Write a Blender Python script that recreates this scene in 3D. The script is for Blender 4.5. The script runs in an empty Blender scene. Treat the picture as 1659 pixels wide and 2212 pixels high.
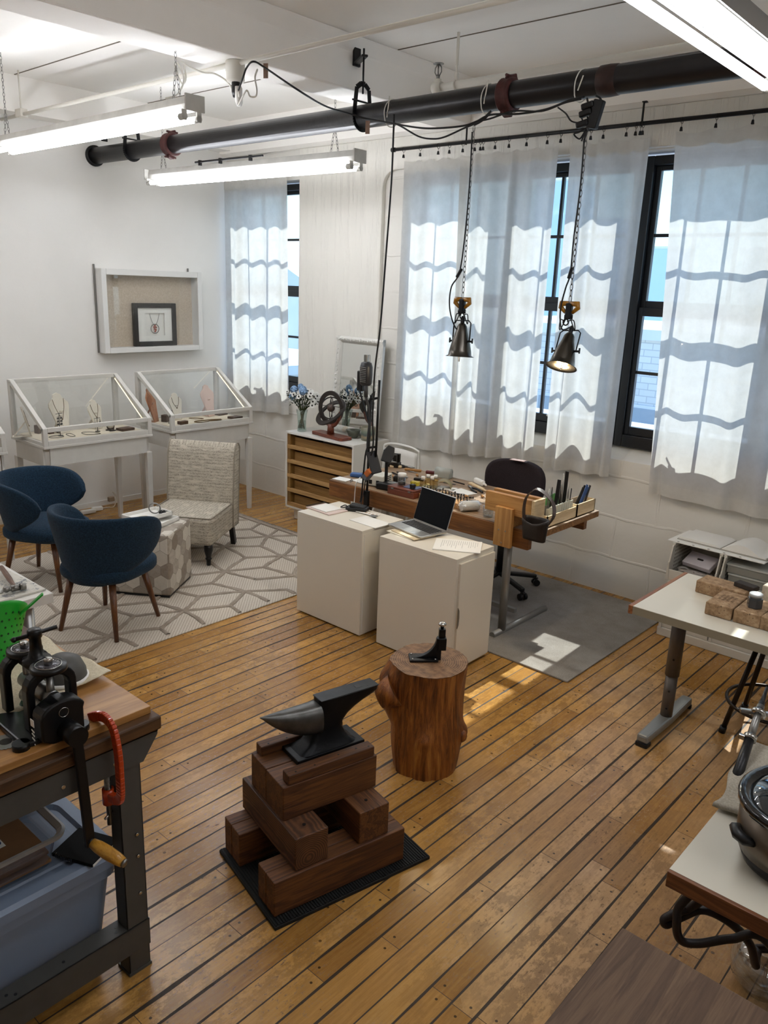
import bpy, bmesh, math, random
from mathutils import Vector, Matrix, Euler, noise
random.seed(7)
R = math.radians
PI = math.pi
sc = bpy.context.scene
COL = sc.collection

# ------------------------------------------------------------------ materials
def lin(c):
    if isinstance(c, str):
        c = c.lstrip('#')
        c = tuple(int(c[i:i+2], 16) / 255 for i in (0, 2, 4))
    return tuple((x / 12.92 if x <= .04045 else ((x + .055) / 1.055) ** 2.4) for x in c) + (1.0,)

def newmat(name):
    m = bpy.data.materials.new(name)
    m.use_nodes = True
    nt = m.node_tree
    nt.nodes.clear()
    out = nt.nodes.new('ShaderNodeOutputMaterial')
    return m, nt, out

def nd(nt, typ, inp=None, **props):
    n = nt.nodes.new('ShaderNode' + typ)
    for k, v in props.items():
        setattr(n, k, v)
    for k, v in (inp or {}).items():
        s = n.inputs[k]
        if isinstance(v, bpy.types.NodeSocket):
            nt.links.new(v, s)
        else:
            s.default_value = v
    return n

def mth(nt, op, a, b=0.0, c=None, clamp=False):
    d = {0: a, 1: b}
    if c is not None:
        d[2] = c
    return nd(nt, 'Math', d, operation=op, use_clamp=clamp).outputs[0]

def ramp(nt, fac, stops, interp='LINEAR'):
    r = nd(nt, 'ValToRGB', {0: fac})
    r.color_ramp.interpolation = interp
    el = r.color_ramp.elements
    while len(el) < len(stops):
        el.new(.5)
    for e, (p, c) in zip(el, stops):
        e.position = p
        e.color = c if len(c) == 4 else tuple(c) + (1,)
    return r.outputs[0]

def mixc(nt, fac, a, b, blend='MIX'):
    n = nd(nt, 'Mix', {0: fac, 6: a, 7: b}, data_type='RGBA', blend_type=blend)
    return n.outputs[2]

def coord(nt, scale=(1, 1, 1), rot=(0, 0, 0), kind='Object'):
    tc = nd(nt, 'TexCoord')
    mp = nd(nt, 'Mapping', {0: tc.outputs[kind], 2: rot, 3: scale})
    return mp.outputs[0]

def bumpn(nt, h, strength=.2, dist=.01):
    return nd(nt, 'Bump', {'Strength': strength, 'Distance': dist, 'Height': h}).outputs[0]

def mat(name, col, rough=.5, metal=0, var=0.0, vs=6, bump=0, bs=60, coat=0, spec=.5, trans=0, ior=1.45, alpha=1, sheen=0):
    m, nt, out = newmat(name)
    base = lin(col)
    p = nd(nt, 'BsdfPrincipled', {'Base Color': base, 'Roughness': rough, 'Metallic': metal, 'Coat Weight': coat,
                                  'Specular IOR Level': spec, 'Transmission Weight': trans, 'IOR': ior, 'Alpha': alpha, 'Sheen Weight': sheen})
    if var:
        v = coord(nt)
        f = nd(nt, 'TexNoise', {'Vector': v, 'Scale': vs, 'Detail': 5, 'Roughness': .6}).outputs[0]
        dark = tuple(x * (1 - var) for x in base[:3]) + (1,)
        lite = tuple(min(1, x * (1 + var * .6)) for x in base[:3]) + (1,)
        c = ramp(nt, f, [(.3, dark), (.7, lite)])
        nt.links.new(c, p.inputs['Base Color'])
    if bump:
        v = coord(nt)
        f = nd(nt, 'TexNoise', {'Vector': v, 'Scale': bs, 'Detail': 4}).outputs[0]
        nt.links.new(bumpn(nt, f, bump, .01), p.inputs['Normal'])
    nt.links.new(p.outputs[0], out.inputs[0])
    return m

def wood(name, dark, mid, lite, axis=0, scale=1.0, rough=.45, coat=0, rings=True, contrast=1.0, bump=.08):
    """grain running along the given local axis"""
    m, nt, out = newmat(name)
    sc_ = [9 * scale] * 3
    sc_[axis] = .55 * scale
    v = coord(nt, tuple(sc_))
    n1 = nd(nt, 'TexNoise', {'Vector': v, 'Scale': 2.2, 'Detail': 6, 'Roughness': .65, 'Distortion': .6}).outputs[0]
    sc2 = [42 * scale] * 3
    sc2[axis] = 1.4 * scale
    v2 = coord(nt, tuple(sc2))
    n2 = nd(nt, 'TexNoise', {'Vector': v2, 'Scale': 2.5, 'Detail': 4, 'Roughness': .6}).outputs[0]
    s = mth(nt, 'ADD', mth(nt, 'MULTIPLY', n1, .62), mth(nt, 'MULTIPLY', n2, .38))
    if rings:
        band = mth(nt, 'SINE', mth(nt, 'MULTIPLY', n1, 38))
        s = mth(nt, 'ADD', s, mth(nt, 'MULTIPLY', band, .05))
    lo, hi = .5 - .17 / contrast, .5 + .17 / contrast
    c = ramp(nt, s, [(lo, lin(dark)), (.5, lin(mid)), (hi, lin(lite))])
    p = nd(nt, 'BsdfPrincipled', {'Base Color': c, 'Roughness': rough, 'Coat Weight': coat, 'Coat Roughness': .2})
    if bump:
        nt.links.new(bumpn(nt, s, bump, .004), p.inputs['Normal'])
    nt.links.new(p.outputs[0], out.inputs[0])
    return m

def emis(name, col, strength):
    m, nt, out = newmat(name)
    e = nd(nt, 'Emission', {0: lin(col), 1: strength})
    nt.links.new(e.outputs[0], out.inputs[0])
    return m

def pane(name, tint=(1, 1, 1), gloss=.9, base=.04):
    """thin clear pane: see-through with a fresnel reflection"""
    m, nt, out = newmat(name)
    t = nd(nt, 'BsdfTransparent', {0: tuple(tint) + (1,)})
    g = nd(nt, 'BsdfGlossy', {0: (gloss, gloss, gloss, 1), 1: .02})
    lw = nd(nt, 'LayerWeight', {0: .5})
    f = mth(nt, 'ADD', mth(nt, 'MULTIPLY', mth(nt, 'POWER', lw.outputs['Facing'], 5.0), .9), base, clamp=True)
    mx = nd(nt, 'MixShader', {0: f, 1: t.outputs[0], 2: g.outputs[0]})
    nt.links.new(mx.outputs[0], out.inputs[0])
    return m

# ------------------------------------------------------------------ mesh builder
def frame_of(d, up=None):
    d = Vector(d).normalized()
    u = Vector(up) if up else (Vector((0, 0, 1)) if abs(d.z) < .95 else Vector((1, 0, 0)))
    x = u.cross(d)
    if x.length < 1e-6:
        x = Vector((1, 0, 0))
    x.normalize()
    y = d.cross(x)
    return x, y, d

class MB:
    def __init__(self):
        self.bm = bmesh.new()
        self.mi = 0
        self.smooth = []

    def _add(self, verts, faces, smooth=False):
        bv = [self.bm.verts.new(v) for v in verts]
        for f in faces:
            try:
                fc = self.bm.faces.new([bv[i] for i in f])
                fc.material_index = self.mi
                fc.smooth = smooth
            except ValueError:
                pass
        return bv

    def merge(self, b2, smooth=None):
        me = bpy.data.meshes.new('tmp')
        b2.to_mesh(me)
        n0 = len(self.bm.faces)
        self.bm.from_mesh(me)
        self.bm.faces.ensure_lookup_table()
        for f in self.bm.faces[n0:]:
            f.material_index = self.mi
            if smooth is not None:
                f.smooth = smooth
        bpy.data.meshes.remove(me)
        b2.free()
        return self

    def box(self, c, s, bev=0, rz=0, rot=None, seg=2, taper=None):
        b = bmesh.new()
        bmesh.ops.create_cube(b, size=1)
        for v in b.verts:
            t = 1
            if taper and v.co.z < 0:
                t = taper
            v.co = Vector((v.co.x * s[0] * t, v.co.y * s[1] * t, v.co.z * s[2]))
        if bev:
            bmesh.ops.bevel(b, geom=b.edges[:] + b.verts[:], offset=min(bev, min(s) * .49), segments=seg, profile=.5, affect='EDGES')
        m = Matrix.Translation(Vector(c))
        if rot is not None:
            m = m @ (rot.to_matrix().to_4x4() if isinstance(rot, Euler) else rot)
        elif rz:
            m = m @ Matrix.Rotation(rz, 4, 'Z')
        bmesh.ops.transform(b, matrix=m, verts=b.verts)
        return self.merge(b, smooth=False)

    def bb(self, x0, x1, y0, y1, z0, z1, bev=0, seg=2):
        return self.box(((x0 + x1) / 2, (y0 + y1) / 2, (z0 + z1) / 2), (abs(x1 - x0), abs(y1 - y0), abs(z1 - z0)), bev, seg=seg)

    def bar(self, p0, p1, w, h, bev=0, up=None):
        """rectangular bar between two points; w along the side, h along up"""
        p0, p1 = Vector(p0), Vector(p1)
        x, y, d = frame_of(p1 - p0, up)
        m = Matrix((x, y, d)).transposed().to_4x4()
        m.translation = (p0 + p1) / 2
        return self.box((0, 0, 0), (w, h, (p1 - p0).length), bev, rot=m)

    def cyl(self, p0, p1, r0, r1=None, seg=16, caps=True, smooth=True):
        r1 = r0 if r1 is None else r1
        p0, p1 = Vector(p0), Vector(p1)
        x, y, d = frame_of(p1 - p0)
        vs = []
        for p, r in ((p0, r0), (p1, r1)):
            for i in range(seg):
                a = 2 * PI * i / seg
                vs.append(p + x * (r * math.cos(a)) + y * (r * math.sin(a)))
        fs = [(i, (i + 1) % seg, seg + (i + 1) % seg, seg + i) for i in range(seg)]
        bv = self._add(vs, fs, smooth)
        if caps:
            for ring in (bv[:seg][::-1], bv[seg:]):
                try:
                    f = self.bm.faces.new(ring)
                    f.material_index = self.mi
                except ValueError:
                    pass
        return self

    def tube(self, pts, r, seg=8, closed=False, caps=True, smooth=True):
        pts = [Vector(p) for p in pts]
        n = len(pts)
        rr = r if isinstance(r, (list, tuple)) else [r] * n
        rings = []
        prev = None
        for i, p in enumerate(pts):
            a = pts[(i - 1) % n] if (closed or i > 0) else p
            b = pts[(i + 1) % n] if (closed or i < n - 1) else p
            d = (b - a)
            if d.length < 1e-9:
                d = Vector((0, 0, 1))
            d.normalize()
            if prev is None:
                x, y, _ = frame_of(d)
            else:
                x = prev - d * prev.dot(d)
                if x.length < 1e-6:
                    x, _, _ = frame_of(d)
                x.normalize()
                y = d.cross(x)
            prev = x
            rings.append([self.bm.verts.new(p + x * (rr[i] * math.cos(2 * PI * k / seg)) + y * (rr[i] * math.sin(2 * PI * k / seg))) for k in range(seg)])
        m = n if closed else n - 1
        for i in range(m):
            A, B = rings[i], rings[(i + 1) % n]
            for k in range(seg):
                f = self.bm.faces.new((A[k], A[(k + 1) % seg], B[(k + 1) % seg], B[k]))
                f.smooth = smooth
                f.material_index = self.mi
        if caps and not closed:
            for ring in (rings[0][::-1], rings[-1]):
                f = self.bm.faces.new(ring)
                f.material_index = self.mi
        return self

    def lathe(self, prof, seg=24, c=(0, 0, 0), axis=None, smooth=True, arc=2 * PI):
        """prof: list of (r, z)"""
        c = Vector(c)
        if axis is None:
            x, y, d = Vector((1, 0, 0)), Vector((0, 1, 0)), Vector((0, 0, 1))
        else:
            x, y, d = frame_of(axis)
        rings = []
        for r, z in prof:
            if r < 1e-6:
                rings.append([self.bm.verts.new(c + d * z)])
            else:
                rings.append([self.bm.verts.new(c + d * z + x * (r * math.cos(arc * k / seg)) + y * (r * math.sin(arc * k / seg))) for k in range(seg)])
        for A, B in zip(rings, rings[1:]):
            for k in range(seg):
                k2 = (k + 1) % seg
                if len(A) == 1 and len(B) == 1:
                    continue
                q = [A[0], B[k2], B[k]] if len(A) == 1 else ([A[k], A[k2], B[0]] if len(B) == 1 else [A[k], A[k2], B[k2], B[k]])
                try:
                    f = self.bm.faces.new(q)
                    f.smooth = smooth
                    f.material_index = self.mi
                except ValueError:
                    pass
        return self

    def prism(self, poly, t, m=None, bev=0, smooth=False):
        """2-D outline (x, y) extruded t along local z, then moved by matrix m"""
        b = bmesh.new()
        vs = [b.verts.new((p[0], p[1], 0)) for p in poly]
        f = b.faces.new(vs)
        r = bmesh.ops.extrude_face_region(b, geom=[f])
        bmesh.ops.translate(b, vec=(0, 0, t), verts=[v for v in r['geom'] if isinstance(v, bmesh.types.BMVert)])
        bmesh.ops.recalc_face_normals(b, faces=b.faces)
        if bev:
            es = [e for e in b.edges if len(e.link_faces) == 2 and e.calc_face_angle(0) > R(40)]
            bmesh.ops.bevel(b, geom=es, offset=bev, segments=2, profile=.5, affect='EDGES')
        if m is not None:
            bmesh.ops.transform(b, matrix=m, verts=b.verts)
        return self.merge(b, smooth=smooth)

    def grid(self, fn, nu, nv, smooth=True, closed_u=False, closed_v=False):
        vs = [[self.bm.verts.new(fn(i / (nu if closed_u else nu - 1), j / (nv if closed_v else nv - 1))) for j in range(nv)] for i in range(nu)]
        for i in range(nu if closed_u else nu - 1):
            for j in range(nv if closed_v else nv - 1):
                i2, j2 = (i + 1) % nu, (j + 1) % nv
                f = self.bm.faces.new((vs[i][j], vs[i2][j], vs[i2][j2], vs[i][j2]))
                f.smooth = smooth
                f.material_index = self.mi
        return self

    def ball(self, c, r, seg=16, s=(1, 1, 1)):
        b = bmesh.new()
        bmesh.ops.create_uvsphere(b, u_segments=seg, v_segments=max(6, seg // 2), radius=1)
        for v in b.verts:
            v.co = Vector((v.co.x * r * s[0], v.co.y * r * s[1], v.co.z * r * s[2])) + Vector(c)
        return self.merge(b, smooth=True)

    def build(self, name, m, parent=None, loc=None, rz=0, solid=0, sub=0, autosmooth=None):
        bmesh.ops.recalc_face_normals(self.bm, faces=self.bm.faces)
        me = bpy.data.meshes.new(name)
        self.bm.to_mesh(me)
        self.bm.free()
        for mm in (m if isinstance(m, (list, tuple)) else [m]):
            me.materials.append(mm)
        o = bpy.data.objects.new(name, me)
        COL.objects.link(o)
        if parent is not None:
            o.parent = parent
        if loc is not None:
            o.location = loc
        if rz:
            o.rotation_euler.z = rz
        if solid:
            md = o.modifiers.new('solid', 'SOLIDIFY')
            md.thickness = solid
            md.offset = 0
        if sub:
            md = o.modifiers.new('sub', 'SUBSURF')
            md.levels = sub
            md.render_levels = sub
        return o

def tag(o, label, cat, group=None, kind=None):
    o['label'] = label
    o['category'] = cat
    if group:
        o['group'] = group
    if kind:
        o['kind'] = kind
    return o

def struct(o):
    o['kind'] = 'structure'
    return o

def thing(name, label, cat, loc=(0, 0, 0), rz=0, group=None):
    o = bpy.data.objects.new(name, None)
    o.empty_display_size = .05
    COL.objects.link(o)
    o.location = loc
    o.rotation_euler = (0, 0, rz)
    return tag(o, label, cat, group)

def kids(o):
    return [c for c in bpy.data.objects if c.parent == o]

def dup(root, loc=None, rz=None, label=None, parent=None):
    r = root.copy()
    COL.objects.link(r)
    if parent is not None:
        r.parent = parent
    if loc is not None:
        r.location = loc
    if rz is not None:
        r.rotation_euler = (0, 0, rz)
    if label:
        r['label'] = label
    for ch in kids(root):
        dup(ch, parent=r)
    return r

def spline(pts, n=8, closed=False):
    """Catmull-Rom through points"""
    P = [Vector(p) for p in pts]
    out = []
    m = len(P)
    rng = range(m if closed else m - 1)
    for i in rng:
        p0 = P[(i - 1) % m] if (closed or i > 0) else P[0]
        p1, p2 = P[i], P[(i + 1) % m]
        p3 = P[(i + 2) % m] if (closed or i + 2 < m) else P[-1]
        for k in range(n):
            t = k / n
            out.append(.5 * ((2 * p1) + (p2 - p0) * t + (2 * p0 - 5 * p1 + 4 * p2 - p3) * t * t + (3 * p1 - p0 - 3 * p2 + p3) * t ** 3))
    if not closed:
        out.append(P[-1])
    return out

def chain_mb(mb, p0, p1, link=.034, w=.011, r=.0022, sag=0):
    p0, p1 = Vector(p0), Vector(p1)
    L = (p1 - p0).length
    n = max(2, int(L / (link * .78)))
    x, y, d = frame_of(p1 - p0)
    for i in range(n):
        c = p0 + (p1 - p0) * ((i + .5) / n)
        if sag:
            c.z -= sag * 4 * ((i + .5) / n) * (1 - (i + .5) / n)
        s = x if i % 2 else y
        pts = []
        for k in range(8):
            a = 2 * PI * k / 8
            pts.append(c + d * (link / 2 * math.sin(a)) + s * (w / 2 * math.cos(a) * 1.15))
        mb.tube(pts, r, 4, closed=True)
    return mb
def hexpts(r, a0=0):
    return [(r * math.cos(a0 + PI / 3 * k), r * math.sin(a0 + PI / 3 * k)) for k in range(6)]
# ------------------------------------------------------------------ camera
CAM = Vector((0, 0, 2.2))
YAW, PITCH, ROLL, FPX = 0.72297914, 0.27654531, 0.03776423, 1725.80366
fw = Vector((-math.sin(YAW) * math.cos(PITCH), math.cos(YAW) * math.cos(PITCH), -math.sin(PITCH)))
r0 = fw.cross(Vector((0, 0, 1))).normalized()
u0 = r0.cross(fw)
rt = r0 * math.cos(ROLL) + u0 * math.sin(ROLL)
up = -r0 * math.sin(ROLL) + u0 * math.cos(ROLL)
cd = bpy.data.cameras.new('camera')
cam = bpy.data.objects.new('camera', cd)
COL.objects.link(cam)
mw = Matrix((rt, up, -fw)).transposed().to_4x4()
mw.translation = CAM
cam.matrix_world = mw
cd.sensor_fit = 'VERTICAL'
cd.sensor_height = 36
cd.lens = FPX / 2212 * 36
cd.clip_start = .05
cd.clip_end = 400
sc.camera = cam

def _ray(px, py):
    return rt * ((px - 829.5) / FPX) - up * ((py - 1106) / FPX) + fw
def at(px, py, z=0.0):
    """the point of a level surface z metres above the floor"""
    d = _ray(px, py)
    return CAM + d * ((z - CAM.z) / d.z)
def aty(px, py, y):
    d = _ray(px, py)
    return CAM + d * ((y - CAM.y) / d.y)
def atx(px, py, x):
    d = _ray(px, py)
    return CAM + d * ((x - CAM.x) / d.x)

# ------------------------------------------------------------------ view + light
vs = sc.view_settings
vs.view_transform = 'Standard'
vs.look = 'None'
vs.exposure = EXPOSURE = 0.88
vs.gamma = 1
vs.use_curve_mapping = False
sc.display_settings.display_device = 'sRGB'
sc.cycles.max_bounces = 10
sc.cycles.diffuse_bounces = 5
sc.cycles.glossy_bounces = 4
sc.cycles.transmission_bounces = 8
sc.cycles.transparent_max_bounces = 16
sc.cycles.sample_clamp_indirect = 6
sc.cycles.caustics_reflective = False
sc.cycles.caustics_refractive = False
sc.cycles.use_denoising = True

W = bpy.data.worlds.new('sky')
sc.world = W
W.use_nodes = True
nt = W.node_tree
nt.nodes.clear()
tc = nd(nt, 'TexCoord')
sx = nd(nt, 'SeparateXYZ', {0: tc.outputs['Generated']})
h = mth(nt, 'ADD', sx.outputs[2], .05)
cs = ramp(nt, h, [(0.0, lin('b4c3cb')), (.05, lin('c2d8e2')), (.22, lin('93c4e0')), (.5, lin('7ea6da')), (1.0, lin('7c92da'))])
bg = nd(nt, 'Background', {0: cs, 1: 1.7})
wo = nd(nt, 'OutputWorld', {0: bg.outputs[0]})

sd = bpy.data.lights.new('sun', 'SUN')
sd.energy = 4.3
sd.angle = R(.55)
sd.color = (1.0, .965, .91)
sun = bpy.data.objects.new('sun', sd)
COL.objects.link(sun)
sun.rotation_euler = Vector((-.09, 1, 1.09)).to_track_quat('Z', 'Y').to_euler()
sun.location = (-4, 9, 9)
for k, xc in enumerate((-6.5, -2.6)):       # the window openings guide the sampling of the sky
    pl = bpy.data.lights.new('window_daylight', 'AREA')
    pl.shape = 'RECTANGLE'
    pl.size, pl.size_y = (1.15, 2.1) if k == 0 else (4.2, 2.1)
    pl.cycles.is_portal = True
    po = bpy.data.objects.new('window_daylight', pl)
    COL.objects.link(po)
    po.location = (xc, 5.66, 2.1)
    po.rotation_euler = (R(-90), 0, 0)

# ------------------------------------------------------------------ room materials
def wallmat(name, col, blocks=0, drips=0, rough=.55):
    m, nt, out = newmat(name)
    base = lin(col)
    v = coord(nt)
    f = nd(nt, 'TexNoise', {'Vector': v, 'Scale': 1.3, 'Detail': 5, 'Roughness': .6}).outputs[0]
    c = ramp(nt, f, [(.3, tuple(x * .94 for x in base[:3])), (.7, base)])
    p = nd(nt, 'BsdfPrincipled', {'Base Color': c, 'Roughness': rough})
    hh = mth(nt, 'MULTIPLY', nd(nt, 'TexNoise', {'Vector': v, 'Scale': 26, 'Detail': 5}).outputs[0], .25)
    st = .25
    if blocks:
        vz = coord(nt, (1, 1, 1), (R(-90), 0, 0))
        wob = nd(nt, 'TexNoise', {'Vector': v, 'Scale': 3}).outputs[1]
        vv = nd(nt, 'VectorMath', {0: vz, 1: nd(nt, 'VectorMath', {0: wob, 1: (.05, .05, .05)}, operation='MULTIPLY').outputs[0]}, operation='ADD').outputs[0]
        b = nd(nt, 'TexBrick', {'Vector': vv, 'Scale': 1, 'Mortar Size': .012, 'Mortar Smooth': .6, 'Brick Width': .62, 'Row Height': .31})
        gate = nd(nt, 'TexNoise', {'Vector': v, 'Scale': 2.2, 'Detail': 3}).outputs[0]
        g2 = ramp(nt, gate, [(.4, (0, 0, 0)), (.6, (1, 1, 1))])
        hh = mth(nt, 'ADD', hh, mth(nt, 'MULTIPLY', b.outputs['Fac'], mth(nt, 'ADD', mth(nt, 'MULTIPLY', g2, .8), .15)))
        st = .55
    if drips:
        vd = coord(nt, (22, 22, .9))
        d = nd(nt, 'TexNoise', {'Vector': vd, 'Scale': 1.5, 'Detail': 4, 'Roughness': .7}).outputs[0]
        dd = ramp(nt, d, [(.52, (0, 0, 0)), (.66, (1, 1, 1))])
        hh = mth(nt, 'ADD', hh, mth(nt, 'MULTIPLY', dd, .6))
        st = .5
    nt.links.new(bumpn(nt, hh, st, .012), p.inputs['Normal'])
    nt.links.new(p.outputs[0], out.inputs[0])
    return m

def floormat():
    m, nt, out = newmat('old_maple_strip_floor')
    tc = nd(nt, 'TexCoord')
    s = nd(nt, 'SeparateXYZ', {0: tc.outputs['Object']})
    X, Y = s.outputs[0], s.outputs[1]
    u = mth(nt, 'DIVIDE', mth(nt, 'ADD', X, 50.014), .0862)
    pid = mth(nt, 'FLOOR', u)
    fu = mth(nt, 'FRACT', u)
    wn = nd(nt, 'TexWhiteNoise', {'W': pid}, noise_dimensions='1D')
    r1 = wn.outputs[0]
    L = mth(nt, 'ADD', mth(nt, 'MULTIPLY', r1, .9), .55)
    v = mth(nt, 'DIVIDE', mth(nt, 'ADD', Y, mth(nt, 'ADD', mth(nt, 'MULTIPLY', r1, 37.0), 60)), L)
    vid = mth(nt, 'FLOOR', v)
    fv = mth(nt, 'FRACT', v)
    cv = nd(nt, 'CombineXYZ', {0: pid, 1: vid})
    w2 = nd(nt, 'TexWhiteNoise', {'Vector': cv.outputs[0]}, noise_dimensions='2D')
    rb = w2.outputs[0]
    # distances in metres from the board edges
    du = mth(nt, 'MULTIPLY', mth(nt, 'SUBTRACT', .5, mth(nt, 'ABSOLUTE', mth(nt, 'SUBTRACT', fu, .5))), .0862)
    dv = mth(nt, 'MULTIPLY', mth(nt, 'SUBTRACT', .5, mth(nt, 'ABSOLUTE', mth(nt, 'SUBTRACT', fv, .5))), L)
    seamw = nd(nt, 'TexNoise', {'Vector': nd(nt, 'Mapping', {0: tc.outputs['Object'], 3: (9, 1.1, 1)}).outputs[0], 'Scale': 1.3, 'Detail': 2}).outputs[0]
    wid = mth(nt, 'ADD', mth(nt, 'MULTIPLY', mth(nt, 'POWER', seamw, 2.4), .017), .0007)
    seam = mth(nt, 'LESS_THAN', du, wid)
    joint = mth(nt, 'LESS_THAN', dv, .0011)
    gap = mth(nt, 'MAXIMUM', seam, joint)
    # nail heads near the board ends
    nx = mth(nt, 'SUBTRACT', mth(nt, 'MULTIPLY', fu, .0862), mth(nt, 'ADD', .026, mth(nt, 'MULTIPLY', rb, .03)))
    ny = mth(nt, 'SUBTRACT', dv, .03)
    nail = mth(nt, 'LESS_THAN', mth(nt, 'SQRT', mth(nt, 'ADD', mth(nt, 'MULTIPLY', nx, nx), mth(nt, 'MULTIPLY', ny, ny))), .0048)
    gr = nd(nt, 'TexNoise', {'Vector': nd(nt, 'Mapping', {0: tc.outputs['Object'], 3: (46, 2.6, 1)}).outputs[0], 'Scale': 2, 'Detail': 5, 'Roughness': .65}).outputs[0]
    tone = mth(nt, 'ADD', mth(nt, 'ADD', mth(nt, 'MULTIPLY', rb, .3), .12), mth(nt, 'MULTIPLY', gr, .5))
    warm = ramp(nt, tone, [(.2, lin('82592a')), (.45, lin('a5783b')), (.62, lin('b98b49')), (.85, lin('cb9e5c'))])
    worn = ramp(nt, tone, [(.2, lin('81674d')), (.45, lin('a38466')), (.62, lin('b89879')), (.85, lin('c8a98a'))])
    big = nd(nt, 'TexNoise', {'Vector': tc.outputs['Object'], 'Scale': .9, 'Detail': 3, 'Roughness': .6}).outputs[0]
    wear = mth(nt, 'ADD', mth(nt, 'MULTIPLY', mth(nt, 'ADD', X, 1.55), .75), mth(nt, 'MULTIPLY', mth(nt, 'SUBTRACT', big, .5), 3.2))
    wear = mth(nt, 'ADD', wear, mth(nt, 'MULTIPLY', mth(nt, 'SUBTRACT', rb, .5), .5), clamp=True)
    c = mixc(nt, mth(nt, 'MULTIPLY', wear, .8), warm, worn)
    # finish worn through in ragged patches
    wp = nd(nt, 'TexNoise', {'Vector': nd(nt, 'Mapping', {0: tc.outputs['Object'], 3: (1.5, .8, 1)}).outputs[0], 'Scale': 11, 'Detail': 9, 'Roughness': .78}).outputs[0]
    wa = nd(nt, 'TexNoise', {'Vector': nd(nt, 'Mapping', {0: tc.outputs['Object'], 1: (7, 3, 0)}).outputs[0], 'Scale': 1.5, 'Detail': 3}).outputs[0]
    wm = mth(nt, 'MULTIPLY', ramp(nt, wp, [(.47, (0, 0, 0)), (.53, (1, 1, 1))]), ramp(nt, wa, [(.36, (.12, .12, .12)), (.6, (1, 1, 1))]))
    wm = mth(nt, 'MULTIPLY', wm, mth(nt, 'ADD', .45, mth(nt, 'MULTIPLY', rb, .55)))
    c = mixc(nt, mth(nt, 'MULTIPLY', wm, .55), c, lin('6a4a28'))
    # scuffs and specks
    sp = nd(nt, 'TexNoise', {'Vector': nd(nt, 'Mapping', {0: tc.outputs['Object'], 3: (1.6, .75, 1)}).outputs[0], 'Scale': 44, 'Detail': 6, 'Roughness': .75}).outputs[0]
    area = nd(nt, 'TexNoise', {'Vector': tc.outputs['Object'], 'Scale': 2.6, 'Detail': 3}).outputs[0]
    spm = mth(nt, 'MULTIPLY', ramp(nt, sp, [(.55, (0, 0, 0)), (.63, (1, 1, 1))]), ramp(nt, area, [(.42, (.06, .06, .06)), (.62, (1, 1, 1))]))
    c = mixc(nt, mth(nt, 'MULTIPLY', spm, .72), c, lin('4e3319'))
    vo = nd(nt, 'TexVoronoi', {'Vector': tc.outputs['Object'], 'Scale': 9, 'Randomness': 1}).outputs[0]
    spot = mth(nt, 'MULTIPLY', mth(nt, 'LESS_THAN', vo, .06), mth(nt, 'GREATER_THAN', area, .5))
    c = mixc(nt, mth(nt, 'MULTIPLY', spot, .7), c, lin('3a2715'))
    c = mixc(nt, mth(nt, 'MULTIPLY', nail, .85), c, lin('1d140c'))
    c = mixc(nt, mth(nt, 'MULTIPLY', gap, .93), c, lin('120b06'))
    rg = mth(nt, 'ADD', mth(nt, 'MULTIPLY', spm, .25), mth(nt, 'ADD', .23, mth(nt, 'MULTIPLY', wear, .18)))
    rg = mth(nt, 'ADD', rg, mth(nt, 'MULTIPLY', gap, .3), clamp=True)
    p = nd(nt, 'BsdfPrincipled', {'Base Color': c, 'Roughness': rg, 'Specular IOR Level': .42})
    hgt = mth(nt, 'SUBTRACT', mth(nt, 'MULTIPLY', gr, .10), mth(nt, 'MULTIPLY', gap, 1.0))
    hgt = mth(nt, 'ADD', hgt, mth(nt, 'MULTIPLY', rb, .14))
    nt.links.new(bumpn(nt, hgt, .35, .006), p.inputs['Normal'])
    nt.links.new(p.outputs[0], out.inputs[0])
    return m

M_ceil = wallmat('painted_ceiling', 'f7f4ee', rough=.6)
M_wall = wallmat('painted_wall', 'e4e2dd', rough=.5)
M_block = wallmat('painted_block_wall', 'dedbd3', blocks=1)
M_pier = wallmat('painted_pier', 'e0ddd4', drips=1)
M_floor = floormat()
M_wframe = mat('black_window_frame', '17191d', .35, spec=.5)
M_glass = pane('window_glass', (.93, .97, .98))
M_white = mat('white_paint', 'e4e2dc', .45, bump=.03)
M_blk = mat('black_plastic', '0d0d0f', .4)
M_blkm = mat('black_metal', '141415', .4, metal=.3)
M_cable = mat('black_cable', '0b0b0d', .5)
M_wcable = mat('white_cable', 'd8d5cc', .5)
M_chrome = mat('bright_metal', 'b9b8b4', .22, metal=1)
M_steel = mat('dull_steel', '8b8985', .38, metal=1)

# ------------------------------------------------------------------ shell
XL, XR, YW, YB, ZC = -7.13, 2.6, 5.45, -2.8, 3.70
struct(MB().bb(XL - .2, XR + .2, YB - .2, YW + .35, -.15, 0).build('floor', M_floor))
struct(MB().bb(XL - .2, XR + .2, YB - .2, YW + .35, ZC, ZC + .2).build('ceiling', M_ceil))
struct(MB().bb(XL - .2, XL, YB - .2, YW + .35, 0, ZC).build('wall_left', M_wall))
struct(MB().bb(XR, XR + .2, YB - .2, YW + .35, 0, ZC).build('wall_right', M_wall))
struct(MB().bb(XL, XR, YB - .2, YB, 0, ZC).build('wall_back', M_wall))
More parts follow.
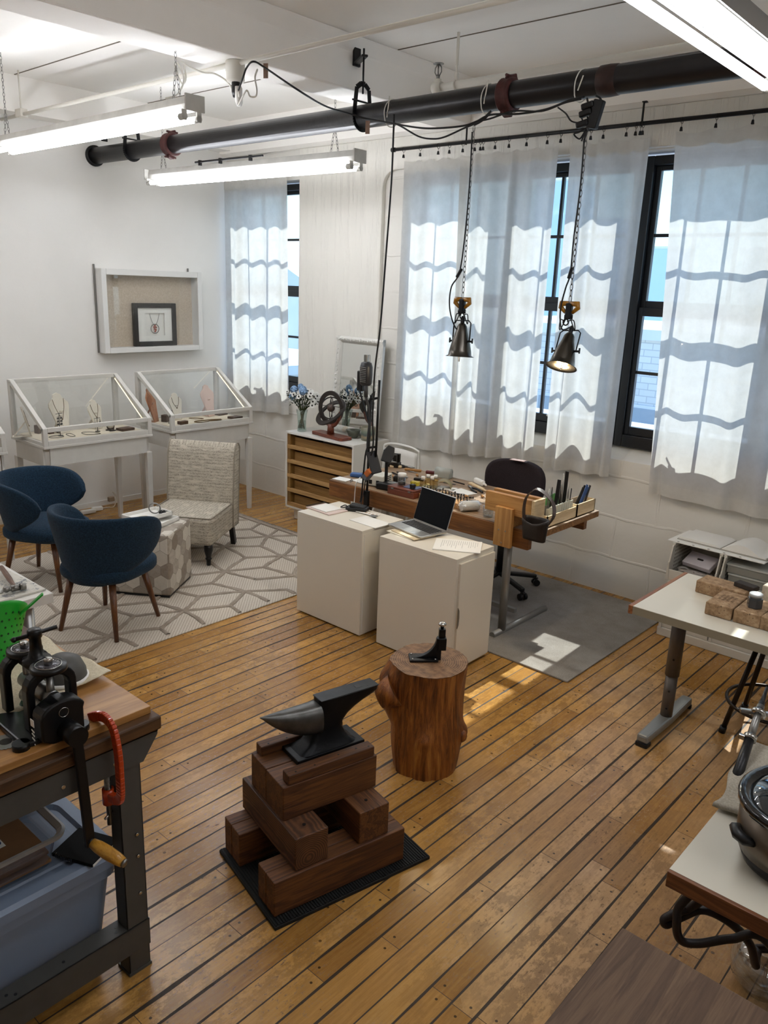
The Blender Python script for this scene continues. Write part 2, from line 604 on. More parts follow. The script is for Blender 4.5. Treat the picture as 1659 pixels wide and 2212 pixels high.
# the window wall with its two openings (a single corner window, then a bank of four)
ZS, ZH, YO = 1.03, 3.125, 5.78
b = MB()
b.bb(XL, XR, YW, YO, 0, ZS)                    # below the sills
b.bb(XL, XR, YW, YO, ZH, ZC)                   # above the heads
b.bb(-6.02, -4.70, YW, YO, ZS, ZH)             # pier
b.bb(-.56, XR, YW, YO, ZS, ZH)
for xa, xb in ((XL, -6.02), (-4.70, -.56)):    # sloped inner sills
    b.prism([(YW, ZS), (5.60, 1.115), (5.60, ZS)], xb - xa, Matrix(((0, 0, 1, xa), (1, 0, 0, 0), (0, 1, 0, 0), (0, 0, 0, 1))))
    b.bb(xa, xb, 5.60, YO, ZS, 1.10)
struct(b.build('wall_window', M_block))
# proud pier face with a rounded shoulder over the bank of windows
b = MB()
arc = [(-4.93, 2.98)]
for k in range(7):
    a = PI - PI / 2 * k / 6
    arc.append((-4.79 + .14 * math.cos(a), 3.0 + .135 * math.sin(a)))
poly = [(-5.985, 0), (-4.93, 0)] + arc + [(-.2, 3.135), (-.2, 3.385), (-5.985, 3.385)]
b.prism(poly, .04, Matrix(((1, 0, 0, 0), (0, 0, -1, YW), (0, 1, 0, 0), (0, 0, 0, 1))), bev=.008)
struct(b.build('trim_1', M_pier))
# head beam above the windows with a thin lower bevel
b = MB()
b.prism([(0, 3.385), (.055, 3.41), (.055, ZC), (0, ZC)], XR - XL, Matrix(((0, 0, 1, XL), (-1, 0, 0, YW - .035), (0, 1, 0, 0), (0, 0, 0, 1))))
struct(b.build('trim_2', M_ceil))
# beam along the left wall
b = MB()
b.bb(XL, -6.95, YB, 5.36, 3.43, ZC)
struct(b.build('trim_3', M_ceil))
# main ceiling beam with haunches
b = MB()
yb0 = YB
prof = [(-4.0, 3.40), (-4.0, 3.62), (-3.93, ZC), (-4.36, ZC), (-4.30, 3.62), (-4.30, 3.40)]
b.prism(prof, YW - .03 - YB, Matrix(((1, 0, 0, 0), (0, 0, -1, YW - .03), (0, 1, 0, 0), (0, 0, 0, 1))), bev=.012)
struct(b.build('trim_4', M_ceil))
# board joints of the ceiling formwork
M_joint = mat('ceiling_joint', '6e665a', .8)
b = MB()
for x0, x1, y in ((XL + .2, -4.36, 3.232), (-3.93, XR, 4.42), (XL + .2, -4.36, 4.43), (-3.93, XR, 2.05), (-3.93, XR, .9)):
    b.bb(x0, x1, y - .004, y + .004, ZC - .004, ZC + .001)
b.bb(-2.95, -2.1, 5.345, 5.352, 3.668, 3.69)
struct(b.build('trim_5', M_joint))
b = MB()
b.bb(XL, XL + .012, YB, YW, 0, .05)
struct(b.build('baseboard_left', M_wall))

def window(n, x0, x1):
    root = bpy.data.objects.new('window_%d' % n, None)
    COL.objects.link(root)
    root['kind'] = 'structure'
    y0, y1 = 5.535, 5.635
    z0, z1 = 1.115, 3.105
    fb = MB()
    fb.bb(x0, x0 + .06, y0, y1, z0, z1, .006)
    fb.bb(x1 - .06, x1, y0, y1, z0, z1, .006)
    fb.bb(x0 + .06, x1 - .06, y0, y1, z1 - .06, z1, .006)
    fb.bb(x0 + .06, x1 - .06, y0, y1, z0, z0 + .09, .006)
    fb.build('frame', M_wframe, root)
    for nm, za, zb, yy in (('upper_sash', 2.08, 3.045, 5.60), ('lower_sash', 1.205, 2.115, 5.575)):
        s = MB()
        xa, xb = x0 + .06, x1 - .06
        s.bb(xa, xa + .037, yy - .02, yy + .02, za, zb, .004)
        s.bb(xb - .037, xb, yy - .02, yy + .02, za, zb, .004)
        s.bb(xa + .037, xb - .037, yy - .02, yy + .02, zb - (.03 if nm[0] == 'u' else .06), zb, .004)
        s.bb(xa + .037, xb - .037, yy - .02, yy + .02, za, za + (.08 if nm[0] == 'u' else .06), .004)
        so = s.build(nm, M_wframe, root)
        mu = MB()
        zl, zh = za + .04, zb - .03
        for k in (1, 2):
            xm = xa + .037 + (xb - xa - .074) * k / 3
            mu.bb(xm - .011, xm + .011, yy - .012, yy + .012, zl, zh)
        zm = 2.598 if nm[0] == 'u' else 1.66
        mu.bb(xa + .03, xb - .03, yy - .0115, yy + .0115, zm - .011, zm + .011)
        mu.build('muntin', M_wframe, so)
        MB().bb(xa + .03, xb - .03, yy - .002, yy + .002, zl, zh).build('pane', M_glass, so)
    lk = MB()
    xm = (x0 + x1) / 2
    lk.bb(xm - .03, xm + .03, y0 - .02, y0 + .01, 1.225, 1.245, .004)
    lk.tube([(xm, y0 - .01, 1.24), (xm - .05, y0 - .03, 1.27)], .008)
    lk.build('latch', M_white, root)
window(1, XL, -6.02)
X0, PW = -4.70, 1.035
for k in range(4):
    window(2 + k, X0 + k * PW, X0 + (k + 1) * PW)

# ------------------------------------------------------------------ curtains
def curtmat(name, tr):
    m, nt, out = newmat(name)
    v = coord(nt, (1, 1, 1))
    f = nd(nt, 'TexNoise', {'Vector': v, 'Scale': 9, 'Detail': 6, 'Roughness': .7}).outputs[0]
    c = ramp(nt, f, [(.3, lin('d3d0c9')), (.7, lin('e0ded8'))])
    wv = nd(nt, 'TexNoise', {'Vector': coord(nt, (60, 60, 300)), 'Scale': 3, 'Detail': 2}).outputs[0]
    bn = bumpn(nt, wv, .12, .002)
    d = nd(nt, 'BsdfDiffuse', {0: c, 'Normal': bn})
    t = nd(nt, 'BsdfTranslucent', {0: c, 'Normal': bn})
    mx = nd(nt, 'MixShader', {0: tr, 1: d.outputs[0], 2: t.outputs[0]})
    tp = nd(nt, 'BsdfTransparent', {0: (1, 1, 1, 1)})
    m2 = nd(nt, 'MixShader', {0: .05 if tr > .4 else .015, 1: mx.outputs[0], 2: tp.outputs[0]})
    nt.links.new(m2.outputs[0], out.inputs[0])
    return m
M_curt = curtmat('sheer_cotton', .55)
M_curt2 = curtmat('folded_cotton', .38)

def curtain(label, top, bot, zt, zb, folds, amp, seed, y=5.355, hooks=(), tilt=0.0, flat=None):
    rng = random.Random(seed)
    root = thing('curtain', label, 'curtain', ((top[0] + top[1]) / 2, y, 0), 0, 'white cotton curtains at the windows')
    ox = root.location.x
    n = folds
    ph = [rng.uniform(-.6, .6) for _ in range(n + 2)]
    am = [rng.uniform(.55, 1.25) for _ in range(n + 2)]
    def wave(u, t):
        s = u * n
        k = int(s)
        f = s - k
        f2 = f * f * (3 - 2 * f)
        a = am[k] * (1 - f2) + am[min(k + 1, n)] * f2
        p = ph[k] * (1 - f2) + ph[min(k + 1, n)] * f2
        w = math.sin(2 * PI * (u * n) + p + .5 * math.sin(3 * t + seed)) + .16 * math.sin(4 * PI * u * n + 2.1 * p)
        return a * w * (.45 + .75 * t)
    def pos(u, t, dy=0):
        x0 = top[0] * (1 - t) + bot[0] * t
        x1 = top[1] * (1 - t) + bot[1] * t
        x = x0 + (x1 - x0) * u + .012 * math.sin(2 * PI * u * n * .5 + 2 * t)
        dip = .022 * abs(math.sin(PI * u * max(1, len(hooks) or 5)))
        z = (zt - dip) * (1 - t) + (zb + tilt * (u - .5)) * t
        edge = min(1, u / .06, (1 - u) / .06)
        yy = amp * wave(u, t) * (.35 + .65 * edge) * (0.5 + .5 * min(1, t * 6))
        if flat:
            k = max(0, min(1, (u - flat[0]) / .08)) * max(0, min(1, (flat[1] - u) / .08))
            yy *= 1 - .7 * k
        return Vector((x - ox, yy + dy, z))
    nu = 16 * n
    MB().grid(lambda u, t: pos(u, t), nu, 44).build('panel', M_curt, root)
    hh = .085 / (zt - zb)
    MB().grid(lambda u, t: pos(u, 1 - hh * (1 - t), -.004), nu, 4).build('hem', M_curt2, root)
    MB().grid(lambda u, t: pos(u, hh * .95 * t, -.004), nu, 4).build('header', M_curt2, root)
    return root
sc5 = 5.355 / 5.3
curtain('white curtain on the corner window, beside the left wall', (-7.09, -6.13), (-7.10, -6.10), 3.16, .875, 4, .03, 3, y=5.385, tilt=.05)
curtain('white curtain panel beside the white pier, at the end of the black rod', (-4.67, -3.97), (-4.70, -3.95), 3.19, .83, 3, .03, 11, y=5.385, tilt=.04)
curtain('white curtain panel hanging behind the first pendant lamp, over the desk', (-4.06, -3.20), (-4.02, -3.185), 3.19, .885, 5, .032, 5, y=5.335, tilt=.08)
curtain('white curtain panel between the two tall gaps of window, behind the office chair', (-3.115, -2.535), (-3.105, -2.54), 3.20, .90, 3, .036, 8, tilt=.03)
curtain('wide white curtain panel behind the white bins, showing a clear shadow of the window bars', (-2.365, -1.20), (-2.245, -1.19), 3.21, .845, 4, .026, 21, flat=(.05, .5), tilt=-.02)
curtain('white curtain panel at the far end of the black rod, beyond the white bins', (-1.15, -.35), (-1.13, -.30), 3.21, .85, 5, .045, 31)
# rod, rings
rod = thing('curtain_rod', 'long black curtain rod above the bank of windows', 'curtain rod', (-4.75, 5.345, 3.275))
b = MB()
ZR, YR = 3.287, 5.345
b.cyl((0, 0, 0), (4.7, 0, 0), .0135)
b.build('rod', M_blkm, rod)
MB().cyl((-.03, 0, 0), (.005, 0, 0), .018).build('finial', M_blkm, rod)
for xw in (-4.02, -2.60, -.9):
    q = MB()
    q.tube([(xw + 4.75, 0, -.018), (xw + 4.75, 0, .125), (xw + 4.75, .045, .135)], .007)
    q.bb(xw + 4.735, xw + 4.765, .0, .062, .128, .135)
    q.build('bracket', M_blkm, rod)
ringpx = [872, 908, 947, 971, 1000, 1026, 1038, 1044, 1070, 1100, 1138, 1183, 1212, 1277, 1304, 1354, 1374, 1384, 1389, 1473, 1548, 1628]
ring0 = None
for k, px in enumerate(ringpx):
    x = aty(px, 330 - (px - 860) * .103, YR).x
    if ring0 is None:
        ring0 = thing('curtain_ring', 'small black clip ring hanging on the black curtain rod', 'curtain ring', (x, YR, 3.275), 0, 'clip rings on the curtain rod')
        MB().tube([(0, .019 * math.cos(a), .019 * math.sin(a) - .006) for a in [2 * PI * i / 12 for i in range(12)]], .0018, 5, closed=True).build('ring', M_blkm, ring0)
        q = MB()
        q.tube([(0, 0, -.024), (0, 0, -.045)], .0015, 5)
        q.box((0, 0, -.056), (.012, .012, .026), .003, taper=1.5)
        q.build('clip', M_blkm, ring0)
    else:
        dup(ring0, (x, YR, 3.275))
# ------------------------------------------------------------------ ceiling fittings
M_tube = emis('lit_fluorescent_tube', 'eef1f8', 18)
M_fixt = mat('light_fitting_enamel', 'c9c7c0', .4, var=.12, vs=9, bump=.02)
M_refl = mat('light_reflector', 'bdbdbb', .25, metal=.6)
M_cap = mat('lamp_socket', 'bfbdb6', .5)

def strip_light(label, p0, p1, chains, ceil, wide=.062, tub=(-.048, .048), parts=None):
    """twin tube strip light hung on chains; p0 to p1 are the ends of the housing underside"""
    p0, p1 = Vector(p0), Vector(p1)
    L = (p1 - p0).length
    rz = math.atan2(p1.y - p0.y, p1.x - p0.x)
    root = thing('fluorescent_light', label, 'ceiling light', p0, rz, 'hanging twin tube strip lights')
    b = MB()
    b.prism([(-wide / 2, .0), (-wide / 2, .035), (-wide * .32, .075), (wide * .32, .075), (wide / 2, .035), (wide / 2, 0)], L, Matrix(((0, 0, 1, 0), (1, 0, 0, 0), (0, 1, 0, 0), (0, 0, 0, 1))), bev=.002)
    b.box((L - .004, 0, .035), (.012, max(wide, .125), .085), .002)
    b.box((.004, 0, .035), (.012, max(wide, .125), .085), .002)
    b.build('housing', M_fixt, root)
    for y in tub:
        q = MB()
        q.cyl((.05, y, -.034), (L - .05, y, -.034), .0165, seg=14)
        q.build('tube', M_tube, root)
        for xa, xb in ((.03, .075), (L - .03, L - .075)):
            q = MB()
            q.bb(min(xa, xb) if xa < 1 else xa - .012, (min(xa, xb) if xa < 1 else xa - .012) + .012, y - .016, y + .016, -.052, .002, .004)
            q.cyl((xa, y, -.034), (xb, y, -.034), .018, seg=12)
            q.build('socket', M_cap, root)
    for t in chains:
        q = MB()
        xx = L * t
        hook = .16
        chain_mb(q, (xx, 0, ceil - p0.z), (xx, 0, .075 + hook), .03, .012, .002)
        chain_mb(q, (xx, 0, .08 + hook), (xx - .035, 0, .075), .03, .012, .002)
        chain_mb(q, (xx, 0, .08 + hook), (xx + .035, 0, .075), .03, .012, .002)
        q.build('chain', M_steel, root)
    return root
L1 = strip_light('twin tube strip light with white flex looped above it, before the black pipe', at(2, 318, 3.085), at(422, 238, 3.085), (.05, .93), ZC)
L2 = strip_light('twin tube strip light hanging behind the black pipe, over the corner display case', at(325, 388, 3.0), at(778, 349, 3.0), (.08, .90), ZC)
strip_light('added twin tube fill light, unseen on the left behind the camera', (-6.3, .35, 3.08), (-3.85, .33, 3.08), (.07, .93), ZC)  # extra fixture added out of view to brighten the left bay ceiling
strip_light('added twin tube fill light, unseen to the right of the reflector light', (1.2, .9, 3.02), (1.2, 3.35, 3.02), (.07, .93), ZC)  # also added out of view, lifts the beam face and right bay ceiling
L3 = strip_light('wide strip light with a bright metal reflector running toward the camera', (-1.06, 1.0, 3.0), (-1.10, 3.46, 3.0), (.1, .9), ZC, wide=.1, tub=(.075, -.02))
b = MB()
b.prism([(-.115, .012), (-.105, -.035), (-.1, .0), (-.05, .004), (.03, .002), (.03, .009), (-.1, .012)], 2.45, Matrix(((0, 0, 1, 0), (1, 0, 0, 0), (0, 1, 0, 0), (0, 0, 0, 1))))
b.bb(0, 2.45, .018, .04, -.03, .0, .003)
b.build('reflector', M_refl, L3)
b = MB()
b.bb(.7, 1.5, -.07, -.055, .08, .095, .004)
for x in (.75, 1.0, 1.35):
    b.bb(x, x + .02, -.072, -.05, .06, .1)
b.build('wiring_channel', M_blk, L2)

# conduit with the junction box under the beam
M_cond = mat('painted_conduit', 'd3cfc4', .5)
pts = [at(2, 264, 3.385), at(45, 254, 3.385), at(492, 142, 3.385), at(830, 61, 3.385), at(1075, -2, 3.385), at(1500, -108, 3.385)]
yc = pts[2].y
co = thing('ceiling_conduit', 'thin white conduit pipe running under the ceiling beam', 'pipe', (XL, yc, 3.385))
b = MB()
b.cyl((0, 0, 0), (9.7, 0, 0), .0135, seg=12)
b.build('conduit', M_cond, co)
q = MB()
jx = at(70, 252, 3.385).x - XL
q.bb(jx - .05, jx + .05, -.03, .03, -.02, .04, .006)
q.cyl((jx, 0, .02), (jx, 0, ZC - 3.385), .006)
q.build('fitting', M_cond, co)
for xx in (5.2, 7.6):
    MB().bb(xx - .012, xx + .012, -.02, .02, -.016, .02 if 2.75 < xx < 3.15 else ZC - 3.385, .003).build('strap', M_cond, co)
jb = at(513, 150, 3.36)
JX, JY = jb.x, yc
jo = thing('junction_box', 'round white junction box with plugs, on the conduit under the beam', 'junction box', (JX, JY, 3.26))
b = MB()
b.lathe([(0, .14), (.052, .14), (.056, .135), (.056, .085), (.053, .083), (.053, .04), (.047, .03), (0, .03)], 20)
b.build('box', M_cond, jo)
MB().lathe([(0, .03), (.024, .03), (.026, -.02), (.018, -.05), (0, -.05)], 12, (0.004, 0, 0)).build('plug', M_blk, jo)
for dx in (.02, .045):
    MB().lathe([(0, .02), (.019, .02), (.02, -.055), (.014, -.075), (0, -.075)], 12, (dx, .03 - dx, -.02)).build('adapter', M_white, jo)
# white flex from light 1
e = at(408, 205, 3.16)
def wire(name, label, cat, pts, r, m, loc=None, n=8, seg=6, group=None, parts=()):
    P = spline(pts, n)
    c = P[0] if loc is None else Vector(loc)
    o = MB().tube([p - c for p in P], r, seg).build(name, m, None, c)
    tag(o, label, cat, group)
    return o
lz = L1.location
wire('light_flex', 'white flex looping from the strip light up to the junction box', 'cable',
     [at(358, 213, 3.17), at(385, 203, 3.19), at(397, 170, 3.28), at(384, 138, 3.36), at(378, 146, 3.34), at(392, 180, 3.26), at(401, 172, 3.28), at(398, 140, 3.36), at(392, 134, 3.37), at(410, 145, 3.35), at(440, 157, 3.34),
      at(465, 160, 3.34), at(492, 178, 3.31), at(505, 203, 3.25), at(512, 212, 3.22), at(516, 200, 3.22), Vector((JX + .02, JY + .01, 3.185))], .0055, M_wcable)
wire('lamp_flex', 'short white flex hanging in a loop below the junction box', 'cable',
     [Vector((JX + .045, JY - .015, 3.165)), at(532, 196, 3.2), at(540, 208, 3.18), at(552, 208, 3.18), at(555, 195, 3.2), at(551, 168, 3.26), at(556, 150, 3.31)], .005, M_wcable)

# ------------------------------------------------------------------ big black pipe
M_pipe = mat('black_steel_pipe', '232122', .33, metal=.35, var=.35, vs=4, bump=.08, bs=30)
M_red = mat('rusty_red_coupling', '47201d', .65, var=.4, vs=25, bump=.3, bs=60)
PY, PZ, PR = 3.99, 3.215, .068
pipe = thing('drain_pipe', 'thick black steel pipe with rusty red couplings under the ceiling', 'pipe', (XL, PY, PZ))
b = MB()
b.cyl((0, 0, 0), (9.5, 0, 0), PR, seg=28)
b.build('pipe', M_pipe, pipe)
MB().lathe([(PR, .0), (PR + .02, .0), (PR + .02, .022), (PR, .022)], 28, axis=(1, 0, 0)).build('wall_flange', M_blkm, pipe)
def px_pipe(px, py):
    return aty(px, py, PY).x - XL
for px, py in ((370, 311), (1099, 209)):
    x = px_pipe(px, py)
    q = MB()
    q.lathe([(PR, -.04), (PR + .012, -.04), (PR + .02, -.03), (PR + .014, -.015), (PR + .014, .015), (PR + .02, .03), (PR + .012, .04), (PR, .04)], 28, (x, 0, 0), (1, 0, 0))
    for s in (1, -1):
        q.box((x, s * .012, s * (PR + .018)), (.05, .05, .035), .006, rot=Euler((s * .4, 0, 0)))
        q.cyl((x, s * .012 - .05, s * (PR + .026)), (x, s * .012 + .05, s * (PR + .026)), .008, seg=8)
    q.build('coupling', M_red, pipe)
x = px_pipe(1318, 178)
q = MB()
q.lathe([(PR, -.05), (PR + .005, -.045), (PR + .006, 0), (PR + .003, .045), (PR, .05)], 28, (x, 0, 0), (1, 0, 0))
q.build('weld_joint', mat('rusty_weld', '33211d', .55, metal=.2, var=.4, vs=20), pipe)
x = px_pipe(1610, 140)
q = MB()
q.lathe([(PR, -.04), (PR + .012, -.04), (PR + .02, -.03), (PR + .014, 0), (PR + .02, .03), (PR, .04)], 28, (x + .1, 0, 0), (1, 0, 0))
q.build('coupling', M_red, pipe)
# hangers
for px, py, lab, top in ((285, 300, 'black clevis hanger holding the pipe near the left wall', 3.48), (783, 232, 'black clevis hanger holding the pipe on a rod from the beam face', 3.60)):
    x = aty(px, py, PY).x
    h = thing('pipe_hanger', lab, 'pipe hanger', (x, PY, PZ), 0, 'clevis pipe hangers')
    q = MB()
    pts = [(0, (PR + .006) * math.sin(a), -(PR + .006) * math.cos(a)) for a in [-1.75 + 3.5 * k / 20 for k in range(21)]]
    pts = [(0, -.05, .17)] + pts[::1] + [(0, .05, .17)]
    pts = [(0, -.02, .185), (0, -.055, .16)] + [(0, (PR + .006) * math.sin(a), -(PR + .006) * math.cos(a)) for a in [-1.7 + 3.4 * k / 20 for k in range(21)]] + [(0, .055, .16), (0, .02, .185), (0, -.02, .185)]
    for p, p2 in zip(pts, pts[1:]):
        q.bar(p, p2, .03, .005, up=(1, 0, 0))
    q.cyl((0, -.09, .085), (0, .09, .085), .006, seg=8)
    q.build('clevis', M_blkm, h)
    q = MB()
    q.cyl((0, 0, .13), (0, 0, top - PZ), .006, seg=8)
    q.cyl((0, 0, .185), (0, 0, .2), .013, seg=6)
    q.build('rod', M_blkm, h)
    q = MB()
    zt = top - PZ
    if px > 500:
        xb = -3.99 - x
        q.bar((xb, .1, zt - .043), (.02, -.01, zt - .043), .04, .014, .004)
        q.bb(xb - .006, xb + .012, .07, .13, zt - .06, zt + .06, .004)
    else:
        q.bb(-.05, .03, -.02, .02, zt - .06, zt - .045, .004)
        xb = -6.95 - x
        q.bb(xb, .02, -.02, .02, zt - .06, zt - .045, .003)
        q.bb(xb, xb + .01, -.03, .03, zt - .16, zt + .02, .003)
    q.build('bracket', M_blkm, h)

# sprinkler branch pipe with a head
SP0 = at(945, 190, 3.46)
SY = aty(945, 190, 4.32)
sy, sz = 4.35, aty(1000, 181, 4.35).z
sx0 = aty(945, 190, sy).x
sp = thing('sprinkler_pipe', 'white sprinkler branch pipe hung below the ceiling, beyond the black pipe', 'pipe', (sx0, sy, sz))
b = MB()
b.cyl((-.02, 0, 0), (5.5, 0, .0), .023, seg=14)
b.cyl((-.03, 0, 0), (.035, 0, 0), .033, seg=14)
b.cyl((0, 0, 0), (0, 0, .05), .022, seg=12)
b.build('pipe', M_cond, sp)
q = MB()
q.cyl((0, 0, .05), (0, 0, .075), .012, seg=8)
for s in (-1, 1):
    q.tube([(s * .012, 0, .07), (s * .026, 0, .09), (s * .024, 0, .115), (s * .006, 0, .135)], .004, 6)
q.cyl((0, 0, .07), (0, 0, .135), .005, seg=6)
q.cyl((0, 0, .135), (0, 0, .139), .034, seg=16)
q.build('sprinkler_head', M_steel, sp)
hx = aty(985, 180, sy).x - sx0
q = MB()
q.cyl((hx, 0, .03), (hx, 0, ZC - sz), .006, seg=8)
q.cyl((hx, 0, .11), (hx, 0, .3), .009, seg=8)
q.tube([(hx, .026 * math.cos(a), .026 * math.sin(a)) for a in [2 * PI * k / 14 for k in range(14)]], .006, 5, closed=True)
q.bb(hx - .012, hx + .012, -.01, .01, .02, .07, .003)
q.build('hanger', M_cond, sp)

# ------------------------------------------------------------------ cords along the pipe
yo = PY - PR - .012
def pp(px, py, dy=0):
    return aty(px, py, yo + dy)
tagm = mat('brown_paper_tag', '8e7565', .8, var=.2, vs=40)
cord = wire('extension_cord', 'long black extension cord draping from the junction box along the black pipe', 'cord',
            [Vector((JX + .004, JY, 3.215)), at(524, 170, 3.28), at(533, 146, 3.33), at(548, 133, 3.35), at(575, 148, 3.33), aty(640, 192, 3.2), aty(700, 228, 3.55), aty(750, 244, 3.8), pp(790, 256), pp(850, 267), pp(905, 276), pp(945, 277), pp(1000, 272), pp(1030, 262), pp(1060, 248), pp(1120, 246), pp(1180, 236), pp(1230, 217), pp(1262, 209)], .0055, M_cable)
for px, py, z, lab, ph in ((574, 153, 3.32, 'brown paper tag on the black cord next to the junction box', 26), (794, 275, 0, 'brown paper tag hanging below the black pipe', 34)):
    p = at(px, py, z) if z else pp(px, py, -.012)
    o = MB().box((0, 0, 0), (.028, .0012, .075), .0004).build('cord_tag', tagm, None, p, .5)
    tag(o, lab, 'tag')
wire('looped_cord', 'black cord sagging in a loop below the pipe between two cable ties', 'cord',
     [pp(852, 266), pp(870, 275), pp(905, 295), pp(935, 300), pp(960, 296), pp(1000, 278), pp(1028, 266), pp(1048, 252), pp(1060, 240), pp(1052, 252), pp(1040, 262), pp(1025, 270), pp(1035, 262), pp(1060, 256), pp(1110, 240), pp(1170, 240), pp(1220, 222), pp(1255, 214)], .005, M_cable)
wire('drop_cord', 'single black cord hanging straight down from the pipe to the flex shaft stand', 'cord',
     [pp(851, 247), pp(850, 285), pp(845, 400), aty(833, 560, 3.95), aty(822, 700, 3.98), aty(810, 800, 3.99), aty(805, 900, 4.0), aty(806, 960, 4.02), aty(797, 1000, 4.04), aty(790, 1040, 4.05)], .0058, M_cable)
M_tie = mat('white_nylon', 'dcdad2', .4)
for k, (px, py, lab) in enumerate(((847, 250, 'white cable tie round the pipe above the single hanging cord'), (1055, 225, 'white cable tie round the pipe beside the red coupling'), (1257, 190, 'white cable tie round the pipe above the power strip'))):
    x = aty(px, py, PY).x
    t = thing('cable_tie', lab, 'cable tie', (x, PY, PZ), 0, 'white cable ties on the black pipe')
    q = MB()
    rr = PR + .003
    q.tube([(.012 * math.sin(a), rr * math.cos(a), rr * math.sin(a) - (.01 if math.sin(a) < -.6 else 0)) for a in [2 * PI * i / 26 for i in range(26)]], .0032, 6, closed=True)
    q.build('loop', M_tie, t)
    q = MB()
    q.bar((.012, -.06, -rr * .55), (.05, -.085, .02 + .05 * (k != 2)), .006, .0025)
    q.build('tail', M_tie, t)

# power strip
p = pp(1287, 247, -.02)
ps = thing('power_strip', 'black power strip dangling under the pipe, by the second lamp chain', 'power strip', p, 0)
b = MB()
ax = (aty(1296, 212, p.y) - aty(1277, 275, p.y))
b.bar(-ax * .5, ax * .5, .055, .038, .008, up=(0, -1, .1))
b.build('body', M_blk, ps)
for t in (-.25, .12, .38):
    q = MB()
    c = ax * t
    q.bar(c + Vector((-.02, -.01, 0)), c + Vector((-.085, -.015, -.015)), .034, .03, .008)
    q.build('plug', M_blk, ps)
wire('strip_cord', 'black cord looping from the pipe down to the power strip', 'cord',
     [pp(1268, 212), pp(1272, 225), pp(1284, 236), pp(1296, 230, -.02), pp(1300, 222, -.02), pp(1296, 212, -.02), pp(1288, 208)], .005, M_cable)
wire('coiled_cord', 'tangle of thin black cord below the power strip, by the curtain rod', 'cord',
     [pp(1205, 232), pp(1222, 245), pp(1235, 262), pp(1258, 265), pp(1270, 258), pp(1262, 242), pp(1255, 250), pp(1265, 270), pp(1278, 262), pp(1268, 275), pp(1252, 285), pp(1240, 290), pp(1252, 300), pp(1263, 285), pp(1256, 305), pp(1266, 280), pp(1262, 304), pp(1268, 282)], .004, M_cable)

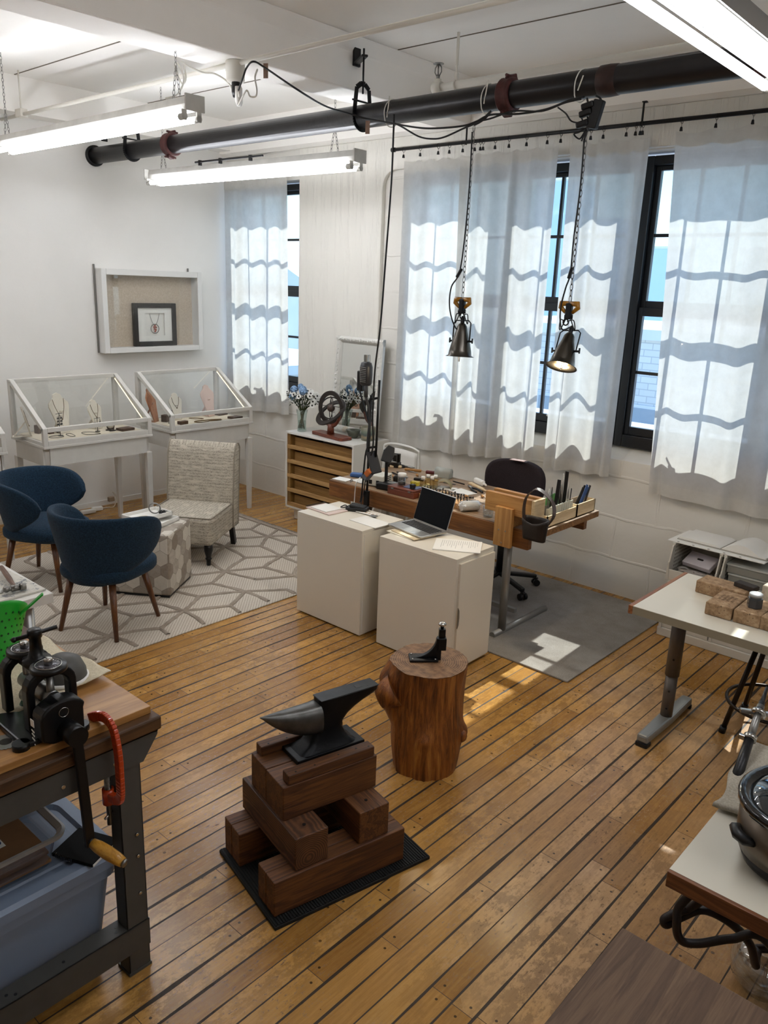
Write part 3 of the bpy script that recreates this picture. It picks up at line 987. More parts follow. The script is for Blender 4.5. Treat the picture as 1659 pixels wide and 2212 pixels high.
# ------------------------------------------------------------------ two pendant clamp lamps
M_shade = mat('brushed_steel_shade', '57534d', .28, metal=1)
M_shin = mat('shade_inside', 'd9cdb8', .35, metal=.2)
M_bulb = emis('lit_bulb', 'ffdca0', 14)
M_yel = mat('amber_grip', '9c6a10', .35, coat=.3)
def clamp_lamp(label, top, mid, shade_c, lean, y):
    """chain down from top to a spring clamp at mid, then hook and bell shade"""
    T, C, S = aty(*top, y), aty(*mid, y), aty(*shade_c, y)
    root = thing('pendant_lamp', label, 'pendant lamp', T, 0, 'clamp lamps hung on chains')
    c, s = C - T, S - T
    q = MB()
    chain_mb(q, (0, 0, 0), c + Vector((0, 0, .03)), .036, .013, .0022)
    q.build('chain', M_steel, root)
    q = MB()
    for k in (-1, 1):
        q.tube([c + Vector((k * .006, 0, .02)), c + Vector((k * .05, 0, .018)), c + Vector((k * .052, 0, 0)), c + Vector((k * .02, 0, -.028))], [.012, .016, .014, .009], 8)
    q.build('clamp_grip', M_yel, root)
    q = MB()
    q.box(c + Vector((0, 0, -.02)), (.034, .03, .085), .006)
    q.tube([c + Vector((-.02, -.01, -.05)), c + Vector((.02, .01, -.05))], .012, 8)
    q.build('clamp_jaw', M_blkm, root)
    top_s = s + Vector((0, 0, .235))
    q = MB()
    q.tube(spline([c + Vector((-.012, 0, -.055)), c + Vector((-.045, 0, -.12)), (c + top_s) / 2 + Vector((-.04, 0, -.03)), top_s + Vector((-.008, 0, 0))], 6), .003, 6)
    q.tube(spline([c + Vector((.012, 0, -.055)), c + Vector((.045, 0, -.12)), (c + top_s) / 2 + Vector((.04, 0, -.03)), top_s + Vector((.008, 0, 0))], 6), .003, 6)
    q.tube([top_s + Vector((.016 * math.cos(a), 0, .016 * math.sin(a) - .004)) for a in [2 * PI * k / 12 for k in range(12)]], .004, 6, closed=True)
    q.build('hanger_wire', M_blkm, root)
    rot = Vector((0, 0, -1)).rotation_difference(Vector((lean[0], lean[1], -1))).to_matrix().to_4x4()
    mt = Matrix.Translation(s) @ rot
    q = MB()
    yk = [(-.062, 0, .085), (-.062, 0, .19), (-.045, 0, .205), (.045, 0, .205), (.062, 0, .19), (.062, 0, .085)]
    q.tube([mt @ Vector(v) for v in yk], .004, 6)
    for k in (-1, 1):
        q.cyl(mt @ Vector((k * .045, 0, .085)), mt @ Vector((k * .085, 0, .085)), .006, seg=8)
        q.box(mt @ Vector((k * .083, 0, .088)), (.006, .012, .03), .002)
    q.build('yoke', M_blkm, root)
    q = MB()
    q.lathe([(.012, .19), (.02, .185), (.03, .17), (.036, .14), (.052, .09), (.066, .03), (.07, .002), (.085, -.006), (.086, -.008), (.07, -.002), (.064, .03), (.05, .088), (.03, .13), (0, .14)], 28)
    sh = q.build('shade', M_shade, root)
    sh.matrix_local = mt
    q = MB()
    q.lathe([(.012, .19), (.014, .215), (.008, .23), (0, .232)], 12)
    q.build('cord_grip', M_blk, root).matrix_local = mt
    q = MB()
    q.lathe([(0, -.004), (.018, 0), (.031, .018), (.034, .04), (.026, .065), (.014, .085), (.013, .12)], 16)
    q.build('bulb', M_bulb, root).matrix_local = mt
    q = MB()
    q.tube([mt @ Vector(v) for v in ((.02, -.04, .01), (.024, -.04, -.035), (.03, -.04, -.035), (.032, -.04, .01))], .0022, 5)
    q.build('wire_loop', M_steel, root)
    pl = bpy.data.lights.new('lamp_glow', 'POINT')
    pl.energy = 6
    pl.color = (1, .8, .52)
    pl.shadow_soft_size = .03
    lo = bpy.data.objects.new('lamp_glow', pl)
    COL.objects.link(lo)
    lo.parent = root
    lo.location = mt @ Vector((0, 0, -.012))
    return root, T, C, S, mt @ Vector((0, 0, .23)) + T
YL = 3.93
r1, T1, C1_, S1, e1 = clamp_lamp('pendant lamp on a chain nearer the corner, its steel shade hanging level', (1024, 272), (999, 654), (993, 768), (.03, -.08), YL)
r2, T2, C2_, S2, e2 = clamp_lamp('pendant lamp on a chain with its shade tilted and its bulb glowing warm', (1268, 278), (1230, 664), (1213, 790), (.06, -.46), YL)
yl = YL - .015
for root, T, pts, end in ((r1, T1, [(1020, 285), (1014, 400), (1003, 520), (992, 590), (975, 620), (971, 660), (978, 695), (990, 712)], e1), (r2, T2, [(1262, 300), (1254, 400), (1240, 510), (1232, 590), (1222, 622), (1212, 660), (1210, 690), (1215, 712)], e2)):
    P = [aty(a, b_, yl) - T for a, b_ in pts] + [end - T]
    MB().tube(spline(P, 6), .0042, 6).build('cord', M_cable, root)
    a, b_ = P[3], P[4]
    MB().bar(a + (a - b_).normalized() * .03, a - (a - b_).normalized() * .03, .02, .016, .006).build('switch', M_blk, root)
# ------------------------------------------------------------------ extra materials
def boxuv(o, s=1.0):
    me = o.data
    uv = me.uv_layers.new(name='UVMap')
    for p in me.polygons:
        n = p.normal
        ax = max(range(3), key=lambda i: abs(n[i]))
        for li in p.loop_indices:
            c = me.vertices[me.loops[li].vertex_index].co
            uv.data[li].uv = ((c.y, c.z) if ax == 0 else ((c.x, c.z) if ax == 1 else (c.x, c.y)))
    return o

def hexmat(name):
    m, nt, out = newmat(name)
    tc = nd(nt, 'TexCoord')
    uv = nd(nt, 'Mapping', {0: tc.outputs['UV'], 1: (3.01, 5.02, 0), 3: (9.5, 9.5, 1)}).outputs[0]
    sz = (1.0, 1.7320508, 1.0)
    half = (.5, .8660254, .5)
    def vm(op, a, b=None):
        return nd(nt, 'VectorMath', {0: a, 1: b} if b is not None else {0: a}, operation=op).outputs[0]
    flat = vm('MULTIPLY', uv, (1, 1, 0))
    A = vm('SUBTRACT', vm('MODULO', flat, sz), half)
    B = vm('SUBTRACT', vm('MODULO', vm('ADD', flat, half), sz), half)
    A = vm('MULTIPLY', A, (1, 1, 0))
    B = vm('MULTIPLY', B, (1, 1, 0))
    la = nd(nt, 'VectorMath', {0: A}, operation='LENGTH').outputs['Value']
    lb = nd(nt, 'VectorMath', {0: B}, operation='LENGTH').outputs['Value']
    pick = mth(nt, 'LESS_THAN', la, lb)
    gv = nd(nt, 'Mix', {0: pick, 4: B, 5: A}, data_type='VECTOR').outputs[1]
    idv = vm('SUBTRACT', flat, gv)
    ab = vm('ABSOLUTE', gv)
    d2 = nd(nt, 'VectorMath', {0: ab, 1: (.5, .8660254, 0)}, operation='DOT_PRODUCT').outputs['Value']
    ax = nd(nt, 'SeparateXYZ', {0: ab}).outputs[0]
    hd = mth(nt, 'MAXIMUM', ax, d2)
    line = mth(nt, 'GREATER_THAN', hd, .485)
    rnd = nd(nt, 'TexWhiteNoise', {'Vector': vm('SNAP', vm('ADD', idv, (.25, .25, 0)), (.5, .5, .5))}, noise_dimensions='2D').outputs[0]
    fur = nd(nt, 'TexNoise', {'Vector': uv, 'Scale': 2.4, 'Detail': 6, 'Roughness': .7}).outputs[0]
    t = mth(nt, 'ADD', mth(nt, 'MULTIPLY', rnd, .8), mth(nt, 'MULTIPLY', mth(nt, 'SUBTRACT', fur, .5), .5))
    c = ramp(nt, t, [(.05, lin('85786a')), (.3, lin('a0968a')), (.45, lin('b9b1a4')), (.9, lin('d2ccc0'))])
    c = mixc(nt, mth(nt, 'MULTIPLY', line, .7), c, lin('6d6357'))
    p = nd(nt, 'BsdfPrincipled', {'Base Color': c, 'Roughness': .6})
    nt.links.new(bumpn(nt, mth(nt, 'MULTIPLY', line, -1), .4, .004), p.inputs['Normal'])
    nt.links.new(p.outputs[0], out.inputs[0])
    return m

def scriptmat(name):
    """cream cloth printed with rows of old handwriting"""
    m, nt, out = newmat(name)
    tc = nd(nt, 'TexCoord')
    uv = tc.outputs['UV']
    s = nd(nt, 'SeparateXYZ', {0: uv})
    wob = nd(nt, 'TexNoise', {'Vector': uv, 'Scale': 24, 'Detail': 2}).outputs[0]
    yy = mth(nt, 'ADD', s.outputs[1], mth(nt, 'MULTIPLY', wob, .02))
    row = mth(nt, 'SINE', mth(nt, 'MULTIPLY', yy, 2 * PI / .024))
    band = ramp(nt, row, [(.0, (.6, .6, .6)), (.5, (1, 1, 1))])
    sq = nd(nt, 'TexNoise', {'Vector': nd(nt, 'Mapping', {0: uv, 3: (70, 120, 1)}).outputs[0], 'Scale': 1.4, 'Detail': 4, 'Roughness': .7}).outputs[0]
    st = mth(nt, 'LESS_THAN', mth(nt, 'ABSOLUTE', mth(nt, 'SUBTRACT', sq, .5)), .05)
    blot = nd(nt, 'TexNoise', {'Vector': nd(nt, 'Mapping', {0: uv, 3: (7, 22, 1)}).outputs[0], 'Scale': 1.6, 'Detail': 3}).outputs[0]
    dens = ramp(nt, blot, [(.34, (.25, .25, .25)), (.5, (1, 1, 1))])
    ink = mth(nt, 'MULTIPLY', mth(nt, 'MULTIPLY', st, band), dens)
    c = mixc(nt, mth(nt, 'MULTIPLY', ink, .8), lin('c3baa9'), lin('433c34'))
    p = nd(nt, 'BsdfPrincipled', {'Base Color': c, 'Roughness': .85})
    wv = nd(nt, 'TexNoise', {'Vector': uv, 'Scale': 300}).outputs[0]
    nt.links.new(bumpn(nt, wv, .15, .003), p.inputs['Normal'])
    nt.links.new(p.outputs[0], out.inputs[0])
    return m

def clothmat(name, dark, lite, scale=90, sheen=.0, stretch=(1, 1, 1)):
    m, nt, out = newmat(name)
    v = coord(nt, stretch)
    f = nd(nt, 'TexNoise', {'Vector': v, 'Scale': scale, 'Detail': 5, 'Roughness': .75}).outputs[0]
    c = ramp(nt, f, [(.35, lin(dark)), (.65, lin(lite))])
    p = nd(nt, 'BsdfPrincipled', {'Base Color': c, 'Roughness': .9, 'Sheen Weight': sheen, 'Specular IOR Level': .2})
    nt.links.new(bumpn(nt, f, .3, .004), p.inputs['Normal'])
    nt.links.new(p.outputs[0], out.inputs[0])
    return m
M_hex = hexmat('patchwork_hide')
M_script = scriptmat('script_print_cloth')
M_blue = clothmat('blue_tweed', '0e1d2b', '223a4e', 120, .05)
M_case = mat('grey_white_case_paint', 'c9c6bf', .42, var=.04, vs=14)
M_cglass = pane('display_glass', (.985, .99, .987), base=.04)
M_leg = wood('walnut_leg', '3a2110', '5b351a', '74481f', axis=2, scale=2, rough=.35)
M_dblock = mat('dark_wood_block', '4b362a', .5, var=.3, vs=30)
M_cream = mat('cream_linen', 'd8cdb9', .8, bump=.15, bs=200)
M_bust = mat('linen_bust', 'd3cbbb', .75, bump=.1, bs=160)
M_twood = wood('reddish_bust_wood', '8a583a', 'a36b48', 'b67e58', axis=2, scale=1.5)
M_pbust = mat('pale_pink_bust', 'cfb3a6', .7)
M_gold = mat('necklace_gold', '6a5230', .3, metal=.8)
M_dkmet = mat('dark_jewellery_wire', '2b2723', .35, metal=.6)
M_led = emis('led_strip', 'ffe9bb', 4)

# ------------------------------------------------------------------ display cases
XF, XBK = -6.085, -6.66
def display_case(label, y0, y1, led=True):
    root = thing('display_case', label, 'display case', (XF, y0, 0), 0, 'glass topped jewellery cases along the left wall')
    D, Wd = XF - XBK, y1 - y0
    for lx in (-.028, -D + .028):
        for ly in (.03, Wd - .03):
            b = MB()
            q = bmesh.new()
            b.box((lx, ly, .36), (.052, .052, .72), .003, taper=.66)
            b.build('leg', M_case, root)
    b = MB()
    b.bb(-.012, -.03, .05, Wd - .05, .715, .855)
    b.bb(-D + .03, -D + .012, .05, Wd - .05, .715, .855)
    b.bb(-D + .05, -.05, .008, .026, .715, .855)
    b.bb(-D + .05, -.05, Wd - .026, Wd - .008, .715, .855)
    b.build('apron', M_case, root)
    b = MB()
    b.bb(-D - .004, .004, -.004, Wd + .004, .857, .878, .003)
    b.bb(-D + .01, -.01, .01, Wd - .01, .87, .902)
    b.build('case_base', M_case, root)
    MB().bb(-D + .04, -.04, .04, Wd - .04, .9, .905).build('lining', M_cream, root)
    P = [(0, .878), (0, 1.02), (-D + .045, 1.35), (-D, 1.35), (-D, .878)]
    t = .036
    b = MB()
    for y in (t / 2, Wd - t / 2):
        b.bb(-t, 0, y - t / 2, y + t / 2, .878, 1.02, .003)
        b.bb(-D, -D + .05, y - t / 2, y + t / 2, .878, 1.35, .003)
        b.bar((-.012, y, 1.006), (-D + .04, y, 1.336), t, t, .003, up=(0, 0, 1))
    b.bb(-t, 0, t, Wd - t, .878, .918, .002)
    b.bb(-t, 0, t, Wd - t, .988, 1.022, .002)
    b.bb(-D, -D + .05, t, Wd - t, 1.318, 1.352, .002)
    b.bb(-D, -D + .035, t, Wd - t, .878, .91, .002)
    b.build('case_frame', M_case, root)
    b = MB()
    b.bb(-.02, -.016, t, Wd - t, .917, .99)
    b.build('front_glass', M_cglass, root)
    b = MB()
    b.bar((-.02, Wd / 2, 1.008), (-D + .05, Wd / 2, 1.337), Wd - 2 * t, .004, up=(0, 0, 1))
    b.build('sloped_glass', M_cglass, root)
    for y in (.016, Wd - .02):
        b = MB()
        pr = [(-t, .91), (-t, .995), (-D + .05, 1.315), (-D + .05, .91)]
        b.prism(pr, .004, Matrix(((1, 0, 0, 0), (0, 0, 1, y), (0, 1, 0, 0), (0, 0, 0, 1))))
        b.build('side_glass', M_cglass, root)
    b = MB()
    b.bb(-D + .015, -D + .019, t, Wd - t, .91, 1.32)
    b.build('back_glass', M_cglass, root)
    if led:
        b = MB()
        n = 44
        y = Wd - t - .004
        for i in range(n):
            f = (i + .5) / n
            p = Vector((-.05, y, .985)).lerp(Vector((-D + .07, y, 1.312)), f)
            b.box(p, (.005, .005, .005))
        b.build('led_strip', M_led, root)
        MB().bar((-.045, y + .002, .982), (-D + .065, y + .002, 1.317), .004, .016, up=(0, 0, 1)).build('led_tape', M_cream, root)
    return root
display_case('grey white display case with a sloped glass top, behind the nearer blue chair', 2.835, 3.80)
display_case('grey white display case with a sloped glass top, in the corner behind the slipper chair', 4.0, 4.915)
display_case('grey white display case cut off at the picture edge, beside the blue chair', 1.64, 2.545)
ZT = .905
def bust(label, px, top, xp, m, rz=.0, chain=None, w=1.0):
    p = atx(px, top, xp)
    h = (p.z - ZT) / .97
    root = thing('necklace_bust', label, 'necklace stand', (p.x, p.y, ZT), rz)
    o = [(-.035, 0), (.035, 0), (.05, .3), (.075, .66), (.072, .74), (.05, .82), (.034, .88), (.03, .95), (.0, 1.0), (-.03, .95), (-.034, .88), (-.05, .82), (-.072, .74), (-.075, .66), (-.05, .3)]
    o = [(x * w * h / .26 * 1.0, z * h) for x, z in o]
    mt = Matrix.Rotation(R(-14), 4, 'Y') @ Matrix(((0, 0, 1, -.006), (1, 0, 0, 0), (0, 1, 0, 0), (0, 0, 0, 1)))
    b = MB()
    b.prism(o, .014, mt, bev=.004)
    b.build('bust_board', m, root)
    b = MB()
    b.bar((-.02, 0, h * .55), (-.13, 0, .002), .03, .006)
    b.bb(-.14, .0, -.035, .035, 0, .006)
    b.build('foot', m, root)
    if chain:
        q = MB()
        L = h * chain
        pts = [mt @ Vector((x * h, z * h, .016)) for x, z in ((-.16, .84), (-.12, .62), (-.02, .86 - chain), (0, .84 - chain), (.02, .86 - chain), (.12, .62), (.16, .84))]
        q.tube(spline(pts, 4), .0022, 5)
        q.ball(pts[3], .007, 8)
        q.build('necklace', M_gold, root)
    return root
bust('cream bust with a long gold necklace in the case behind the nearer blue chair', 134, 850, -6.42, M_bust, .2, .5)
bust('short cream bust with a gold necklace, right side of the middle case', 210, 864, -6.42, M_bust, .3, .45)
bust('cream bust at the left end of the middle case, seen edge on', 62, 878, -6.45, M_bust, 1.2, .5)
bust('reddish wooden bust at the left end of the corner case', 335, 838, -6.45, M_twood, .5, None, .85)
bust('small cream bust with a short pendant in the corner case', 384, 850, -6.42, M_bust, .1, .4)
bust('pale pink bust at the right side of the corner case', 455, 832, -6.42, M_pbust, .2, None)
def tstand(label, px, py, h, bars, earr):
    p = atx(px, py, -6.32)
    root = thing('earring_stand', label, 'earring stand', (p.x, p.y, ZT), R(15))
    b = MB()
    b.cyl((0, 0, 0), (0, 0, .005), .022, seg=12)
    b.cyl((0, 0, 0), (0, 0, h), .0028, seg=6)
    for z, w in bars:
        b.bar((0, -w, z), (0, w, z), .005, .004)
    b.build('stand', M_dkmet, root)
    b = MB()
    for y, z, l in earr:
        b.tube([(.004, y, z), (.004, y, z - l * .5)], .0016, 4)
        b.box((.004, y, z - l * .75), (.004, .009, l * .5), .001)
    b.build('earrings', M_dkmet, root)
    return root
tstand('dark earring stand shaped like a tree, before the long necklace', 128, 905, .19, ((.185, .032), (.095, .03)), [(y, z, .03) for z in (.17, .145, .12) for y in (-.022, -.01, .01, .022)] + [(y, .09, .035) for y in (-.028, -.01, .012, .028)])
tstand('dark T shaped earring stand before the short necklace bust', 209, 897, .12, ((.115, .033),), [(-.028, .11, .05), (.025, .11, .05), (.03, .11, .04)])
tstand('thin T shaped earring stand beside the wooden bust', 367, 878, .12, ((.115, .03),), [(-.025, .11, .05), (.02, .11, .045)])
p = Vector((-6.35, atx(238, 905, -6.35).y, ZT))
o = thing('bracelet_pillow', 'cream bracelet pillow with bracelets at the right end of the middle case', 'bracelet pillow', (p.x, p.y, ZT), R(60))
MB().bb(-.03, .03, -.05, .05, 0, .012, .003).build('block', M_dblock, o)
MB().ball((0, 0, .034), .03, 14, (1.0, 2.0, .85)).build('pillow', M_bust, o)
for y in (-.035, -.02, .01, .025):
    MB().tube([(.031 * math.cos(a), y, .034 + .029 * math.sin(a)) for a in [2 * PI * k / 14 for k in range(14)]], .003, 5, closed=True).build('bracelet', M_dkmet if y < 0 else M_gold, o)
for nm, lab, px, py, s, rz in (('display_block', 'tall dark wooden block at the left end of the middle case', 84, 936, (.05, .05, .07), .3), ('display_block', 'small dark wooden block nearer the glass front of the middle case', 110, 937, (.03, .045, .02), .1),
                               ('display_block', 'small dark wooden block second from the tall one in the middle case', 128, 934, (.03, .05, .02), .1), ('display_block', 'dark wooden block beside the reddish bust in the corner case', 358, 911, (.06, .06, .065), .4),
                               ('jewellery_tray', 'dark wooden jewellery tray at the right end of the middle case', 271, 929, (.09, .13, .022), .1), ('jewellery_tray', 'dark wooden jewellery tray at the right end of the corner case', 508, 904, (.09, .12, .022), .1),
                               ('jewellery_tray', 'flat dark tray behind the front one in the corner case', 478, 896, (.07, .12, .012), .2), ('display_block', 'brown wooden block at the front left of the corner case', 395, 916, (.05, .09, .03), .1)):
    p = at(px, py, ZT)
    p.x = min(max(p.x, XBK + .09), XF - .07)
    o = MB().box((0, 0, s[2] / 2), s, .003).build(nm, M_dblock, None, (p.x, p.y, ZT), rz)
    tag(o, lab, 'tray' if 'tray' in nm else 'block')
def flat_loop(label, px, py, pts, m=M_gold, closed=True, r=.0025):
    p = at(px, py, ZT)
    o = MB().tube(spline([(x, y, r) for x, y in pts], 6, closed), r, 5, closed=closed).build('necklace', m, None, (p.x, p.y, ZT))
    tag(o, label, 'necklace')
flat_loop('dark chain necklace laid in a round loop in the middle case', 122, 944, [(.045 * math.cos(a), .06 * math.sin(a)) for a in [2 * PI * k / 8 for k in range(8)]], M_dkmet)
flat_loop('dark necklace laid in a narrow oblong loop in the middle case', 155, 940, [(-.06, -.02), (.05, -.035), (.06, 0), (-.05, .02)], M_dkmet)
flat_loop('dark necklace laid in a long oval in the middle case', 196, 936, [(-.06, -.05), (.04, -.06), (.07, .02), (.05, .06), (-.05, .02)], M_dkmet)
flat_loop('dark pendant lying by the tray in the middle case', 237, 931, [(-.03, -.02), (.0, .02), (.02, -.01), (.03, .03), (.01, .05)], M_dkmet, False, .006)
flat_loop('gold bead necklace laid along the front of the corner case', 452, 910, [(-.05, -.12), (.01, -.14), (.03, -.05), (.0, .02), (.03, .1), (-.01, .14), (-.04, .05)], M_gold, True, .005)
flat_loop('fine gold chain laid behind the bead necklace in the corner case', 430, 905, [(-.08, -.06), (0, -.02), (.02, .04), (-.06, .0)], M_gold)

# ------------------------------------------------------------------ shadow box on the wall
M_frame = mat('satin_white_frame', 'd5d4d0', .35)
M_linen = clothmat('tan_linen_back', 'b5a592', 'c6b8a6', 60)
y0, y1, z0, z1, dep = 3.92, 5.02, 1.487, 2.255, .125
fr = thing('wall_display_box', 'white wall display box with a glass front and tan linen back', 'display box', (XL, y0, z0))
w, h = y1 - y0, z1 - z0
b = MB()
for a in ((0, .05, 0, h), (w - .05, w, 0, h)):
    b.bb(.0, dep, a[0], a[1], a[2], a[3], .004)
b.bb(0, dep, .05, w - .05, h - .055, h, .004)
b.bb(0, dep, .05, w - .05, 0, .05, .004)
b.build('frame', M_frame, fr)
MB().bb(.004, .012, .05, w - .05, .05, h - .055).build('backing', M_linen, fr)
MB().bb(dep - .02, dep - .016, .05, w - .05, .05, h - .055).build('glass', M_cglass, fr)
for yy in (-.012, w - .09):
    MB().bb(0, .02, yy, yy + .012, -.0 if yy < 0 else h, h + .035, .003).build('hook', M_steel, fr)
p = atx(335, 700, XL + .05)
pf = thing('picture_frame', 'black picture frame holding a pendant necklace, standing in the wall display box', 'picture frame', (XL + .045, p.y, z0 + .051), 0)
W2 = abs(atx(381, 700, XL + .06).y - atx(290, 700, XL + .06).y) / 2
H2 = .41
b = MB()
for a in ((-W2, -W2 + .045, 0, H2), (W2 - .045, W2, 0, H2)):
    b.bb(-.02, .022, a[0], a[1], a[2], a[3], .005)
b.bb(-.02, .022, -W2 + .045, W2 - .045, 0, .045, .005)
b.bb(-.02, .022, -W2 + .045, W2 - .045, H2 - .045, H2, .005)
b.build('frame', M_blkm, pf)
b = MB()
iw, ih = W2 - .045, .115
for a in ((-iw, -.11, .045, H2 - .045), (.11, iw, .045, H2 - .045), (-.11, .11, .045, .1), (-.11, .11, .1 + .215, H2 - .045)):
    b.bb(-.002, .004, a[0], a[1], a[2], a[3])
b.build('mat_board', M_white, pf)
MB().bb(-.018, -.012, -.13, .13, .08, .33).build('inner_panel', M_white, pf)
b = MB()
b.tube(spline([(.0, -.055, .31), (0, -.03, .235), (0, 0, .2), (0, .03, .235), (0, .055, .31)], 5), .0018, 5)
b.tube([(0, .045 * math.cos(a), .165 + .045 * math.sin(a)) for a in [2 * PI * k / 20 for k in range(20)]], .003, 5, closed=True)
b.build('pendant', M_dkmet, pf)
b = MB()
for k, (yy, zz) in enumerate(((0, .195), (-.01, .18), (.012, .178), (-.004, .162), (.008, .155), (0, .14))):
    b.ball((.003, yy, zz), .009, 8)
b.build('stones', mat('coral_stones', '9b4a3a', .3), pf)

# ------------------------------------------------------------------ power adapter on the floor by the wall
p = at(205, 1085, 0)
pa = thing('power_adapter', 'small white power adapter with a flex on the floor under the middle case', 'power adapter', (-6.98, atx(208, 1070, -6.98).y, 0), R(80))
MB().bb(-.05, .05, -.025, .025, .005, .04, .006).build('body', M_white, pa)
MB().tube(spline([(.05, 0, .02), (.1, .02, .015), (.16, -.02, .03), (.2, .02, .12), (.17, .03, .16), (.22, .03, .1), (.25, .02, .25)], 6), .004, 5).build('flex', M_wcable, pa)
MB().box((.14, .0, .1), (.06, .035, .045), .004, rz=.3).build('tag', mat('tan_card', '9b8a74', .8), pa)
tag(MB().box((0, 0, .02), (.14, .05, .035), .006).build('power_strip', M_white, None, (-6.95, atx(190, 1100, -6.95).y, 0), R(85)), 'white power strip lying on the floor against the left wall', 'power strip')

# ------------------------------------------------------------------ rugs
def rugmat(name, dark, lite, lines):
    m, nt, out = newmat(name)
    v = coord(nt)
    f = nd(nt, 'TexNoise', {'Vector': v, 'Scale': 120 if lines else 160, 'Detail': 5, 'Roughness': .8}).outputs[0]
    t = f
    if lines:
        s = nd(nt, 'SeparateXYZ', {0: v})
        l1 = mth(nt, 'SINE', mth(nt, 'MULTIPLY', mth(nt, 'ADD', s.outputs[0], s.outputs[1]), 250))
        l2 = mth(nt, 'SINE', mth(nt, 'MULTIPLY', mth(nt, 'SUBTRACT', s.outputs[1], s.outputs[0]), 420))
        t = mth(nt, 'ADD', mth(nt, 'MULTIPLY', f, .7), mth(nt, 'ADD', mth(nt, 'MULTIPLY', l1, .1), mth(nt, 'ADD', mth(nt, 'MULTIPLY', l2, .03), .15)))
    else:
        g = nd(nt, 'TexNoise', {'Vector': v, 'Scale': 5, 'Detail': 5, 'Roughness': .7}).outputs[0]
        t = mth(nt, 'ADD', mth(nt, 'MULTIPLY', f, .6), mth(nt, 'MULTIPLY', g, .4))
    c = ramp(nt, t, [(.33, lin(dark)), (.62, lin(lite))])
    p = nd(nt, 'BsdfPrincipled', {'Base Color': c, 'Roughness': .95, 'Specular IOR Level': .1})
    nt.links.new(bumpn(nt, t, .5, .006), p.inputs['Normal'])
    nt.links.new(p.outputs[0], out.inputs[0])
    return m
M_rug = rugmat('cream_woven_rug', 'a79b8c', 'cfc6b8', True)
M_pile = rugmat('taupe_rug_pile', '807467', 'ab9f91', False)
M_rug2 = rugmat('grey_wool_rug', '77716a', 'a09a92', False)
rug = thing('patterned_rug', 'cream rug with raised taupe lozenge lines under the blue chairs', 'rug', (-5.09, 3.12, 0))
HX, HY = 1.035, 1.51
MB().bb(-HX, HX, -HY, HY, 0, .009, .003).build('ground_weave', M_rug, rug)
rr = random.Random(4)
b = MB()
S = .30
def wob(p):
    n = noise.noise(Vector((p.x * 1.7, p.y * 1.7, 3)))
    n2 = noise.noise(Vector((p.x * 1.7, p.y * 1.7, 9)))
    return Vector((p.x + .09 * n, p.y + .09 * n2))
segs = set()
def keyp(p):
    return (round(p[0], 3), round(p[1], 3))
for i in range(-9, 10):
    for j in range(-9, 10):
        cx = S * 1.5 * i
        cy = S * math.sqrt(3) * (j + (i % 2) * .5)
        V = [(cx + S * math.cos(PI / 3 * k), cy + S * math.sin(PI / 3 * k)) for k in range(6)]
        for k in range(6):
            segs.add(tuple(sorted((keyp(V[k]), keyp(V[(k + 1) % 6])))))
        for k in (0, 2, 4):
            segs.add(tuple(sorted((keyp((cx, cy)), keyp(V[k])))))
for a, c in sorted(segs):
    a, c = Vector(a), Vector(c)
    if max(abs(a.x), abs(c.x)) > HX + .2 or max(abs(a.y), abs(c.y)) > HY + .2:
        continue
    if rr.random() < .06:
        continue
    n = 9
    line = [wob(a.lerp(c, k / n)) for k in range(n + 1)]
    line = [p for p in line if abs(p.x) < HX - .01 and abs(p.y) < HY - .02]
    if len(line) < 3:
        continue
    d = (line[-1] - line[0]).normalized()
    nn = Vector((-d.y, d.x))
    top = []
    for p in line:
        wdt = .0165 + rr.uniform(-.003, .004)
        top.append([(p.x + nn.x * wdt * s, p.y + nn.y * wdt * s, z + (rr.uniform(-.003, .003) if z > .01 else 0)) for s, z in ((-1, .008), (-.8, .014), (-.25, .018), (.3, .018), (.85, .014), (1, .008))])
    for A, B in zip(top, top[1:]):
        for q in range(5):
            b._add([A[q], B[q], B[q + 1], A[q + 1]], [(0, 1, 2, 3)])
b.build('raised_pile', M_pile, rug)
b = MB()
for s in (1,):
    b.bb(-HX, HX, s * HY - .035, s * HY + .005, .008, .022, .004)
    for k in range(230):
        x = -HX + 2 * HX * k / 229
        b.tube([(x, s * HY, .012), (x + rr.uniform(-.01, .01), s * (HY + .025), .012 + rr.uniform(0, .006)), (x + rr.uniform(-.014, .014), s * (HY + .055), .005)], .004, 4)
b.build('fringe', M_pile, rug)
rug2 = thing('grey_rug', 'plain grey wool rug under the workbench and office chair', 'rug', (-2.95, 4.62, 0))
MB().bb(-.98, .98, -.71, .745, 0, .012, .004).build('pile', M_rug2, rug2)

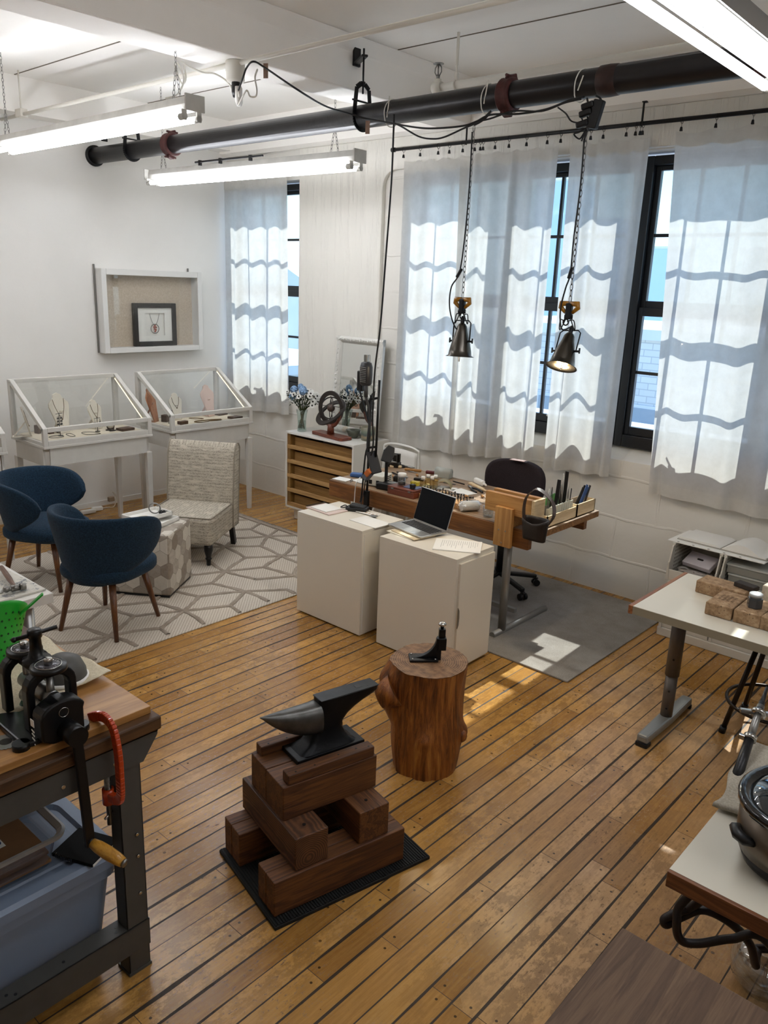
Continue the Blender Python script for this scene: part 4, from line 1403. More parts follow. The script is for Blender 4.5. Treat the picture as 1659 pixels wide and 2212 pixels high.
# ------------------------------------------------------------------ blue wrap chairs
def blue_chair(label, loc, rz):
    root = thing('dining_chair', label, 'chair', loc, rz, 'blue tweed wrap back chairs')
    def seat(u, v):
        a = 2 * PI * u
        ph = PI * (v - .5)
        cx, cy = math.cos(a), math.sin(a)
        k = (abs(cx) ** 3.2 + abs(cy) ** 3.2) ** (-1 / 3.2)
        c = abs(math.cos(ph)) ** .38
        z = .405 + .062 * (1 if ph > 0 else -1) * abs(math.sin(ph)) ** .7
        z += .018 * max(0, 1 - c * 1.05) if ph > 0 else 0
        wid = .268 - .02 * (1 - cx) * .5
        return Vector((.015 + .268 * k * cx * c, wid * k * cy * c, z))
    MB().grid(seat, 40, 18, closed_u=True).build('seat', M_blue, root)
    A = R(116)
    def back(u, v):
        s = 2 * u - 1
        a = PI + A * s
        e = (1 - abs(s) ** 9) ** .5 if abs(s) < 1 else 0
        f = min(1, abs(s) / .98)
        zu = .80 - .03 * f ** 2 - .06 * f ** 6
        zl = .345 + .175 * max(0, (f - .28) / .72) ** .85
        zm = (zu + zl) / 2 + .005 * f
        hh = (zu - zl) / 2 * e
        t = .026 * (.55 + .45 * e)
        b_ = 2 * PI * v
        cz, ct = math.cos(b_), math.sin(b_)
        cz = math.copysign(abs(cz) ** .35, cz)
        z = zm + hh * cz
        rad = .252 + .075 * max(0, (z - .42) / .38) + t * math.copysign(abs(ct) ** .7, ct)
        fl = 1.0 + .06 * f ** 2
        return Vector((.03 + rad * 1.05 * math.cos(a), rad * fl * math.sin(a), z))
    MB().grid(back, 54, 20, closed_v=True).build('backrest', M_blue, root)
    for sx, sy in ((1, 1), (1, -1), (-1, 1), (-1, -1)):
        b = MB()
        b.cyl((sx * .155, sy * .15, .37), (sx * .222, sy * .212, 0), .024, .014, seg=14)
        b.build('leg', M_leg, root)
    return root
blue_chair('blue tweed chair nearer the camera, seen from behind, facing the hexagon ottoman', (-4.503, 2.445, .009), R(113))
blue_chair('blue tweed chair in front of the display cases, seen from the side', (-5.52, 2.53, .009), R(32))

# ------------------------------------------------------------------ slipper chair
sl = thing('slipper_chair', 'cream armless slipper chair printed with handwriting, on black legs', 'armchair', (-5.317, 3.652, .012), R(-57))
b = MB()
b.bb(-.3, .305, -.285, .285, .17, .395, .035, 4)
boxuv(b.build('seat', M_script, sl))
b = MB()
prof = [(-.185, .19), (-.19, .42), (-.235, .78), (-.262, .85), (-.30, .885), (-.345, .875), (-.37, .84), (-.365, .78), (-.33, .42), (-.31, .19)]
b.prism(prof, .58, Matrix(((1, 0, 0, 0), (0, 0, 1, -.29), (0, 1, 0, 0), (0, 0, 0, 1))), bev=.012, smooth=True)
boxuv(b.build('backrest', M_script, sl))
b = MB()
pip = M_script
for s in (-1, 1):
    b.tube([(x, s * .288, z) for x, z in prof], .006, 6, closed=True)
b.tube([(.29, s * .27, .392) for s in (-1, 1)], .005, 6)
b.tube([(-.18, -.275, .392), (.285, -.275, .392)], .005, 6)
b.tube([(-.18, .275, .392), (.285, .275, .392)], .005, 6)
b.build('piping', mat('dark_piping', '8b8375', .8), sl)
M_bleg = mat('black_lacquer_leg', '0e0d0d', .3)
for s in (-1, 1):
    MB().lathe([(0, .175), (.03, .172), (.036, .15), (.034, .12), (.022, .075), (.02, .066), (.026, .06), (.026, .052), (.019, .046), (.016, 0), (0, 0)], 16, (.25, s * .235, 0)).build('leg', M_bleg, sl)
    MB().bar((-.27, s * .24, .2), (-.33, s * .24, 0), .04, .045, .004).build('leg', M_bleg, sl)

# ------------------------------------------------------------------ ottoman with trays
ot = thing('ottoman', 'cube ottoman covered in cream and taupe hexagon hide patches', 'ottoman', (-4.903, 3.014, .012), R(35))
b = MB()
b.bb(-.222, .222, -.22, .22, .012, .47, .022, 3)
boxuv(b.build('cover', M_hex, ot))
MB().bb(-.21, .21, -.21, .21, 0, .014).build('base', M_blk, ot)
def tray(label, px, py, z, rz, s=(.2, .3)):
    p = at(px, py, z)
    t = thing('jewellery_tray', label, 'tray', (p.x, p.y, z), rz)
    b = MB()
    b.bb(-s[0] / 2, s[0] / 2, -s[1] / 2, s[1] / 2, 0, .006)
    for a in ((-s[0] / 2, -s[0] / 2 + .008, -s[1] / 2, s[1] / 2), (s[0] / 2 - .008, s[0] / 2, -s[1] / 2, s[1] / 2), (-s[0] / 2, s[0] / 2, -s[1] / 2, -s[1] / 2 + .008), (-s[0] / 2, s[0] / 2, s[1] / 2 - .008, s[1] / 2)):
        b.bb(*a, 0, .03)
    b.build('tray_body', M_white, t)
    return t, p
zo = .483
t1, p1 = tray('lower white jewellery tray on the hexagon ottoman', 332, 1128, zo, R(20), (.26, .26))
t2, p2 = tray('upper white jewellery tray with bangles, resting on the lower tray', 318, 1116, zo + .031, R(5), (.2, .3))
tag(MB().tube([(.035 * math.cos(a), .045 * math.sin(a), .003) for a in [2 * PI * k / 20 for k in range(20)]], .0025, 5, closed=True).build('bangle', M_cream, None, (p2.x + .02, p2.y - .05, zo + .037)), 'thin cream bangle lying flat in the upper tray', 'bangle')
tag(MB().tube([(.04 * math.cos(a), .01 * math.cos(a), .043 + .038 * math.sin(a)) for a in [2 * PI * k / 20 for k in range(20)]], .005, 6, closed=True).build('bangle', M_steel, None, (p2.x - .01, p2.y + .07, zo + .037), .5), 'silver bangle standing on edge in the upper tray', 'bangle')
b = MB()
for k in range(9):
    b.ball((.012 * (k % 3) - .012, .014 * (k // 3), .01 + .006 * (k % 2)), .009, 8)
tag(b.build('bead_bracelet', M_blk, None, (p2.x + .02, p2.y + .10, zo + .037)), 'bunched black bead bracelet at the end of the upper tray', 'bracelet')
# ------------------------------------------------------------------ drawer cabinet by the pier
M_oak = wood('pale_oak', '8e6a3f', 'a98453', 'c09c69', axis=0, scale=1.6, rough=.45)
M_oakd = wood('oak_drawer_front', '7a5830', '94703f', 'a98350', axis=0, scale=1.3, rough=.5)
M_lam = mat('white_laminate', 'd9d6cf', .32)
dx0, dx1, dy0, dy1, dz0, dz1 = -5.625, -4.735, 4.935, 5.40, .115, .85
dc = thing('drawer_cabinet', 'white cabinet with five open fronted oak drawers, against the pier', 'cabinet', (dx0, dy0, 0))
w, d = dx1 - dx0, dy1 - dy0
b = MB()
b.bb(0, w, 0, d, dz1 - .02, dz1, .002)
b.bb(0, .018, 0, d, dz0, dz1 - .02, .001)
b.bb(w - .018, w, 0, d, dz0, dz1 - .02, .001)
b.bb(.018, w - .018, 0, d, dz0, dz0 + .018, .001)
b.bb(.018, w - .018, d - .012, d, dz0 + .018, dz1 - .02)
b.build('carcass', M_lam, dc)
MB().bb(.06, w - .06, .06, d - .03, 0, dz0).build('plinth', M_lam, dc)
M_inner = wood('oak_inner_side', '6a4a28', '80602f', '947243', axis=2, scale=1.3)
b = MB()
b.bb(.018, .06, .008, d - .03, dz0 + .018, dz1 - .02)
b.build('inner_side', M_inner, dc)
ph = (dz1 - .02 - dz0 - .018) / 5
for k in range(5):
    z = dz0 + .018 + k * ph
    o = MB().bb(.062, w - .02, .06, .075, z + .004, z + ph * .74).bb(.062, w - .02, .06, d - .05, z + .002, z + .008).build('drawer', M_oakd, dc)
    MB().bb(.02, w - .02, .002, .03, z, z + .034, .002).build('drawer_rail', M_oak, o)
TD = .851
# leaning mirror
M_mirror = mat('mirror_glass', 'e6e8e6', .02, metal=1)
M_orn = mat('white_plaster_frame', 'd0cfc8', .5, bump=.8, bs=34)
mx0, mx1, mzh = -5.40, -4.80, .885
mr = thing('leaning_mirror', 'white ornate framed mirror leaning on the pier, reflecting the flowers', 'mirror', ((mx0 + mx1) / 2, 5.325, TD))
tilt = math.atan2(.065, mzh)
mr.rotation_euler = (-tilt, 0, R(-2))
hw = (mx1 - mx0) / 2
b = MB()
fwid = .062
def fprof(L, mtx):
    b.prism([(-fwid / 2, -.0), (-fwid / 2, .012), (-fwid * .2, .03), (fwid * .12, .034), (fwid * .4, .018), (fwid / 2, .0)], L, mtx)
for s in (-1, 1):
    b.prism([(s * hw, 0), (s * hw, -.03), (s * (hw - .02), -.045), (s * (hw - .045), -.035), (s * (hw - fwid), -.012), (s * (hw - fwid), 0)], mzh, Matrix(((1, 0, 0, 0), (0, 1, 0, 0), (0, 0, 1, 0), (0, 0, 0, 1))))
for z0_, z1_ in ((0, fwid), (mzh, mzh - fwid)):
    b.prism([(0, z0_), (-.03, z0_), (-.045, z0_ + (z1_ - z0_) * .35), (-.035, z0_ + (z1_ - z0_) * .7), (-.012, z1_), (0, z1_)], 2 * hw, Matrix(((0, 0, 1, -hw), (1, 0, 0, 0), (0, 1, 0, 0), (0, 0, 0, 1))))
rr = random.Random(2)
for k in range(90):
    t = k / 90 * 4
    sd_, f = int(t), t - int(t)
    x, z = ((-hw + .027 + f * (2 * hw - .054), mzh - .027) if sd_ == 0 else ((hw - .027, f * mzh) if sd_ == 1 else ((-hw + .027 + f * (2 * hw - .054), .027) if sd_ == 2 else (-hw + .027, f * mzh))))
    b.ball((x + rr.uniform(-.006, .006), -.04, max(.02, min(mzh - .02, z))), rr.uniform(.008, .014), 6, (1.2, .6, 1.2))
b.build('frame', M_orn, mr)
MB().bb(-hw + fwid - .004, hw - fwid + .004, -.012, -.006, fwid - .004, mzh - fwid + .004).build('mirror_glass', M_mirror, mr)
# vase of flowers
M_vase = pane('vase_glass', (.9, .95, .94), base=.12)
M_stem = mat('green_stem', '3f4a22', .6, var=.3)
M_leaf = mat('dark_green_leaf', '26331f', .6, var=.3)
M_pet = mat('white_petal', 'dcdcd6', .6)
M_eye = mat('dark_flower_eye', '1d1712', .7)
M_hyd = mat('blue_hydrangea', '8fb0d2', .7, var=.35, vs=60)
M_water = pane('vase_water', (.82, .88, .84), base=.06)
vp = at(652, 931, TD)
vs_ = thing('flower_vase', 'clear glass vase of water on the white drawer cabinet', 'vase', (vp.x, vp.y, TD))
MB().lathe([(0, .006), (.036, .006), (.043, 0), (.045, .008), (.04, .05), (.041, .1), (.048, .16), (.056, .205), (.054, .205), (.046, .16), (.038, .1), (.037, .05), (.04, .014), (0, .014)], 28).build('glass', M_vase, vs_)
MB().lathe([(0, .015), (.036, .016), (.0355, .05), (.0365, .1), (0, .1)], 20).build('water', M_water, vs_)
bq = thing('flower_bouquet', 'bouquet of white daisies with dark eyes and blue hydrangeas in the glass vase', 'flowers', (vp.x, vp.y, TD + .02))
rr = random.Random(12)
heads = []
for k in range(46):
    a = rr.uniform(0, 2 * PI)
    r = .19 * math.sqrt(rr.uniform(.08, 1))
    heads.append(Vector((r * math.cos(a) * 1.1, r * math.sin(a) * .8, .32 + .075 * (1 - (r / .19) ** 2) + rr.uniform(-.045, .035) - .05 * (r / .19))))
b = MB()
for h_ in heads[:34]:
    base = Vector((rr.uniform(-.02, .02), rr.uniform(-.02, .02), .005))
    neck = Vector((h_.x * .18, h_.y * .18, .18))
    b.tube(spline([base - neck * .0 - Vector((h_.x * .12, h_.y * .12, 0)), neck, h_ * .7 + Vector((0, 0, .06)), h_], 4), .0026, 5)
b.build('stems', M_stem, bq)
b = MB()
for k in range(260):
    a = rr.uniform(0, 2 * PI)
    r = .15 * math.sqrt(rr.random())
    c = Vector((r * math.cos(a) * 1.1, r * math.sin(a) * .8, .20 + rr.uniform(0, .1) + r * .2))
    d_ = Vector((rr.uniform(-1, 1), rr.uniform(-1, 1), rr.uniform(-.6, .8))).normalized()
    x_, y_, _ = frame_of(d_)
    l = rr.uniform(.018, .04)
    b._add([c, c + d_ * l * .5 + x_ * l * .28, c + d_ * l, c + d_ * l * .5 - x_ * l * .28], [(0, 1, 2, 3)])
b.build('foliage', M_leaf, bq)
d0 = None
for h_ in heads:
    n_ = (Vector((h_.x, h_.y, .05)).normalized() + Vector((.3, -.7, .25)) * .9 + Vector((rr.uniform(-.3, .3), rr.uniform(-.3, .3), rr.uniform(-.2, .4)))).normalized()
    if d0 is None:
        b = MB()
        for k in range(12):
            a = 2 * PI * k / 12
            b.box((.0165 * math.cos(a), .0165 * math.sin(a), .0), (.018, .0085, .0015), .0006, rot=Euler((0, -.15, a)), seg=1)
        d0 = b.build('daisy', M_pet, bq)
        e0 = MB().ball((0, 0, .002), .0085, 8, (1, 1, .6)).build('daisy_eye', M_eye, d0)
        dd = d0
    else:
        dd = dup(d0, parent=bq)
    dd.location = h_
    dd.rotation_euler = n_.to_track_quat('Z', 'Y').to_euler()
for hx_, hy_, hz_, r in ((-.06, -.045, .365, .04), (.07, -.05, .37, .046), (-.02, .0, .39, .034), (-.09, -.04, .30, .036)):
    b = MB()
    for k in range(60):
        n_ = Vector((rr.gauss(0, 1), rr.gauss(0, 1), rr.gauss(0, 1))).normalized()
        c = Vector((hx_, hy_, hz_)) + n_ * r * .85
        x_, y_, _ = frame_of(n_)
        s_ = r * .3
        b._add([c + x_ * s_, c + y_ * s_ + n_ * .004, c - x_ * s_, c - y_ * s_ + n_ * .004], [(0, 1, 2, 3)])
    b.ball((hx_, hy_, hz_), r * .8, 12)
    b.build('hydrangea', M_hyd, bq)
# armillary sculpture
M_red = wood('red_brown_wood', '4a2216', '6a3422', '7e442e', axis=0, scale=2.4, rough=.4)
M_drk = mat('dark_bronze_ring', '2c2521', .5, metal=.2, var=.2)
sp_ = at(714, 944, TD)
ar = thing('armillary_sphere', 'dark ringed armillary sphere on a red brown wooden base, on the drawer cabinet', 'sculpture', (sp_.x, sp_.y, TD), R(-4))
b = MB()
b.prism([(-.215, -.045), (.2, -.075), (.225, -.055), (.225, .06), (-.19, .075), (-.215, .06)], .03, bev=.006)
b.build('base', M_red, ar)
b = MB()
b.cyl((.0, 0, .028), (0, 0, .12), .034, .028, seg=12)
b.build('post', M_red, ar)
b = MB()
n = 22
def yoke(u, v):
    a = PI * 1.08 + (PI * .92) * u
    rr_ = .125
    ww = .018 - .004 * abs(2 * u - 1)
    k = 2 * PI * v
    R2 = rr_ + ww * math.cos(k)
    return Vector((R2 * math.cos(a), .012 * math.sin(k), .245 + R2 * 1.12 * math.sin(a)))
b.grid(yoke, n, 8, closed_v=True)
b.build('cradle', M_red, ar)
def ring(name, r, wd, th, rot, m, seg=40, c=(0, 0, .265), sx=1.0):
    q = MB()
    mt = Matrix.Translation(Vector(c)) @ rot.to_matrix().to_4x4()
    pr = [(r - wd / 2, -th / 2), (r + wd / 2, -th / 2), (r + wd / 2, th / 2), (r - wd / 2, th / 2)]
    q.grid(lambda u, v: mt @ Vector((sx * pr[int(round(v * 4)) % 4][0] * math.cos(2 * PI * u), pr[int(round(v * 4)) % 4][0] * math.sin(2 * PI * u), pr[int(round(v * 4)) % 4][1])), seg, 4, smooth=False, closed_u=True, closed_v=True)
    return q.build(name, m, ar)
ring('meridian_ring', .135, .04, .016, Euler((R(90), 0, R(18))), M_drk, sx=.84)
ring('horizon_ring', .135, .045, .014, Euler((R(38), R(-14), R(10))), M_drk, c=(0, 0, .225))
ring('inner_ring', .095, .006, .006, Euler((R(90), 0, R(70))), M_drk)
ring('inner_ring', .1, .006, .006, Euler((R(78), R(20), R(20))), M_drk)
ring('inner_ring', .09, .006, .006, Euler((R(85), R(-30), R(-30))), M_drk)
b = MB()
b.ball((0, 0, .265), .036, 18)
b.build('globe', mat('brown_globe', '4a3830', .45, var=.3, vs=30), ar)
b = MB()
b.cyl((-.13, 0, .275), (.16, 0, .29), .003, seg=6)
b.cyl((.02, .0, .16), (-.03, .02, .37), .003, seg=6)
b.build('axis_rod', M_drk, ar)
b = MB()
b.lathe([(0, 0), (.035, 0), (.05, .03), (.068, .075), (.064, .075), (.046, .032), (0, .01)], 22)
M_cer = mat('green_glaze', '55584b', .35, var=.3, vs=18)
p_ = at(780, 943, TD)
tag(b.build('ceramic_bowl', M_cer, None, (p_.x, min(p_.y, 5.19), TD)), 'small green glazed bowl before the mirror, left of the tall pot', 'bowl')
p_ = at(826, 948, TD)
m, nt, out = newmat('banded_glaze')
s_ = nd(nt, 'SeparateXYZ', {0: nd(nt, 'TexCoord').outputs['Object']})
wv = mth(nt, 'ADD', s_.outputs[2], mth(nt, 'MULTIPLY', nd(nt, 'TexNoise', {0: coord(nt), 2: 20}).outputs[0], .03))
c_ = ramp(nt, mth(nt, 'MULTIPLY', wv, 7.0), [(.2, lin('6d6d5c')), (.35, lin('8c7d62')), (.5, lin('46514e')), (.65, lin('5d6656')), (.9, lin('6f6a55'))])
pb_ = nd(nt, 'BsdfPrincipled', {'Base Color': c_, 'Roughness': .4})
nt.links.new(pb_.outputs[0], out.inputs[0])
b = MB()
b.lathe([(0, 0), (.058, 0), (.062, .03), (.068, .12), (.064, .12), (.058, .03), (0, .012)], 24)
tag(b.build('ceramic_pot', m, None, (-4.83, 5.215, TD)), 'banded green and brown ceramic pot at the window end of the drawer cabinet', 'pot')
b = MB()
b.ball((0, 0, .025), .028, 14, (1, 1, .88))
for k in range(40):
    a, e = rr.uniform(0, 2 * PI), rr.uniform(-.4, 1.4)
    n_ = Vector((math.cos(a) * math.cos(e), math.sin(a) * math.cos(e), math.sin(e)))
    b.cyl(Vector((0, 0, .025)) + n_ * .023, Vector((0, 0, .025)) + n_ * .034, .003, .001, seg=5)
p_ = at(745, 941, TD)
tag(b.build('sea_urchin', M_bust, None, (p_.x, p_.y, TD + .031)), 'white spiky sea urchin shell on the base of the armillary sphere', 'shell')

# ------------------------------------------------------------------ two white cabinets
def cabinet(name, label, x0, x1, y0, y1, h, door=False):
    root = thing(name, label, 'cabinet', (x0, y0, 0))
    w, d = x1 - x0, y1 - y0
    b = MB()
    b.bb(0, w, 0, d if not door else d, .012, h - .019, .0015)
    b.build('carcass', M_cab, root)
    MB().bb(0, w, 0, d, h - .0185, h, .0015).build('top_panel', M_cab, root)
    for fx in (.05, w - .05):
        MB().bb(fx - .03, fx + .03, .03, .07, 0, .012).build('foot', M_white, root)
    if door:
        dr = MB().bb(w + .0, w + .016, .022, d - .006, .03, h - .03, .0015).build('door', M_cab, root)
        MB().prism([(.0, -.065), (.012, -.045), (.015, 0), (.012, .045), (0, .065)], .006, Matrix(((0, 0, 1, w + .014), (1, 0, 0, .018), (0, 1, 0, .36), (0, 0, 0, 1)))).build('finger_pull', M_steel, dr)
    else:
        MB().bb(w + .0, w + .003, .02, .022, .03, h - .03).build('edge_joint', M_white, root)
    return root
M_cab = mat('cream_white_laminate', 'd6cfc0', .38)
cabinet('storage_cabinet', 'plain white cabinet with the black foot pedal on it, next to the rug', -3.845, -3.245, 3.48, 3.875, .72)
cabinet('storage_cabinet', 'plain white cabinet with a side door, carrying the open laptop', -3.105, -2.515, 3.49, 3.86, .72, True)
ZP = .7205
M_paper = mat('white_paper', 'e2e0da', .7)
M_pinkp = mat('pale_pink_cover', 'cdbab2', .6)
p_ = at(706, 1101, ZP)
nb = thing('spiral_notebook', 'pale pink spiral notebook open to a blank page on the left white cabinet', 'notebook', (p_.x, p_.y, ZP), R(-4))
MB().bb(-.12, .12, -.085, .085, 0, .008, .001).build('cover', M_pinkp, nb)
MB().bb(-.085, .075, -.07, .07, .008, .014, .0005).build('pages', M_paper, nb)
b = MB()
for k in range(26):
    y = -.08 + .16 * k / 25
    b.tube([(-.12 + .0 + .009 * math.cos(a), y, .008 + .009 * math.sin(a)) for a in [2 * PI * i / 8 for i in range(8)]], .0012, 4, closed=True)
b.build('spiral', M_dkmet, nb)
p_ = at(772, 1103, ZP)
fp = thing('foot_pedal', 'black foot pedal control on the left white cabinet', 'foot pedal', (p_.x, p_.y, ZP), R(25))
b = MB()
b.box((0, 0, .014), (.15, .085, .028), .01)
b.build('base', M_blk, fp)
MB().box((0.005, 0, .031), (.11, .07, .02), .008, rot=Euler((0, .1, 0))).build('treadle', mat('pedal_rubber', '191919', .6), fp)
MB().tube(spline([(-.07, 0, .02), (-.1, .03, .02), (-.12, .0, .012), (-.09, -.03, .02), (-.06, -.03, .03)], 5), .004, 6).build('cord', M_cable, fp)
for k, (px, py, s_, rz, z, lab) in enumerate(((800, 1128, (.24, .15), -.05, .0, 'white paper with a printed edge strip on the left white cabinet'),)):
    p_ = at(px, py, ZP)
    o = MB().box((0, 0, .002), (s_[0], s_[1], .004)).build('paper', M_paper, None, (p_.x, p_.y, ZP + z), rz)
    tag(o, lab, 'paper')
p_ = at(789, 1112, ZP)
o = MB()
o.box((0, 0, .001), (.17, .05, .002))
o.mi = 1
for k in range(6):
    o.box((-.07 + .028 * k, .0, .0025), (.014, .02, .001))
tag(o.build('printed_card', [M_paper, mat('printed_tan', 'b79f88', .7)], None, (p_.x, p_.y + .025, ZP + .005), .1), 'printed card with a row of small tan pictures behind the white paper', 'card')
p_ = at(807, 1118, ZP)
tag(MB().box((0, 0, .004), (.05, .032, .007), .003).build('memory_card', M_steel, None, (p_.x, p_.y, ZP + .0075), .2), 'small silver rectangular gadget lying on the white paper', 'gadget')
# laptop on papers
lp = at(905, 1156, ZP + .012)
lt = thing('laptop', 'open silver laptop with a dark screen on the right white cabinet', 'laptop', (-3.02, 3.74, ZP + .012), R(-11))
M_alu = mat('laptop_silver', 'b8b7b3', .3, metal=.8)
M_scr = mat('dark_screen', '04060b', .3, spec=.15)
b = MB()
b.prism([(-.165, -.105), (.165, -.105), (.165, .105), (-.165, .105)], .011, bev=.003)
b.build('base', M_alu, lt)
M_key = mat('black_keys', '101012', .5)
b = MB()
for r_ in range(5):
    for c_ in range(13):
        b.box((-.132 + c_ * .022, .08 - r_ * .021, .0118), (.018, .016, .002), .001, seg=1)
b.build('keyboard', M_key, lt)
MB().box((0, -.055, .0112), (.1, .06, .0008)).build('trackpad', mat('trackpad', 'a3a29f', .35, metal=.6), lt)
sc_ = MB().bb(-.165, .165, -.0025, .0025, 0, .218, .0024).build('screen', M_alu, lt)
sc_.location = (0, .105, .012)
sc_.rotation_euler = (R(-17), 0, 0)
MB().bb(-.161, .161, -.0036, -.0022, .006, .214).build('display', M_scr, sc_)
for k, (dx, dy, rz) in enumerate(((-.02, -.035, -.08), (.01, -.03, -.2))):
    o = MB().box((0, 0, .0025), (.23, .17, .005), .001).build('folder', mat('manila_paper', 'c9b896' if k else 'd8d2c2', .7), None, (-3.0 + dx, 3.70 + dy, ZP + .0055 * k), rz)
    tag(o, 'cream folder directly under the laptop' if k else 'white folder at the bottom of the pile under the laptop', 'folder')
p_ = at(983, 1180, ZP)
o = MB()
o.box((0, 0, .003), (.215, .28, .006), .0008)
o.mi = 1
rr = random.Random(3)
for k in range(18):
    l = rr.uniform(.06, .15)
    o.box((-.085 + l / 2, .115 - k * .0125, .0062), (l, .002, .0004))
tag(o.build('printed_document', [M_paper, mat('grey_print', '9a9894', .8)], None, (-2.66, 3.69, ZP), R(-58)), 'stack of printed sheets beside the laptop on the right white cabinet', 'document')

# ------------------------------------------------------------------ goldsmith workbench
M_dfir = wood('old_fir', '5a3516', '7a4b22', '94622f', axis=0, scale=1.1, rough=.5)
M_dtop = wood('worn_bench_top', '6a533c', '8a6f54', 'a08a70', axis=0, scale=1.0, rough=.55)
M_pine = wood('clear_pine', '8c5f30', 'a97a42', 'bf9257', axis=0, scale=1.2, rough=.5)
M_pinez = wood('clear_pine_upright', '8c5f30', 'a97a42', 'bf9257', axis=2, scale=1.2, rough=.5)
M_balsa = wood('pale_box_wood', 'c2a67b', 'd6bd94', 'e3cfab', axis=1, scale=1.5, rough=.55)
M_osb = mat('chipboard_edge', '8a6239', .7, var=.5, vs=60, bump=.3)
DX0, DX1, DY0, DY1, DZ = -4.17, -2.365, 4.10, 4.88, .785
dk = thing('jewellers_workbench', 'long wooden workbench on grey metal legs, covered in jewellery tools', 'workbench', (DX0, DY0, 0))
w, d = DX1 - DX0, DY1 - DY0
b = MB()
b.bb(0, w, 0, d, DZ - .006, DZ, .001)
b.build('top', M_dtop, dk)
b = MB()
b.bb(0, w, .001, d, DZ - .042, DZ - .006)
b.build('top_core', M_osb, dk)
MB().bb(-.004, w - .06, -.006, .04, DZ - .125, DZ - .004, .004).build('front_beam', M_dfir, dk)
MB().bb(.05, w - .05, d - .1, d - .055, DZ - .13, DZ - .042, .004).build('rear_beam', M_dfir, dk)
M_legm = mat('grey_enamel_leg', '8f8d88', .35, metal=.5)
for x in (w - .27, .3):
    b = MB()
    b.cyl((x, .11, .03), (x, .11, DZ - .042), .027, seg=18)
    b.tube([(x, .0, .022), (x, .66, .022)], .022, 10)
    b.bb(x - .03, x + .03, .0, .7, DZ - .06, DZ - .042, .003)
    b.build('leg', M_legm, dk)
MB().bb(.32, w - .3, .3, .33, .08, .11).build('stretcher', M_legm, dk)
# tool rest box clamped at the front right corner
bp = thing('bench_vise_box', 'pine clamping box standing on the front right corner of the workbench', 'clamp box', (-2.745, 4.07, DZ))
b = MB()
b.bb(0, .335, 0, .035, .08, .2, .002)
b.build('front_board', M_pine, bp)
b = MB()
b.bb(0, .335, .09, .125, .08, .2, .002)
b.build('rear_board', M_pine, bp)
MB().bb(.02, .315, .035, .09, .1, .185).build('metal_core', M_steel, bp)
MB().bb(.098, .222, -.028, .0, -.125, .125, .002).build('clamp_board', M_pinez, bp)
MB().bb(.11, .21, .0, .125, .001, .08).build('spacer', M_pine, bp)
MB().bb(.336, .356, .0, .125, .06, .2, .002).build('end_board', M_balsa, bp)
b = MB()
for x, z in ((.135, -.02), (.185, -.02), (.16, -.1)):
    b.cyl((x, -.031, z), (x, -.027, z), .005, seg=8)
b.build('screw', M_chrome, bp)
# leather pouch
M_leather = mat('dark_brown_leather', '1e1613', .45, var=.2, vs=30, bump=.1)
lp_ = thing('leather_pouch', 'dark leather tool pouch hung by its strap over the end of the clamping box', 'pouch', aty(1153, 1166, 4.03))
b = MB()
def pouch(u, v):
    a = 2 * PI * u
    k = .5 + .5 * v
    wx, wy = .072 + .012 * v, .024 + .014 * v
    top = .135 - .03 * (1 - math.cos(a * 1)) * .0 - (.03 if math.sin(a) < 0 else 0) * (1 - abs(math.cos(a)))
    return Vector((wx * math.copysign(abs(math.cos(a)) ** .6, math.cos(a)), wy * math.copysign(abs(math.sin(a)) ** .6, math.sin(a)), top * v))
b.grid(pouch, 32, 8, closed_u=True)
b._add([pouch(i / 24, 0) for i in range(24)], [tuple(range(24))])
b.build('pouch_body', M_leather, lp_, solid=.004)
b = MB()
strap = spline([(-.075, -.005, .1), (-.082, -.008, .18), (-.075, .0, .25), (-.045, .03, .295), (-.01, .06, .29), (.05, .09, .23), (.085, .06, .16), (.078, .0, .1)], 5)
for p1_, p2_ in zip(strap, strap[1:]):
    b.bar(p1_, p2_ + (p2_ - p1_) * .15, .004, .03, up=(0, 1, .2))
b.build('strap', mat('leather_strap', '3a2c25', .5), lp_)
MB().ball((-.076, -.02, .115), .007, 8).build('rivet', M_chrome, lp_)
# two tool boxes along the right edge
def open_box(name, label, x0, x1, y0, y1, z0, h):
    root = thing(name, label, 'box', ((x0 + x1) / 2, (y0 + y1) / 2, z0))
    a, c = (x1 - x0) / 2, (y1 - y0) / 2
    b = MB()
    b.bb(-a, a, -c, c, 0, .006)
    for q in ((-a, -a + .008, -c, c), (a - .008, a, -c, c), (-a, a, -c, -c + .008), (-a, a, c - .008, c)):
        b.bb(*q, .0, h)
    b.build('box_body', M_balsa, root)
    return root
open_box('tool_box', 'long pale wooden box of tweezers on the window side of the clamping box', -2.50, -2.385, 4.235, 4.60, DZ, .075)
open_box('tool_box', 'short pale wooden box of black and blue files at the bench corner', -2.50, -2.385, 4.607, 4.85, DZ, .085)
M_acr = mat('milky_acrylic', 'dedccb', .3, trans=.25)
rk = thing('tweezer_rack', 'milky plastic tweezer rack with slots, standing in the long wooden box', 'rack', (-2.43, 4.43, DZ + .007))
b = MB()
b.bb(-.02, .02, -.145, .145, 0, .10, .002)
b.build('rack_block', M_acr, rk)
b = MB()
for k in range(10):
    y = -.13 + .029 * k
    b.bb(.02, .028, y - .011, y + .011, .004, .115, .002)
b.build('slot_cover', M_acr, rk)
def tool(name, label, cat, pts, r, m, group=None):
    c = Vector(pts[0])
    b = MB()
    b.tube([Vector(p) - c for p in pts], r, 6)
    return tag(b.build(name, m, None, c), label, cat, group)
